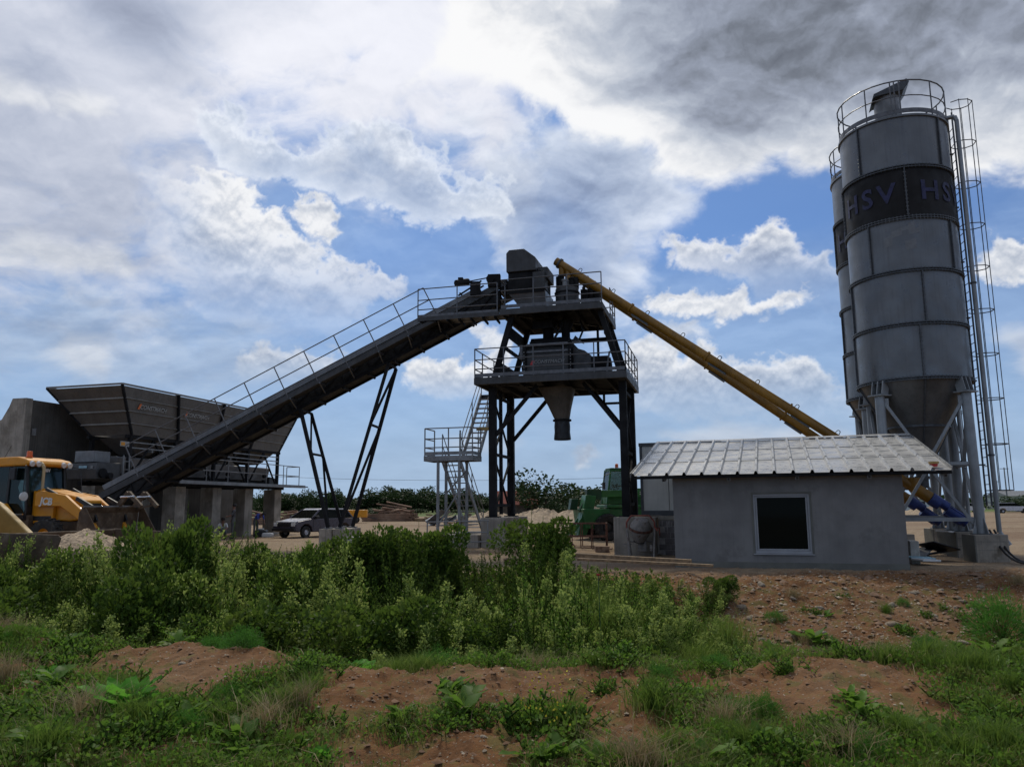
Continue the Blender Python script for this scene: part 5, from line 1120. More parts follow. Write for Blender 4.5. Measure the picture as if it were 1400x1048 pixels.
# ---- green telescopic handler
GD = 35.2; gp = atY(862, 730, GD)
gm = thing('telescopic_handler', 'green telescopic handler with an amber beacon standing behind the tower leg', 'telehandler', (gp.x, gp.y, .22), rad(190))
MB().bb(-2.3, 2.2, -.75, .75, .75, 1.35).prism([(1.2, .5), (1.2, 1.35), (2.4, 1.35), (2.3, .5)], 1, -.9, .9).build('chassis', X['green'], gm, bevel=.04)
for x in (1.35, -1.45):
    for s in (-1, 1): wheel(gm, 'wheel', (x, s*.98, .56), .56, .4, 'black')
MB().bb(-1.6, 1.3, -.85, .85, 1.38, 1.52).prism([(-2.0, 1.52), (-2.0, 2.1), (-1.5, 2.25), (-.2, 2.25), (.2, 1.9), (.2, 1.52)], 1, -.85, -.2).build('turntable', X['green'], gm, bevel=.03)
MB().bb(-1.9, 1.45, .18, .50, 1.85, 2.15).build('boom', X['lime'], gm, bevel=.02)
MB().bb(1.45, 2.1, .20, .52, 1.75, 2.2).bar((1.95, .36, 2.0), (2.35, .36, 1.2), .22, .25).build('boom_head', X['dgreen'], gm, bevel=.02)
MB().prism([(2.25, .15), (1.95, .9), (1.75, 1.9), (2.2, 1.95), (2.45, .9), (2.6, .2)], 1, .0, .75).bar((2.4, .1, .9), (3.05, .1, .06), .10, .14).bar((2.4, .7, .9), (3.05, .7, .06), .10, .14).build('quick_hitch', X['green'], gm, bevel=.02)
MB().prism([(2.4, 1.3), (2.35, 1.8), (2.65, 1.8), (2.75, 1.3)], 1, -.45, -.05).build('hydraulic_block', X['dgreen'], gm, bevel=.02)
for z_ in (2.06, 1.98): MB().bb(-.9, -.3, .552, .556, z_-.02, z_+.02).build('print_line', X['white'], gm)
cc = MB()
for (x, y) in ((-.55, .15), (.62, .15), (-.55, -.75), (.75, -.75)): pass
for y in (-.88, -.02):
    cc.bar((.62, y, 1.55), (.42, y, 3.05), .07).bar((-.75, y, 1.55), (-.75, y, 3.05), .07).bar((.42, y, 3.05), (-.78, y, 3.05), .08)
cc.bar((.42, -.88, 3.05), (.42, -.02, 3.05), .08).bar((-.75, -.88, 3.05), (-.75, -.02, 3.05), .08).build('cab_frame', X['green'], gm)
MB().bb(-.78, .42, -.86, -.04, 3.08, 3.16).build('cab_roof', X['dgreen'], gm, bevel=.03)
MB().bb(-.74, .60, -.90, -.0, 1.55, 1.95).build('cab_base', X['lime'], gm, bevel=.02)
MB().quad((.60, -.86, 1.95), (.60, -.04, 1.95), (.42, -.04, 3.0), (.42, -.86, 3.0), .01).quad((-.74, -.9, 1.97), (.55, -.9, 1.97), (.40, -.9, 3.0), (-.74, -.9, 3.0), .01).quad((-.74, .0, 1.97), (.55, .0, 1.97), (.40, .0, 3.0), (-.74, .0, 3.0), .01).build('cab_glass', X['glass'], gm)
MB().bb(-.5, -.1, -.7, -.2, 1.96, 2.1).bb(-.55, -.42, -.68, -.22, 2.1, 2.7).build('seat', X['black'], gm, bevel=.03)
MB().lathe([(.08, 3.17), (.08, 3.2), (.07, 3.33), (0, 3.36)], (.1, -.1, 0), 12).build('beacon', X['amber'], gm, smooth=True)
MB().path([(.45, .1, 2.9), (.8, .3, 2.8), (.85, .3, 2.3)], .02, 5).bb(.8, .9, .22, .38, 2.2, 2.5).build('mirror', X['black'], gm)
for _o in list(gm.children):
    if _o.name.split('.')[0] in ('cab_frame', 'cab_roof', 'cab_base', 'cab_glass', 'seat', 'beacon', 'mirror'): _o.location.x += .42
# ---- rusty steel rack
rk = thing('rusty_rack', 'open rusty angle iron rack standing on the ground before the green machine', 'rack', (*(atY(738, 742, 29.9).xy), .12), rad(-9))
def fr(m_, x0, x1, y, z0, z1, w=.045): m_.bar((x0, y, z0), (x1, y, z0), w).bar((x0, y, z1), (x1, y, z1), w).bar((x0, y, z0), (x0, y, z1), w).bar((x1, y, z0), (x1, y, z1), w)
for y in (0, .95):
    m_ = MB(); fr(m_, 0, 2.5, y, .03, .92 if y else .92); m_.build('side_frame', X['rust'], rk)
    m_ = MB().bar((0, y, .45), (2.5, y, .43), .04); m_.build('mid_bar', X['rust'], rk)
    for x in (.28, .55, 1.15, 1.55, 1.95): MB().bar((x, y, .03), (x, y, .92), .035).build('upright', X['rust'], rk)
for x in (0, 2.5):
    for z in (.03, .92): MB().bar((x, 0, z), (x, .95, z), .045).build('end_bar', X['rust'], rk)
MB().bar((.9, .5, .5), (1.3, .45, .05), .04).build('brace', X['rust'], rk); MB().bb(-.1, 2.7, -.05, 1.0, -.08, .0).build('skid_board', X['timber'], rk)
# ---- cement mixer with its drum tilted down
cmx = thing('cement_mixer', 'mortar crusted drum cement mixer on a thin stand against the right tower block', 'cement mixer', (*(atY(877, 755, 26.35).xy), .0), rad(-10))
X['mort'] = mat('mortar crusted steel', (.24, .22, .20), .9, 0, .25, 5, bump=.8, bs=35, dirt=(.13, .08, .06), ds=5)
X['drust'] = mat('faded red mixer frame', (.22, .06, .04), .7, .1, .3, 6)
dm = MB().lathe([(.16, .48), (.17, .46), (.30, .22), (.36, .05), (.36, -.02), (.34, -.12), (.22, -.30), (.0, -.34)], n=24)
dmo = dm.build('drum', X['mort'], cmx, smooth=True, loc=(0, 0, .95), rot=(rad(200), rad(8), 0)); MB().lathe([(.365, -.03), (.40, -.03), (.40, .04), (.365, .04)], n=28).build('gear_ring', X['rust'], dmo)
MB().lathe([(.15, .46), (.19, .48), (.15, .50)], n=20).build('rim', X['black'], dmo)
for s in (-1, 1):
    MB().bar((s*.46, 0, .95), (s*.40, -.3, .0), .05).bar((s*.46, 0, .95), (s*.34, .35, .0), .05).build('stand_leg', X['mort'], cmx)
MB().path([(-.46, 0, .95), (-.46, .0, 1.15), (-.30, .02, 1.36), (.30, .02, 1.36), (.46, 0, 1.15), (.46, 0, .95)], .028, 7).build('yoke', X['drust'], cmx, smooth=True)
MB().bar((-.40, .3, .5), (.40, .3, .5), .05).bb(-.12, .18, .1, .42, .18, .55).tube((0, .1, .75), (0, .35, .45), .1, 10).build('motor_box', X['mort'], cmx, bevel=.02)
MB().path([(.46, 0, .95), (.62, .1, .95), (.62, .1, .70)], .02, 6).bar((.46, -.05, 1.0), (.55, -.05, .86), .1, .05).build('tilt_handle', X['drust'], cmx)
MB().tube((-.62, .2, .42), (-.3, .2, .42), .02, 6).tube((.28, -.1, .28), (.36, -.1, .28), .13, 14).build('wheel', X['mort'], cmx)
# ================================================================ people under the hopper
def person(label, loc, rz, J, mats, height=1.72, group=None):
    t = thing('person', label, 'person', loc, rz)
    names, pts, rr, ed = [], [], [], []
    base = dict(pelvis=(0, 0, .93, .125), waist=(0, 0, 1.06, .115), chest=(0, .0, 1.28, .145), neck=(0, .01, 1.46, .055), head=(0, .02, 1.57, .085), top=(0, .02, 1.68, .075),
        shL=(-.17, 0, 1.40, .065), elL=(-.23, .03, 1.13, .043), wrL=(-.22, -.06, .90, .030), haL=(-.22, -.10, .82, .032),
        shR=(.17, 0, 1.40, .065), elR=(.23, .03, 1.13, .043), wrR=(.22, -.06, .90, .030), haR=(.22, -.10, .82, .032),
        hiL=(-.09, 0, .88, .095), knL=(-.10, -.02, .48, .062), anL=(-.10, .02, .09, .042), toL=(-.11, -.14, .04, .038),
        hiR=(.09, 0, .88, .095), knR=(.10, -.02, .48, .062), anR=(.10, .02, .09, .042), toR=(.11, -.14, .04, .038))
    base.update(J); idx = {k: i for i, k in enumerate(base)}
    E_ = [('pelvis', 'waist'), ('waist', 'chest'), ('chest', 'neck'), ('neck', 'head'), ('head', 'top')]
    for s in 'LR': E_ += [('chest', 'sh'+s), ('sh'+s, 'el'+s), ('el'+s, 'wr'+s), ('wr'+s, 'ha'+s), ('pelvis', 'hi'+s), ('hi'+s, 'kn'+s), ('kn'+s, 'an'+s), ('an'+s, 'to'+s)]
    me = bpy.data.meshes.new('body'); me.from_pydata([v[:3] for v in base.values()], [(idx[a], idx[b]) for a, b in E_], [])
    o = bpy.data.objects.new('tmp', me); COL.objects.link(o); sk = o.modifiers.new('s', 'SKIN'); sd_ = o.modifiers.new('u', 'SUBSURF'); sd_.levels = 2; sd_.render_levels = 2
    for i, v in enumerate(base.values()): me.skin_vertices[0].data[i].radius = (v[3], v[3]*.82)
    me.skin_vertices[0].data[0].use_root = True
    dg = bpy.context.evaluated_depsgraph_get(); dg.update(); bm_ = bpy.data.meshes.new_from_object(o.evaluated_get(dg)); bpy.data.objects.remove(o)
    bm_.name = 'body'; bm_.materials.clear()
    for m_ in mats: bm_.materials.append(X[m_])       # 0 skin, 1 top, 2 trousers, 3 shoes
    K = {k: Vector(v[:3]) for k, v in base.items()}
    for p in bm_.polygons:
        c = p.center; best = min(E_, key=lambda e: ((c-K[e[0]].lerp(K[e[1]], max(0, min(1, (c-K[e[0]]).dot(K[e[1]]-K[e[0]])/(K[e[1]]-K[e[0]]).length_squared)))).length))
        n_ = best[1]
        p.material_index = 2 if n_[:2] in ('hi', 'kn', 'an') or best == ('pelvis', 'waist') else 3 if n_[:2] == 'to' else 0 if n_ in ('neck', 'head', 'top') or n_[:2] in ('wr', 'ha') else 1
        p.use_smooth = True
    b_ = inst(bm_, 'body', t)
    hd_ = K['head']; tp = K['top']; m_ = MB().lathe([(.0, .085), (.06, .075), (.092, .03), (.098, -.02), (.09, -.05)], (tp.x, tp.y+.012, tp.z-.03), 14).build('hair', X['hair'], t, smooth=True)
    fc = MB()
    for s in (-1, 1): fc.box((hd_.x+s*.03, hd_.y-.082, hd_.z+.05), (.018, .012, .008))
    fc.box((hd_.x, hd_.y-.09, hd_.z+.02), (.02, .03, .04)); fc.box((hd_.x, hd_.y-.08, hd_.z-.02), (.04, .01, .008)); fc.build('face', X['skin'], t)
    return t
p1_ = atY(318, 731, 38.5)
person('person in a dark checked shirt and grey trousers standing between the piers', (p1_.x, p1_.y, .22), rad(-60), dict(elR=(.22, -.12, 1.16, .043), wrR=(.10, -.30, 1.10, .03), haR=(.06, -.37, 1.10, .032)), ('skin', 'shirtd', 'trou', 'black'))
p2_ = atY(349, 731, 41.)
person('person in a blue shirt bending forward beside the third pier', (p2_.x, p2_.y, .22), rad(60), dict(waist=(0, -.08, 1.02, .115), chest=(0, -.26, 1.13, .145), neck=(0, -.42, 1.18, .055), head=(0, -.52, 1.20, .085), top=(0, -.60, 1.22, .075), shL=(-.17, -.30, 1.18, .065), elL=(-.2, -.36, .92, .043), wrL=(-.16, -.46, .70, .03), haL=(-.15, -.50, .63, .032), shR=(.17, -.30, 1.18, .065), elR=(.2, -.36, .92, .043), wrR=(.16, -.46, .70, .03), haR=(.15, -.50, .63, .032)), ('skin', 'shirtb', 'trou', 'black'))
p3_ = atY(304, 731, 39.5)
person('person in white crouching low behind the bushes by the second pier', (p3_.x, p3_.y, -.25), rad(20), dict(hiL=(-.12, 0, .88, .095), knL=(-.14, -.38, .78, .062), anL=(-.12, -.10, .52, .042), toL=(-.12, -.24, .48, .038), hiR=(.12, 0, .88, .095), knR=(.14, -.38, .78, .062), anR=(.12, -.10, .52, .042), toR=(.12, -.24, .48, .038), pelvis=(0, .05, .72, .125), waist=(0, 0, .88, .115), chest=(0, -.10, 1.10, .14), neck=(0, -.15, 1.27, .055), head=(0, -.17, 1.37, .085), top=(0, -.17, 1.47, .075), shL=(-.17, -.1, 1.22, .06), shR=(.17, -.1, 1.22, .06), elL=(-.22, -.25, 1.02, .043), elR=(.22, -.25, 1.02, .043), wrL=(-.12, -.42, .92, .03), wrR=(.12, -.42, .92, .03), haL=(-.08, -.48, .9, .03), haR=(.08, -.48, .9, .03)), ('skin', 'whitec', 'trou', 'black'))
for (px, Y, lab, m_, d_) in ((357, 40.5, 'dark open crate with white rags by the last pier', 'black', (.6, .5, .4)), (366, 40.3, 'white sack on the ground by the last pier', 'whitec', (.55, .4, .25))):
    q = atY(px, 735, Y); o = MB().box((0, 0, d_[2]/2), d_).build('crate' if m_ == 'black' else 'sack', X[m_], None, bevel=.08, loc=(q.x, q.y, .22)); tag(o, lab, 'crate' if m_ == 'black' else 'sack')
    if m_ == 'black': MB().box((0, -.05, d_[2]+.03), (.25, .2, .08)).build('rag', X['whitec'], o, bevel=.02)
# ================================================================ timber and site clutter
R_ = random.Random(11)
def lumber(label, px, Y, L, wdt, rows, m_='timber', name='timber_stack', rz=0., jit=.04, th=.16, top=0, kick=.5):
    q = atY(px, 712, Y); t = thing(name, label, 'timber stack', (q.x, q.y, .24), rz)
    pm_ = MB().box((0, 0, 0), (1, .22, th)).mesh('plank', X[m_])
    for r in range(rows):
        for k in range(int(wdt/.26)):
            inst(pm_, 'plank', t, (R_.uniform(-.3, .3), k*.26, th*(r+.55)+R_.uniform(-.01, .01)), (0, 0, R_.uniform(-jit, jit)), (L*R_.uniform(.82, 1.), 1, .92))
    for k in range(top):
        inst(pm_, 'plank', t, (R_.uniform(-.15, .6)*L*.4, R_.uniform(.1, wdt), th*rows+abs(R_.gauss(.25, .2))), (R_.uniform(-.5, .5), R_.uniform(-.25, .25), R_.uniform(-kick, kick)), (L*R_.uniform(.25, .6), .7, .8))
    return t
lumber('long stack of reddish old beams with loose beams heaped on top, beyond the conveyor legs', 530, 82, 5.8, 2.2, 5, top=26)
lumber('low stack of pale planks left of the galvanised stair', 584, 80, 2.6, 2., 2, m_='wood', top=4, kick=.2)
lumber('dark stack of boards between the hopper piers', 345, 70, 6., 2., 4, top=8, kick=.15)
lumber('flat pile of boards just right of the last pier', 392, 85, 4., 2., 3, top=8, kick=.3)
lumber('scattered yellowish planks behind the stair foot', 640, 66, 3.4, 2., 1, m_='wood', top=10, kick=.3)
q = atY(612, 714, 62); t = thing('sheet_metal_heap', 'untidy heap of bright metal sheets behind the stair', 'metal sheets', (q.x, q.y, .25))
for k in range(9):
    a = R_.uniform(-.7, .7); MB().box((R_.uniform(-1.2, 1.2), R_.uniform(-.5, .5), .35+R_.uniform(0, .5)), (R_.uniform(1., 2.2), .6, .02), Euler((R_.uniform(-.6, .6), -.5+R_.uniform(-.3, .3), a)).to_matrix()).build('sheet', X['galv'], t)
q = atY(486, 712, 74); t = thing('yellow_trailer', 'small yellow trailer between the conveyor legs and the old beams', 'trailer', (q.x, q.y, .25), .1)
MB().bb(-1.1, 1.1, -.6, .6, .55, 1.25).build('box', X['jcb'], t, bevel=.03); MB().bar((1.1, 0, .6), (2., 0, .4), .08).build('drawbar', X['black'], t)
for s in (-.65, .65): wheel(t, 'wheel', (0, s, .32), .32, .18, 'tan', lugs=0)
# planks in front of the hut
pk = [('upper long weathered plank lying in front of the hut', (764, 757), (945, 767), 19.6, .17, .09), ('lower long weathered plank lying in front of the hut', (790, 764), (975, 773), 19.0, .15, .06)]
for lab, a, b_, Y, w, h in pk:
    A = atY(a[0], a[1], Y+1.4); B_ = atY(b_[0], b_[1], Y); A.z = max(A.z, hz(A.x, A.y)+.08); B_.z = max(B_.z, hz(B_.x, B_.y)+.06)
    c = (A+B_)/2; o = MB().bar(A-c, B_-c, w, h).build('plank', X['wood'], None, bevel=.005, loc=c); tag(o, lab, 'plank')
for k, (px, py, Y, lab) in enumerate(((823, 747, 28.5, 'dark short timber block beside the right tower block'), (720, 752, 24., 'old short board in front of the left tower block'))):
    q = atY(px, py, Y); o = MB().box((0, 0, 0), (.5 if k == 0 else 1.4, .35, .22 if k == 0 else .06)).build('board', X['timber'], None, bevel=.01, loc=(q.x, Y, hz(q.x, Y)+.1)); tag(o, lab, 'board')
# debris right of the hut
q = atY(1262, 745, 25.2)
o = MB().bb(-.12, .12, -.4, .4, -.1, .62).build('concrete_post', X['concl'], None, bevel=.02, loc=(*atY(1249, 765, 23.2).xy, 0), rot=(0, 0, RZH)); tag(o, 'pale concrete stub just right of the hut corner', 'concrete post')
dbm = thing('black_sheeting', 'crumpled black plastic sheeting on the ground between hut and silo blocks', 'plastic sheeting', (q.x, q.y, hz(q.x, q.y)+.02))
for k in range(6): MB().box((R_.uniform(-.5, .5), R_.uniform(-.4, .4), .05+.07*k), (R_.uniform(.6, 1.2), R_.uniform(.4, .8), .05), Euler((R_.uniform(-.3, .3), R_.uniform(-.3, .3), R_.uniform(-1, 1))).to_matrix()).build('fold', X['black'] if k % 3 else X['galv'], dbm, bevel=.02)
for k, (px, py, Y, m_, lab) in enumerate(((1258, 762, 22.6, 'teal', 'pale blue board lying on the ground right of the hut'), (1266, 765, 22.2, 'whitec', 'torn white foil beside the pale blue board'), (1292, 726, 27, 'whitec', 'white scrap on top of the left silo block'))):
    q = atY(px, py, Y); o = MB().box((0, 0, 0), (.7, .4, .05), Euler((.05, .05, .4*k)).to_matrix()).build('board' if k == 0 else 'foil', X[m_], None, bevel=.01, loc=(q.x, Y, max(q.z, hz(q.x, Y)+.04))); tag(o, lab, 'board' if k == 0 else 'foil')
for k in range(2):
    pts = []
    for i in range(9):
        s = i/8; p = atY(1352+s*55+k*6, 716+s*38-k*3, 25.2-s*3.4); p.z = hz(p.x, p.y)+.05+.9*(1-s)**3; pts.append(p)
    c = pts[-1].copy(); o = MB().path([p-c for p in pts], .035, 8).build('hose', X['black'], None, smooth=True, loc=c); tag(o, ('upper' if k else 'lower')+' black hose trailing from the silo pipe to the right', 'hose')
# sand heaps in the middle distance
for (px, Y, rx, ry, h, lab) in ((740, 58, 4.2, 3., 1.35, 'low sand heap behind the tower, nearest the left legs'), (672, 64, 3.5, 3., 1.2, 'low sand heap seen between the left tower legs'), (800, 62, 5., 3., 1.5, 'low sand heap left of the green machine'), (1270, 90, 6., 3., 1.1, 'brown soil heap seen between hut and silo legs'), (965, 66, 5, 3, 1.2, 'sand heap hidden behind the hut')):
    put_heap(lab, px, Y, rx, ry, h, int(px) % 7, 'sandp', 'sand_heap', 'sand heap', .1)
# ================================================================ far buildings, cars, poles
q = atY(704, 690, 125); bn = thing('barn', 'low barn with a red tiled roof in front of the trees', 'barn', (q.x, 125, .25), rad(8))
MB().bb(-3.3, 3.3, -2, 2, 0, 1.8).build('wall', X['barn'], bn); MB().prism([(-2.5, 1.7), (0, 3.9), (2.5, 1.7)], 0, -3.6, 3.6).build('roof', X['brick'], bn); MB().bb(1.6, 2.2, -2.03, -2.0, .0, 1.2).build('door', X['black'], bn)
for (px, Y, w, h, lab, m_) in ((1232, 150, 14, 3.2, 'long white low building beyond the silo legs', 'whitec'), (985, 240, 10, 5, 'small far house with a dark red roof', 'barn'), (872, 230, 5, 3.4, 'tiny far house right of the tower leg', 'barn'), (1405, 170, 8, 4, 'pale far building at the right edge', 'cabw')):
    q = atY(px, 690, Y); t = thing('far_building', lab, 'building', (q.x, Y, .25)); MB().bb(-w/2, w/2, 0, 8, 0, h*.7).build('wall', X[m_], t)
    MB().prism([(-.5, h*.7), (4, h), (8.5, h*.7)], 0, -w/2-.3, w/2+.3).build('roof', X['brick' if m_ == 'barn' else 'galv'], t)
    for k in range(int(w/2.5)): MB().bb(-w/2+1+k*2.4, -w/2+2+k*2.4, -.03, .0, h*.3, h*.55).build('window', X['black'], t)
def farcar(px, Y, m_, lab, rz):
    q = atY(px, 690, Y); t = thing('parked_car', lab, 'car', (q.x, Y, .25), rz)
    MB().prism(body, 1, -.82, .82).build('body', X[m_], t, bevel=.05)
    MB().add(vs_, [(0, 1, 2, 3)[::-1], (4, 5, 6, 7), (0, 3, 7, 4), (0, 4, 5, 1), (3, 2, 6, 7), (1, 5, 6, 2)]).build('windows', X['hglass'], t); MB().bb(-1.6, .2, -.58, .58, 1.365, 1.42).build('roof', X[m_], t, bevel=.02)
    for x in (1.33, -1.33):
        for s in (-1, 1): wheel(t, 'wheel', (x, s*.74, .29), .29, .19, 'silv', lugs=0)
vs_ = [(x, s*(w0 if z < 1 else w1), z) for s in (-1, 1) for x, z in gh]
farcar(1384, 108, 'silv', 'silver car parked far off at the right edge', rad(-20)); farcar(1325, 120, 'whitec', 'pale car parked far off behind the silo ladder', rad(10)); farcar(1205, 118, 'silv', 'silver car far off behind the hut', 0)
for (px, Y, h, lab) in ((1378, 130, 7.2, 'thin lighting pole far off between the ladder cage bars'), (1366, 150, 5.6, 'shorter thin pole beside the lighting pole'), (345, 190, 9.5, 'wooden power pole beyond the hopper piers'), (1010, 190, 9.5, 'wooden power pole far behind the hut')):
    q = atY(px, 690, Y); t = MB().tube((0, 0, 0), (0, 0, h), .13, 8, .09).build('pole', X['galv' if px > 1300 else 'bark'], None, loc=(q.x, Y, .25)); tag(t, lab, 'pole')
    MB().bar((-.7, 0, h-.2), (.7, 0, h-.2), .12, .1).build('cross_arm', X['galv'], t)
a, b_ = atY(345, 690, 190), atY(1010, 690, 190); c = Vector(((a.x+b_.x)/2, 190, 9.6)); pts = [Vector((a.x+(b_.x-a.x)*k/16, 190, 9.6-1.6*(1-(2*k/16-1)**2)))-c for k in range(17)]
tag(MB().path(pts, .035, 4).build('power_line', X['black'], None, loc=c), 'thin overhead cable hanging low across the sky behind the plant', 'cable')
# ================================================================ foliage builders (numpy)
def leaves(rng, P, Nrm, size, asp=.45, fold=.25, jit=.6):
    """one folded leaf (two triangles pairs) per point. P,Nrm: (n,3); size (n,)"""
    n = len(P); d = Nrm+rng.normal(0, jit, (n, 3)); d /= np.linalg.norm(d, axis=1)[:, None]+1e-9
    r = rng.normal(0, 1, (n, 3)); s = np.cross(d, r); s /= np.linalg.norm(s, axis=1)[:, None]+1e-9; u = np.cross(s, d)
    L = size[:, None]; a = P; tip = P+d*L; mid = P+d*L*.48
    l = mid+s*L*asp*.5+u*L*fold*.5; r_ = mid-s*L*asp*.5+u*L*fold*.5
    co = np.stack((a, l, tip, r_), 1).reshape(-1, 3); i = np.arange(n)*4
    q = np.concatenate((np.stack((i, i+1, i+2), 1), np.stack((i, i+2, i+3), 1))); return co, q
def join(parts):
    co, q, b = [], [], 0
    for c, f in parts: co.append(c); q.append(f+b); b += len(c)
    return np.concatenate(co), np.concatenate(q)
def stems(rng, A, B, r=.008):
    n = len(A); d = B-A; s = np.cross(d, [0, .3, 1.]); s += rng.normal(0, .001, s.shape); s /= np.linalg.norm(s, axis=1)[:, None]+1e-9; s2 = np.cross(d, s); s2 /= np.linalg.norm(s2, axis=1)[:, None]+1e-9
    co = np.stack((A+s*r, A-s*.5*r+s2*r*.87, A-s*.5*r-s2*r*.87, B+s*r*.4, B-s*.2*r+s2*r*.35, B-s*.2*r-s2*r*.35), 1).reshape(-1, 3); i = np.arange(n)[:, None]*6
    q = np.concatenate([np.concatenate((i+a, i+b, i+c), 1) for a, b, c in ((0, 1, 4), (0, 4, 3), (1, 2, 5), (1, 5, 4), (2, 0, 3), (2, 3, 5))]); return co, q
def two_part(name, lab_parts): return lab_parts
L_ = {}
L_['dark'] = leafmat('dark bush leaves', (.030, .066, .010), (.090, .148, .022), (.135, .165, .03), .4)
L_['mid'] = leafmat('mid green leaves', (.06, .135, .014), (.13, .24, .032), (.17, .22, .05), .42)
L_['pale'] = leafmat('pale yellow green sprays', (.17, .25, .045), (.33, .40, .11), (.22, .30, .07), .4)
L_['bright'] = leafmat('bright green dock leaves', (.07, .22, .02), (.14, .38, .04), (.11, .28, .035), .42)
L_['grass'] = leafmat('grass blades', (.055, .115, .015), (.14, .22, .035), (.24, .21, .08), .4)
L_['dry'] = leafmat('dry stalks', (.24, .18, .09), (.38, .30, .16), None, .2)
L_['feath'] = leafmat('feathery green', (.045, .14, .018), (.09, .24, .035), None, .38)
L_['tree'] = leafmat('tree leaves', (.013, .030, .010), (.034, .062, .018), (.045, .07, .022), .2)
L_['yelf'] = leafmat('yellow flowers', (.55, .45, .03), (.65, .55, .06), None, .1)
def mesh_of(name, parts, m): co, q = join(parts); return np_mesh(name, co, q, m)
def weed_cluster(seed, H_=1.6, nst=14, spread=.55, leaf=.13, per=46, pale=.0, asp=.3, drop=.1):
    """tall weed: stems with leaves all along, getting smaller to the top"""
    g_ = np.random.RandomState(seed); P, N, S = [], [], []; A, B = [], []; PP, PN = [], []
    for k in range(nst):
        r = spread*math.sqrt(g_.rand()); a = g_.rand()*2*PI; b0 = np.array([r*math.cos(a), r*math.sin(a), -.1]); h = H_*g_.uniform(.5, 1.)*(1-.30*r/spread)
        lean = np.array([math.cos(a), math.sin(a), 0])*r*.5+g_.normal(0, .06, 3)*[1, 1, 0]
        def pt(t): return b0+np.array([0, 0, h])*t+lean*t*t
        n = int(per*h/H_); tt = np.linspace(.10, 1, n)+g_.normal(0, .01, n)
        for i in range(6): A.append(pt(i/6)); B.append(pt((i+1)/6))
        for t in tt:
            an = g_.rand()*2*PI; up = .35+.75*t; P.append(pt(t)); N.append([math.cos(an), math.sin(an), up]); S.append(leaf*(1.15-.65*t)*g_.uniform(.7, 1.25))
            if t < .85 and g_.rand() < .45:     # side shoot
                e = pt(t)+np.array([math.cos(an), math.sin(an), .8])*g_.uniform(.08, .25)*(1.2-t); A.append(pt(t)); B.append(e)
                for j in range(5): an2 = g_.rand()*2*PI; P.append(pt(t)+(e-pt(t))*g_.uniform(.4, 1)); N.append([math.cos(an2), math.sin(an2), .7]); S.append(leaf*.62*g_.uniform(.6, 1.2))
        if pale and g_.rand() < pale:
            for j in range(170): 
                t = 1-abs(g_.normal(0, .16)); t = max(.35, t); c_ = pt(t)+g_.normal(0, .035+.05*(1-t), 3); PP.append(c_); PN.append([g_.normal(), g_.normal(), .8])
    P, N, S = np.array(P), np.array(N), np.array(S); out = [leaves(g_, P, N, S, asp)]; st = stems(g_, np.array(A), np.array(B), .009)
    pl = leaves(g_, np.array(PP), np.array(PN), np.full(len(PP), .046)*g_.uniform(.6, 1.3, len(PP)), .55) if PP else None
    return out[0], st, pl
def cloud_bush(seed, rx=.8, ry=.7, h=1.3, n=2600, leaf=.07, asp=.7, lobes=9, pale=0):
    g_ = np.random.RandomState(seed); P, N = [], []; C = []
    for k in range(lobes):
        a = g_.rand()*2*PI; r = math.sqrt(g_.rand())*.7; C.append((rx*r*math.cos(a), ry*r*math.sin(a), h*g_.uniform(.25, .8), g_.uniform(.26, .45)*rx))
    C = np.array(C); k = g_.randint(0, lobes, n); d = g_.normal(0, 1, (n, 3)); d /= np.linalg.norm(d, axis=1)[:, None]; d[:, 2] = np.abs(d[:, 2])*1.1-.15
    rr = g_.uniform(.45, 1.08, n)**.5; P = C[k, :3]+d*(C[k, 3]*rr)[:, None]; low = g_.rand(n) < .25; P[low, 2] *= g_.uniform(.05, .8, low.sum()); P[:, 2] = np.maximum(P[:, 2], 0.02)
    N = d+[0, 0, .25]; out = leaves(g_, P, N, leaf*g_.uniform(.6, 1.35, n), asp)
    A = np.stack((g_.normal(0, .1, lobes*3), g_.normal(0, .1, lobes*3), np.full(lobes*3, -.05)), 1); B = np.repeat(C[:, :3], 3, 0)+g_.normal(0, .1, (lobes*3, 3)); st = stems(g_, A, B, .012)
    pl = None
    if pale:
        m_ = int(pale); k = g_.randint(0, lobes, m_); d = g_.normal(0, 1, (m_, 3)); d /= np.linalg.norm(d, axis=1)[:, None]; d[:, 2] = np.abs(d[:, 2]); q = C[k, :3]+d*(C[k, 3]*g_.uniform(.95, 1.25, m_))[:, None]
        cl = vnoise(q[:, 0]*3+seed, q[:, 1]*3+q[:, 2]*2.5, 2, 80); q = q[cl > .12]; pl = leaves(g_, q, g_.normal(0, 1, q.shape)+[0, 0, .8], .036*g_.uniform(.6, 1.3, len(q)), .6)
    return out, st, pl
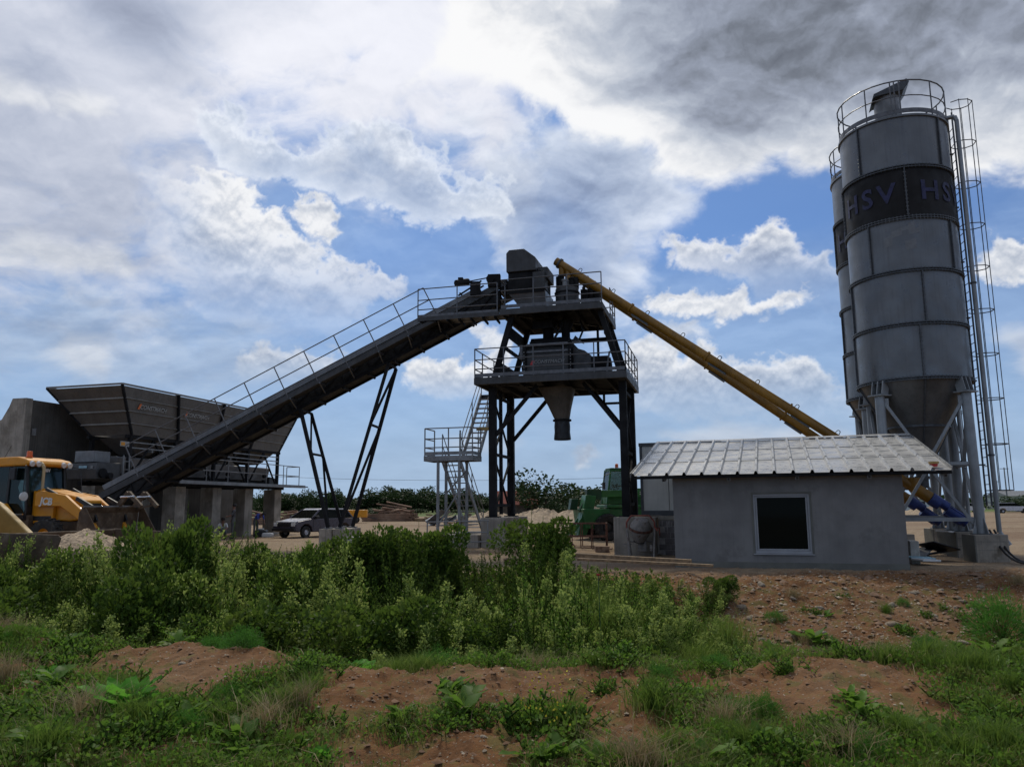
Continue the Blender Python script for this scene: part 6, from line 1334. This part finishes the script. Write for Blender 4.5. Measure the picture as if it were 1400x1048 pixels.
def rosette(seed, n=46, L=.30, w=.34, upr=.9):
    g_ = np.random.RandomState(seed); co, q = [], []
    for k in range(n):
        a = g_.rand()*2*PI; ln = L*g_.uniform(.55, 1.15); el_ = g_.uniform(.75, 1.5)*upr; d = np.array([math.cos(a), math.sin(a)]); s = np.array([-d[1], d[0], 0])
        b0 = np.array([g_.normal(0, .06), g_.normal(0, .06), 0.0]); pts = []; p = b0.copy(); e = el_
        for i in range(6):
            pts.append(p.copy()); p = p+np.array([d[0]*math.cos(e), d[1]*math.cos(e), math.sin(e)])*ln/5; e -= g_.uniform(.06, .26)
        W_ = [.02, .55, .9, 1., .7, .05]; b = len(co)*1; base = sum(len(c) for c in co)
        ring_ = []
        for i in range(6):
            wv = w*ln*W_[i]*.5; rip = np.array([0, 0, .012*math.sin(i*2.3+k)]); ring_ += [pts[i]-s*wv+rip+[0, 0, wv*.35], pts[i], pts[i]+s*wv-rip+[0, 0, wv*.35]]
        co.append(np.array(ring_)); f = []
        for i in range(5):
            o_ = base+i*3
            for j in (0, 1): f += [(o_+j, o_+j+1, o_+j+4), (o_+j, o_+j+4, o_+j+3)]
        q.append(np.array(f))
    return np.concatenate(co), np.concatenate(q)
def blades(g_, X_, Y_, Z_, Hh, w=.006, lean=.35, seg=2):
    n = len(X_); a = g_.rand(n)*2*PI; ld = np.stack((np.cos(a), np.sin(a), np.zeros(n)), 1)*(lean*Hh*g_.uniform(.2, 1.3, n))[:, None]
    b = g_.rand(n)*2*PI; s = np.stack((np.cos(b), np.sin(b), np.zeros(n)), 1)*(w*g_.uniform(.6, 1.4, n))[:, None]; P = np.stack((X_, Y_, Z_), 1); up = np.zeros((n, 3)); up[:, 2] = Hh
    m_ = P+up*.55+ld*.3; t = P+up*(1-.25*lean)+ld; co = np.stack((P-s, P+s, m_-s*.75, m_+s*.75, t), 1).reshape(-1, 3); i = np.arange(n)*5
    q = np.concatenate((np.stack((i, i+1, i+3), 1), np.stack((i, i+3, i+2), 1), np.stack((i+2, i+3, i+4), 1))); return co, q
def plant(kind_meshes, loc, rz, sc, name, label, cat, group):
    root = None
    for k, (nm_, me) in enumerate(kind_meshes):
        if k == 0:
            root = inst(me, name, None, loc, (0, 0, rz), sc); tag(root, label, cat, group)
        else: inst(me, nm_, root)
    return root
def kind(parts, m, tag_):
    fol, st, pl = parts; o = [(tag_, mesh_of(tag_, [fol], m)), ('stem', mesh_of('stem', [st], L_['dark']))]
    if pl is not None: o.append(('blossom', mesh_of('blossom', [pl], L_['pale'])))
    return o
K_ = {}
K_['weed'] = [kind(weed_cluster(s, 1.6, 26, .62, .082, 74), L_['dark'], 'foliage') for s in (1, 2, 3)]
K_['pale'] = [kind(weed_cluster(s, 1.5, 26, .70, .068, 66, .55), L_['mid'], 'foliage') for s in (4, 5, 6)]
K_['palec'] = [kind(cloud_bush(s, .85, .75, 1.25, 4600, .062, .7, 14, 2600), L_['dark'], 'foliage') for s in (7, 8)]
K_['bush'] = [kind(cloud_bush(s, .85, .75, 1.2, 5600, .066, .7, 13), L_['dark'], 'foliage') for s in (9, 10, 11)]
K_['mid'] = [kind(weed_cluster(s, 1.3, 26, .62, .078, 56, .2), L_['mid'], 'foliage') for s in (12, 13)]
rg_ = np.random.RandomState(5)
def tuft(seed, n, h, w, m, lean=.45, sp=.16):
    g_ = np.random.RandomState(seed); r = np.abs(g_.normal(0, sp, n)); a = g_.rand(n)*2*PI; co, q = blades(g_, r*np.cos(a), r*np.sin(a), np.zeros(n), h*g_.uniform(.4, 1.05, n), w, lean); return np_mesh('foliage', co, q, m)
K_['tall'] = [[('foliage', tuft(s, 1500, 1.0, .0036, L_['grass'], .42, .32)), ('seed_heads', tuft(s+5, 90, 1.12, .005, L_['pale'], .3, .30))] for s in (20, 21)]
K_['tuft'] = [[('foliage', tuft(s, 420, .42, .004, L_['grass'], .6, .12))] for s in (22, 23, 24)]
K_['dry'] = [[('foliage', tuft(s, 320, .50, .0032, L_['dry'], .75, .16))] for s in (25, 26)]
K_['dock'] = [[('foliage', np_mesh('foliage', *rosette(s, 95, .25, .40), L_['bright']))] for s in (30, 31)]
K_['docks'] = [[('foliage', np_mesh('foliage', *rosette(s, 26, .30, .30, .8), L_['mid']))] for s in (32, 33)]
K_['herb'] = [kind(weed_cluster(s, .48, 15, .27, .075, 20, 0., .62), L_['mid'], 'foliage') for s in (34, 35)]
def feather(seed, R=.5, n=5200):
    g_ = np.random.RandomState(seed); d = g_.normal(0, 1, (n, 3)); d /= np.linalg.norm(d, axis=1)[:, None]; d[:, 2] = np.abs(d[:, 2]); r = g_.uniform(.35, 1., n)**.6*R*(1+.12*np.sin(d[:, 0]*9)+.1*np.sin(d[:, 1]*11)); P = d*r[:, None]; P[:, 2] *= 1.05
    f = leaves(g_, P, d, .055*g_.uniform(.6, 1.4, n), .14, .1, .5); A = np.zeros((60, 3)); B = d[:60]*R*.8; return f, stems(g_, A, B, .006), None
K_['feath'] = [kind(feather(40), L_['feath'], 'foliage')]
R_ = random.Random(21)
LBL = {
 'weed': ('tall_weed', 'tall weed', 'dark green leafy weeds on the ditch bank', 'dark upright leafy weed'),
 'pale': ('flowering_shrub', 'shrub', 'pale flowering shrubs on the ditch bank', 'shrub with pale yellow sprays'),
 'palec': ('flowering_bush', 'bush', 'dark bushes with pale blossom on the ditch bank', 'dark bush with pale blossom'),
 'bush': ('bramble_bush', 'bush', 'dark round bushes on the ditch bank', 'dark round leaved bush'),
 'mid': ('herb_clump', 'weed clump', 'mid green herb clumps on the ditch bank', 'mid green leafy clump'),
 'tall': ('tall_grass', 'tall grass', 'clumps of tall seeding grass on the bank', 'tall seeding grass clump'),
 'tuft': ('grass_tuft', 'grass tuft', 'grass tufts on the foreground mound', 'green grass tuft'),
 'dry': ('dry_grass_tuft', 'dry grass', 'dry straw tufts on the foreground mound', 'dry straw tuft'),
 'dock': ('dock_plant', 'dock plant', 'bright broad leaved docks', 'bright broad leaved dock'),
 'docks': ('small_dock_plant', 'dock plant', 'small broad leaved plants', 'small broad leaved plant'),
 'herb': ('low_herb', 'herb', 'low leafy herbs in the foreground', 'low leafy herb'),
 'feath': ('feathery_bush', 'bush', 'feathery green bushes on the right bank', 'feathery green bush')}
def grow(kd, x, y, h=1., w=None, label=None, group=True):
    v = K_[kd][R_.randrange(len(K_[kd]))]; nm_, cat, grp, lab = LBL[kd]; w = w or h
    px_ = 700+FPX*x/y
    if not label:
        zn = 'at the left edge' if px_ < 60 else 'below the yellow loader' if px_ < 170 else 'below the hopper end' if px_ < 300 else 'below the hopper piers' if px_ < 400 else 'below the conveyor legs' if px_ < 510 else 'below the open yard' if px_ < 600 else 'below the galvanised stair' if px_ < 670 else 'below the left tower legs' if px_ < 750 else 'below the green machine' if px_ < 840 else 'below the cement mixer' if px_ < 930 else 'below the hut' if px_ < 1245 else 'below the silos'
        rw_ = 'in the front row' if y < 6.6 else 'low on the near mound' if y < 7.4 else 'halfway up the near mound' if y < 8.2 else 'on the mound crest' if y < 10.3 else 'in the ditch' if y < 12. else 'low on the bank' if y < 13.8 else 'halfway up the bank' if y < 15.4 else 'high on the bank'
        lab = lab+' '+rw_+', '+zn
    return plant(v, (x, y, hz(x, y)-.03), R_.uniform(0, 2*PI), (w, w, h), nm_, label or lab, cat, grp if group and not label else None)
def topz(px, Y):      # height of the thicket outline over the picture, measured in the photograph
    ks = [0, 60, 110, 160, 215, 250, 285, 330, 380, 430, 480, 510, 545, 590, 630, 680, 725, 755, 790, 850, 900, 960, 1010]
    vs = [735, 750, 762, 748, 728, 705, 716, 735, 735, 738, 745, 735, 722, 728, 748, 738, 716, 740, 765, 775, 785, 785, 800]
    y = np.interp(px, ks, vs); return atY(px, y, Y).z
hts = dict(weed=1.62, pale=1.5, palec=1.35, bush=1.3, mid=1.32, tall=1.15)
def zone(px):
    if px < 40: return [('weed', 5), ('bush', 1), ('pale', 2)]
    if px < 230: return [('pale', 8), ('palec', 1), ('weed', 3)]
    if px < 300: return [('weed', 8), ('bush', 1), ('pale', 3)]
    if px < 480: return [('pale', 8), ('palec', 2), ('bush', 1), ('weed', 4)]
    if px < 640: return [('weed', 8), ('bush', 1), ('mid', 3), ('pale', 1)]
    if px < 780: return [('weed', 6), ('bush', 1), ('mid', 4), ('pale', 1)]
    return [('tall', 3), ('mid', 7), ('pale', 3)]
for row, (Y, f0, f1) in enumerate(((16.9, .74, 1.02), (15.7, .66, .98), (14.5, .62, .92), (13.3, .50, .80), (12.3, .42, .66), (11.6, .36, .56), (10.9, .30, .46))):
    px = -60.
    while px < (1000 if row > 1 else 985):
        Yj = Y+R_.uniform(-.45, .45); d = ray(px, 700); x = d.x/d.y*Yj; zg = hz(x, Yj); full = topz(px, Yj)-zg
        front = sum(([k]*n for k, n in zone(px)), [])
        kd = R_.choice(front)
        if row >= 4: kd = R_.choice(['bush', 'mid', 'pale', 'palec', 'weed', 'pale'] if px < 700 else ['tall', 'mid', 'mid', 'weed'])
        if row >= 4 and 160 < px < 460 : kd = R_.choice(['bush', 'pale', 'weed', 'palec', 'mid'])
        h = max(.35, full*R_.uniform(f0, f1)*(1.52 if px < 480 else 1.36)); s = h/hts[kd]
        if px > 900: s *= .8
        grow(kd, x, Yj, s, max(.6, min(1.15, .35+.65*s)))
        px += R_.uniform(38, 62)*(1.0 if row < 4 else 1.1)*(16/Yj)**.5
# spiky weed tops that stand clear of the thicket
for px, Y, h in ((520, 15.5, None), (556, 15.2, None), (575, 15.4, None), (722, 16., None), (738, 15.6, None), (252, 15.8, None), (270, 15.5, None), (236, 16, None), (14, 15.5, None), (350, 15.2, None)):
    d = ray(px, 700); x = d.x/d.y*Y; zg = hz(x, Y); grow('weed', x, Y, (topz(px, Y)-zg+.22)/1.40*R_.uniform(.9, 1.1), .6)
for px, Y, t_ in ((-20, 15.4, 735), (12, 15.2, 742), (40, 15.5, 752), (75, 15.3, 755), (100, 15.6, 757), (130, 15.4, 752), (160, 15.6, 745)):
    d = ray(px, 700); x = d.x/d.y*Y; grow(R_.choice(['weed', 'pale']), x, Y, (atY(px, t_-8, Y).z-hz(x, Y))/1.28, .85)
# right bank
for (px, py, Y, kd, h, w, lab) in ((1366, 846, 15.2, 'feath', 1.75, 1.35, 'big feathery bright green bush at the right edge of the bank'), (1270, 866, 14.6, 'feath', .62, .62, 'middle sized feathery green bush on the right bank'), (1223, 884, 14.0, 'feath', .42, .42, 'small feathery green bush beside the rubble on the bank'), (1205, 866, 14.5, 'feath', .4, .45, None), (1058, 829, 16.2, 'feath', .4, .5, None),
    (1110, 862, 15.0, 'docks', 1.5, 1.7, 'dark broad leaved clump on the bank below the hut'), (1350, 885, 13.6, 'docks', 2.0, 2.1, 'large drooping broad leaved plant below the feathery bush'), (1135, 868, 14.8, 'herb', .9, 1.1, None), (1390, 880, 13.8, 'herb', 1.2, 1.4, None), (1330, 800, 17, 'docks', .7, .8, None), (985, 798, 17., 'bush', .45, .5, 'low dark bush at the end of the planks'), (965, 800, 16.6, 'weed', .5, .6, None)):
    d = ray(px, py); x = d.x/d.y*Y; o = grow(kd, x, Y, h, w, lab)
# foreground: big single plants seen in the photograph
FG = [(172, 985, 7.2, 'dock', 1.45, 1.5, 'big bright dock plant in the left foreground'), (490, 905, 9.0, 'dock', .9, 1.1, 'bright dock clump on the crest left of centre'), (640, 985, 7.2, 'docks', 1.3, 1.3, 'upright broad leaved plant in the middle foreground'), (615, 960, 7.7, 'docks', .9, .8, None), (740, 1015, 6.7, 'herb', 1.25, 1.3, 'leafy herb clump with yellow flowers at the bottom centre'), (765, 1000, 6.9, 'herb', 1.1, 1.2, None), (640, 1010, 6.9, 'herb', .8, 1., None),
 (60, 935, 8.4, 'dock', .8, .9, 'bright leafy plant at the left behind the big dock'), (85, 915, 8.8, 'herb', 1.2, 1.2, None), (330, 900, 9.1, 'feath', .5, .5, None), (240, 882, 9.6, 'docks', .9, .9, None), (290, 885, 9.4, 'feath', .36, .4, None), (345, 1000, 7., 'herb', 1.1, 1.3, None), (375, 985, 7.2, 'herb', 1., 1.1, None), (330, 1020, 6.6, 'docks', 1.1, 1.1, None),
 (440, 1035, 6.3, 'dock', .55, .5, None), (60, 1035, 6.3, 'docks', 1.2, 1.1, None), (1160, 975, 7.3, 'docks', .8, .8, None), (1180, 1010, 6.7, 'herb', 1., 1.2, None), (1045, 985, 7.2, 'feath', .45, .35, None), (960, 1000, 6.9, 'herb', .7, .9, None), (1320, 965, 7.5, 'herb', 1., 1., None), (1130, 1040, 6.3, 'docks', .9, .9, None), (840, 945, 8.0, 'herb', .7, .8, None), (1085, 930, 8.3, 'herb', .7, .8, None), (250, 1005, 6.9, 'docks', .9, 1., None), (905, 925, 8.4, 'feath', .3, .35, None), (20, 985, 7.2, 'herb', 1.1, 1.3, None), (600, 905, 8.9, 'feath', .55, .6, None), (575, 925, 8.6, 'tall', .28, .5, None), (545, 915, 8.7, 'tall', .26, .5, None)]
for (px, py, Y, kd, h, w, lab) in FG:
    d = ray(px, py); x = d.x/d.y*Y; grow(kd, x, Y, h, w, lab)
# scattered tufts and herbs on mound and banks, thinned over bare earth patches
def green(x, y):     # how much grows here: bare earth patches are where the photograph shows soil
    v = float(vnoise([x*.55+4], [y*.8], 4, 90)[0])+.10
    for (px, py, rx, ry, a) in ((600, 945, 85, 26, -.85), (230, 900, 130, 26, -.9), (490, 960, 50, 34, -.75), (740, 945, 105, 26, -.9), (850, 1010, 90, 34, -.7), (660, 1030, 60, 26, -.8), (1050, 940, 105, 28, -.9), (1240, 975, 80, 46, -.85), (1130, 800, 230, 50, -1.2), (290, 930, 60, 20, -.5), (1060, 1010, 70, 30, .2), (610, 990, 45, 30, .3), (960, 990, 50, 30, .25), (960, 900, 90, 30, .5), (60, 1000, 90, 60, .5), (1340, 1010, 90, 60, .5), (330, 985, 80, 40, .3), (720, 905, 130, 14, .6)):
        if py > 880: Yq = np.interp(py, (880, 925, 960, 1000, 1048), (9.4, 8.5, 7.7, 6.9, 6.2))
        else: Yq = 16.5
        d = ray(px, py); xq = d.x/d.y*Yq; ry_m = ry/1060*Yq*(4.2 if py < 880 else 3.4)*1.; v += a*math.exp(-((x-xq)/(rx/1060*Yq*1.15))**2-((y-Yq)/ry_m)**2)
    return v
GXs = np.linspace(-9, 9, 181); GYs = np.linspace(5, 20, 151); GM = np.array([[green(x, y) for x in GXs] for y in GYs], np.float32)
def gmap(x, y):
    fx = np.clip((np.asarray(x)+9)/.1, 0, 179.9); fy = np.clip((np.asarray(y)-5)/.1, 0, 149.9); i, j = fx.astype(int), fy.astype(int); u, v = fx-i, fy-j
    return (GM[j, i]*(1-u)+GM[j, i+1]*u)*(1-v)+(GM[j+1, i]*(1-u)+GM[j+1, i+1]*u)*v
cnt = 0
while cnt < 380:
    y = R_.uniform(5.9, 17.5); x = R_.uniform(-.72, .72)*y
    if y > 10.2 and x/y < .22: continue
    if float(gmap([x], [y])[0]) < R_.uniform(-.25, .30): continue
    kd = R_.choices(['tuft', 'dry', 'herb', 'docks', 'feath'], (3.4, 1.4, 6, 3, .8))[0]
    s = R_.uniform(.45, 1.05); s = s*(.42 if kd == 'feath' else 1); grow(kd, x, y, s, s*R_.uniform(.9, 1.2)); cnt += 1
# ---------------------------------------------------------------- grass and ground cover nobody could count
g_ = np.random.RandomState(8)
def scatter(n, y0, y1, thr, pw=1.): 
    y = g_.uniform(y0, y1, n*3); x = g_.uniform(-.75, .75, n*3)*y; v = gmap(x, y); k = v > thr+g_.uniform(-.3, .35, n*3); return x[k][:n], y[k][:n]
x, y = scatter(100000, 5.7, 11.0, .0); z = H(x, y); hm = np.clip(.75+1.5*vnoise(x*1.6, y*1.6, 4, 95), .25, 2.2); co, q = blades(g_, x, y, z-.01, g_.uniform(.03, .20, len(x))*hm, .0032, .9)
inst(np_mesh('grass', co, q, L_['grass']), 'grass', kind='stuff')
x, y = scatter(30000, 11., 18.5, .12); k = (x/y > .15); x, y = x[k], y[k]; z = H(x, y); co, q = blades(g_, x, y, z-.01, g_.uniform(.06, .26, len(x)), .0055, .8)
inst(np_mesh('bank_grass', co, q, L_['grass']), 'bank_grass', kind='stuff')
x, y = scatter(12000, 5.7, 16., -.05); z = H(x, y); co, q = blades(g_, x, y, z-.005, g_.uniform(.05, .24, len(x)), .0028, 1.7)
inst(np_mesh('dry_straw', co, q, L_['dry']), 'dry_straw', kind='stuff')
x, y = scatter(80000, 5.7, 13., .05); z = H(x, y); n = len(x); co, q = leaves(g_, np.stack((x, y, z+g_.uniform(0, .10, n)), 1), g_.normal(0, 1, (n, 3))+[0, 0, 1.2], g_.uniform(.018, .05, n), .7)
inst(np_mesh('ground_cover', co, q, L_['mid']), 'ground_cover', kind='stuff')
# thicket underlayer: fills the floor of the thicket so that no bare ground shows between the bushes
n = 60000; y = g_.uniform(11.0, 17.6, n); x = g_.uniform(-.78, .2, n)*y; z = H(x, y, False)
co, q = leaves(g_, np.stack((x, y, z+g_.uniform(0, 1, n)**1.5*.5), 1), g_.normal(0, 1, (n, 3))+[0, -.3, .9], g_.uniform(.05, .12, n), .6)
inst(np_mesh('undergrowth', co, q, L_['dark']), 'undergrowth', kind='stuff')
# flowers
d = ray(755, 1030); fx, fy = d.x/d.y*6.6, 6.6; n = 70; xx = fx+g_.normal(0, .14, n); yy = fy+g_.normal(0, .12, n)
co, q = leaves(g_, np.stack((xx, yy, H(xx, yy)+g_.uniform(.12, .5, n)), 1), np.tile([0, -.3, 1.], (n, 1)), np.full(n, .022), .9); inst(np_mesh('yellow_flowers', co, q, L_['yelf']), 'yellow_flowers', kind='stuff')
d = ray(818, 787); o = MB().lathe([(0, 0), (.025, .01), (.035, .03)], n=10).build('poppy', X['red'], None, loc=(d.x/d.y*12.2, 12.2, atY(818, 787, 12.2).z)); tag(o, 'single red poppy among the tall grass below the planks', 'poppy')
MB().tube((0, 0, 0), (0.02, 0, hz(o.location.x, 12.2)-o.location.z), .006, 5).build('stalk', X['dgreen'], o)
# ================================================================ stones
def stone(seed, flat=.7):
    g2 = np.random.RandomState(seed); bm = bmesh.new(); bmesh.ops.create_icosphere(bm, subdivisions=3, radius=1.)
    ax_ = g2.normal(0, 1, (9, 3)); ax_ /= np.linalg.norm(ax_, axis=1)[:, None]; cut = g2.uniform(.62, .92, 9)
    for v in bm.verts:
        p = np.array(v.co)
        for a, c_ in zip(ax_, cut):
            t = p @ a
            if t > c_: p = p-a*(t-c_)*.85
        v.co = Vector(p*np.array([1, .8, flat]))
    me = bpy.data.meshes.new('stone'); bm.to_mesh(me); bm.free(); me.polygons.foreach_set('use_smooth', [True]*len(me.polygons)); return me
ST = []
for s in range(6):
    me = stone(50+s, (.5, .65, .8, .6, .45, .7)[s]); me.materials.append(X['stone' if s % 2 == 0 else 'stoned']); ST.append(me)
BIG = [(1225, 929, 10.0, .26, 'largest pale boulder lying at the ditch right of centre', 4), (1040, 792, 18.0, .115, 'squarish pale stone below the left part of the hut', 2), (1246, 800, 17.5, .075, None, 0), (1218, 815, 17., .10, None, 2), (1220, 843, 15.8, .14, 'rounded brown stone halfway down the bank', 3), (1120, 910, 12.5, .13, None, 0), (1170, 907, 12.8, .12, None, 2), (1095, 924, 11.6, .13, None, 1), (1013, 815, 16.8, .11, None, 3), (1120, 820, 16.8, .09, None, 0), (1325, 902, 12.8, .13, 'flat tan stone near the right edge of the bank', 4), (1375, 905, 12.6, .12, None, 0), (1372, 867, 14.5, .11, None, 4), (1316, 856, 15, .11, None, 4), (1105, 787, 18.3, .07, None, 0), (1265, 797, 17.9, .07, None, 1), (1340, 795, 18.0, .09, None, 3), (1155, 800, 17.6, .07, None, 4), (1290, 820, 16.9, .08, None, 0), (247, 929, 8.6, .05, None, 0), (1060, 1028, 6.5, .04, None, 4), (660, 1022, 6.6, .035, None, 0), (1205, 895, 13.3, .10, None, 3), (1245, 880, 14, .09, None, 1), (1190, 890, 13.5, .08, None, 2), (1183, 945, 8.1, .05, None, 0)]
for (px, py, Y, r, lab, k) in BIG:
    d = ray(px, py); x = d.x/d.y*Y; o = inst(ST[k], 'boulder' if r > .2 else 'stone', None, (x, Y, hz(x, Y)+r*.25), (R_.uniform(-.2, .2), R_.uniform(-.2, .2), R_.uniform(0, 6)), (r*1.25, r, r)); tag(o, lab or 'rounded stone lying loose on the earth bank', 'boulder' if r > .2 else 'stone', None if lab else 'loose stones on the earth bank')
for k in range(46):
    y = R_.uniform(13.2, 18.2); x = R_.uniform(.30, .70)*y; kd = R_.choice(['herb', 'herb', 'tuft', 'docks', 'dry', 'feath']); s = R_.uniform(.35, .9)*(.4 if kd == 'feath' else 1); grow(kd, x, y, s)
for k in range(190):
    y = R_.uniform(11.5, 18.9); x = R_.uniform(.26, .72)*y; r = abs(R_.gauss(.0, .04))+.018; o = inst(ST[R_.randrange(6)], 'stone', None, (x, y, hz(x, y)+r*.2), (R_.uniform(-.4, .4), R_.uniform(-.4, .4), R_.uniform(0, 6)), (r*1.2, r, r)); tag(o, 'rounded stone lying loose on the earth bank', 'stone', 'loose stones on the earth bank')
# rubble and pebbles: countless
ico = [(0, 0, 1), (.9, 0, .1), (.2, .85, 0), (-.7, .5, .1), (-.75, -.5, 0), (.25, -.85, .1)]
icf = np.array([(0, 1, 2), (0, 2, 3), (0, 3, 4), (0, 4, 5), (0, 5, 1)])
def pebbles(n, x, y, r, name, m):
    B = np.array(ico)[None]*r[:, None, None]*g_.uniform(.6, 1.25, (n, 1, 3)); a = g_.rand(n)*2*PI; c_, s_ = np.cos(a)[:, None], np.sin(a)[:, None]; Xb = B[..., 0]*c_-B[..., 1]*s_; Yb_ = B[..., 0]*s_+B[..., 1]*c_
    co = np.stack((Xb+x[:, None], Yb_+y[:, None], B[..., 2]*.6+(H(x, y))[:, None]-.003), -1).reshape(-1, 3); q = (icf[None]+np.arange(n)[:, None, None]*6).reshape(-1, 3); inst(np_mesh(name, co, q, m), name, kind='stuff')
n = 5000; y = g_.uniform(5.8, 10.5, n); x = g_.uniform(-.75, .75, n)*y; pebbles(n, x, y, g_.gamma(2., .0035, n)+.002, 'pebbles', X['stone'])
n = 9000; y = g_.uniform(11, 19.8, n); x = g_.uniform(.2, .75, n)*y; pebbles(n, x, y, g_.gamma(2., .008, n)+.004, 'rubble', X['stone'])
n = 7000; y = g_.uniform(18.5, 34, n); x = g_.uniform(-.7, .72, n)*y; pebbles(n, x, y, g_.gamma(2., .009, n)+.004, 'yard_gravel', X['stoned'])
n = 6000; y = g_.uniform(5.8, 10.5, n); x = g_.uniform(-.75, .75, n)*y; pebbles(n, x, y, g_.gamma(2., .007, n)+.004, 'mound_clods', mat('mound clods', (.13, .068, .034), .95, 0, .3, 6))
n = 5000; y = g_.uniform(11, 19.5, n); x = g_.uniform(.2, .75, n)*y; pebbles(n, x, y, g_.gamma(2., .016, n)+.006, 'earth_clods', mat('earth clods', (.14, .08, .045), .95, 0, .3, 6))
# litter
for (px, py, Y, m_, lab) in ((1157, 894, 13.2, 'blue', 'scrap of blue plastic on the bank'), (1163, 897, 13.1, 'whitec', 'scrap of white plastic beside the blue one'), (1379, 893, 13.0, 'whitec', 'crushed white plastic cup near the right edge'), (1300, 950, 9.0, 'whitec', 'tiny white scrap on the right mound')):
    d = ray(px, py); x = d.x/d.y*Y; o = MB().box((0, 0, .02), (.16, .08, .03), Euler((.3, .2, .5)).to_matrix()).box((.05, .03, .05), (.09, .07, .02), Euler((-.4, .3, 1.2)).to_matrix()).build('litter', X[m_], None, bevel=.008, loc=(x, Y, hz(x, Y)+.02)); tag(o, lab, 'litter')
# ================================================================ trees beyond the field
def tree_kind(seed, h=6., w=3., n=1700, leaf=.42, tall=False):
    g2 = np.random.RandomState(seed); lob = 14; C = []
    for k in range(lob):
        a = g2.rand()*2*PI; r = math.sqrt(g2.rand())*.75; t = g2.uniform(.30, .92); rr = w*(1.05-.55*abs(t-.5)*2)*.5; C.append((rr*1.5*r*math.cos(a), rr*1.5*r*math.sin(a), h*t, w*g2.uniform(.20, .34)))
    C = np.array(C); k = g2.randint(0, lob, n); d = g2.normal(0, 1, (n, 3)); d /= np.linalg.norm(d, axis=1)[:, None]; P = C[k, :3]+d*(C[k, 3]*g2.uniform(.5, 1.1, n))[:, None]; P[:, 2] = np.maximum(P[:, 2], .3)
    cr = np_mesh('crown', *leaves(g2, P, d+[0, 0, .2], leaf*g2.uniform(.5, 1.3, n), .7), L_['tree'])
    tk = MB().tube((0, 0, 0), (.1, 0, h*.5), .16, 7, .08)
    for i in range(5): tk.tube((.08, 0, h*(.25+.05*i)), tuple(C[i, :3]), .06, 5, .03)
    return cr, tk.mesh('trunk', X['bark'])
TK = [tree_kind(s, 6., (3.6, 4.6, 4., 5.)[s % 4]) for s in range(4)]
def tree(x, y, h, w, label, group, name='tree'):
    t = thing(name, label, 'tree', (x, y, .2), R_.uniform(0, 6), group); c, k = TK[R_.randrange(4)]; s = (w/4.3, w/4.3, h/6.3); inst(k, 'trunk', t, scale=s); inst(c, 'crown', t, scale=s); return t
px = 352.
while px < 690:
    for row in (0, 1):
        Y = 205+row*14+R_.uniform(-5, 5); top = R_.uniform(-2.5, 2.5)+np.interp(px, (350, 390, 430, 500, 535, 560, 600, 640, 690), (676, 674, 672, 673, 668, 672, 669, 672, 675)); q = atY(px+R_.uniform(-4, 4), top+R_.uniform(-1.5, 2.5)+row, Y)
        tree(q.x, Y, q.z*R_.uniform(.72, 1.16), R_.uniform(3.6, 8.5), 'dark broad tree in the long row beyond the green field', 'trees in the far row beyond the field')
    px += R_.uniform(10, 14)
for (px, py, Y, w, lab) in ((745, 646, 120, 6.6, 'tallest dark tree right of the red roofed barn'), (711, 659, 138, 3.8, 'small tree rising behind the barn roof'), (733, 676, 140, 5., None), (765, 668, 130, 6.5, None), (790, 659, 140, 7.5, None), (778, 675, 128, 5., None), (812, 664, 145, 7., None), (832, 668, 150, 6., None), (700, 680, 140, 5., None), (803, 680, 120, 4., None), (762, 684, 115, 3., None), (846, 676, 150, 5., None)):
    q = atY(px, py, Y); tree(q.x, Y, q.z-.2, w, lab or 'dark leafy tree in the clump right of the barn', None if lab else 'trees in the clump right of the barn')
for (px, py, Y, w, n_) in ((1390, 678, 125, 5., 0), (1402, 680, 120, 5, 0), (1340, 686, 180, 6., 0), (1318, 686, 170, 6., 0), (1300, 686, 190, 7., 0), (1280, 688, 190, 7, 0), (1416, 676, 130, 6, 0), (1260, 689, 200, 7, 0), (880, 684, 200, 7, 0), (905, 685, 200, 6, 0)):
    q = atY(px, py, Y); tree(q.x, Y, max(1.5, q.z-.2), w, 'low dark shrub beyond the yard on the right', 'low shrubs far off on the right', 'far_shrub')
for k in range(10):
    q = atY(425+R_.uniform(-30, 250), 694, 150+R_.uniform(-20, 20)); tree(q.x, q.y, R_.uniform(.9, 1.6), R_.uniform(1.8, 3), 'small green shrub in the open field', 'small shrubs in the open field', 'field_shrub')
# far wooded rim on the horizon
n = 14000; a = g_.uniform(-1.1, 1.1, n); Yf = g_.uniform(380, 440, n); hh_ = 4.5+2.2*vnoise(a*40, a*0, 4, 33); x = np.tan(a)*Yf; co, q = leaves(g_, np.stack((x, Yf, g_.uniform(0, 1, n)*hh_), 1), g_.normal(0, 1, (n, 3)), g_.uniform(1.5, 3.6, n), .7)
inst(np_mesh('distant_woods', co, q, L_['tree']), 'distant_woods', kind='stuff')
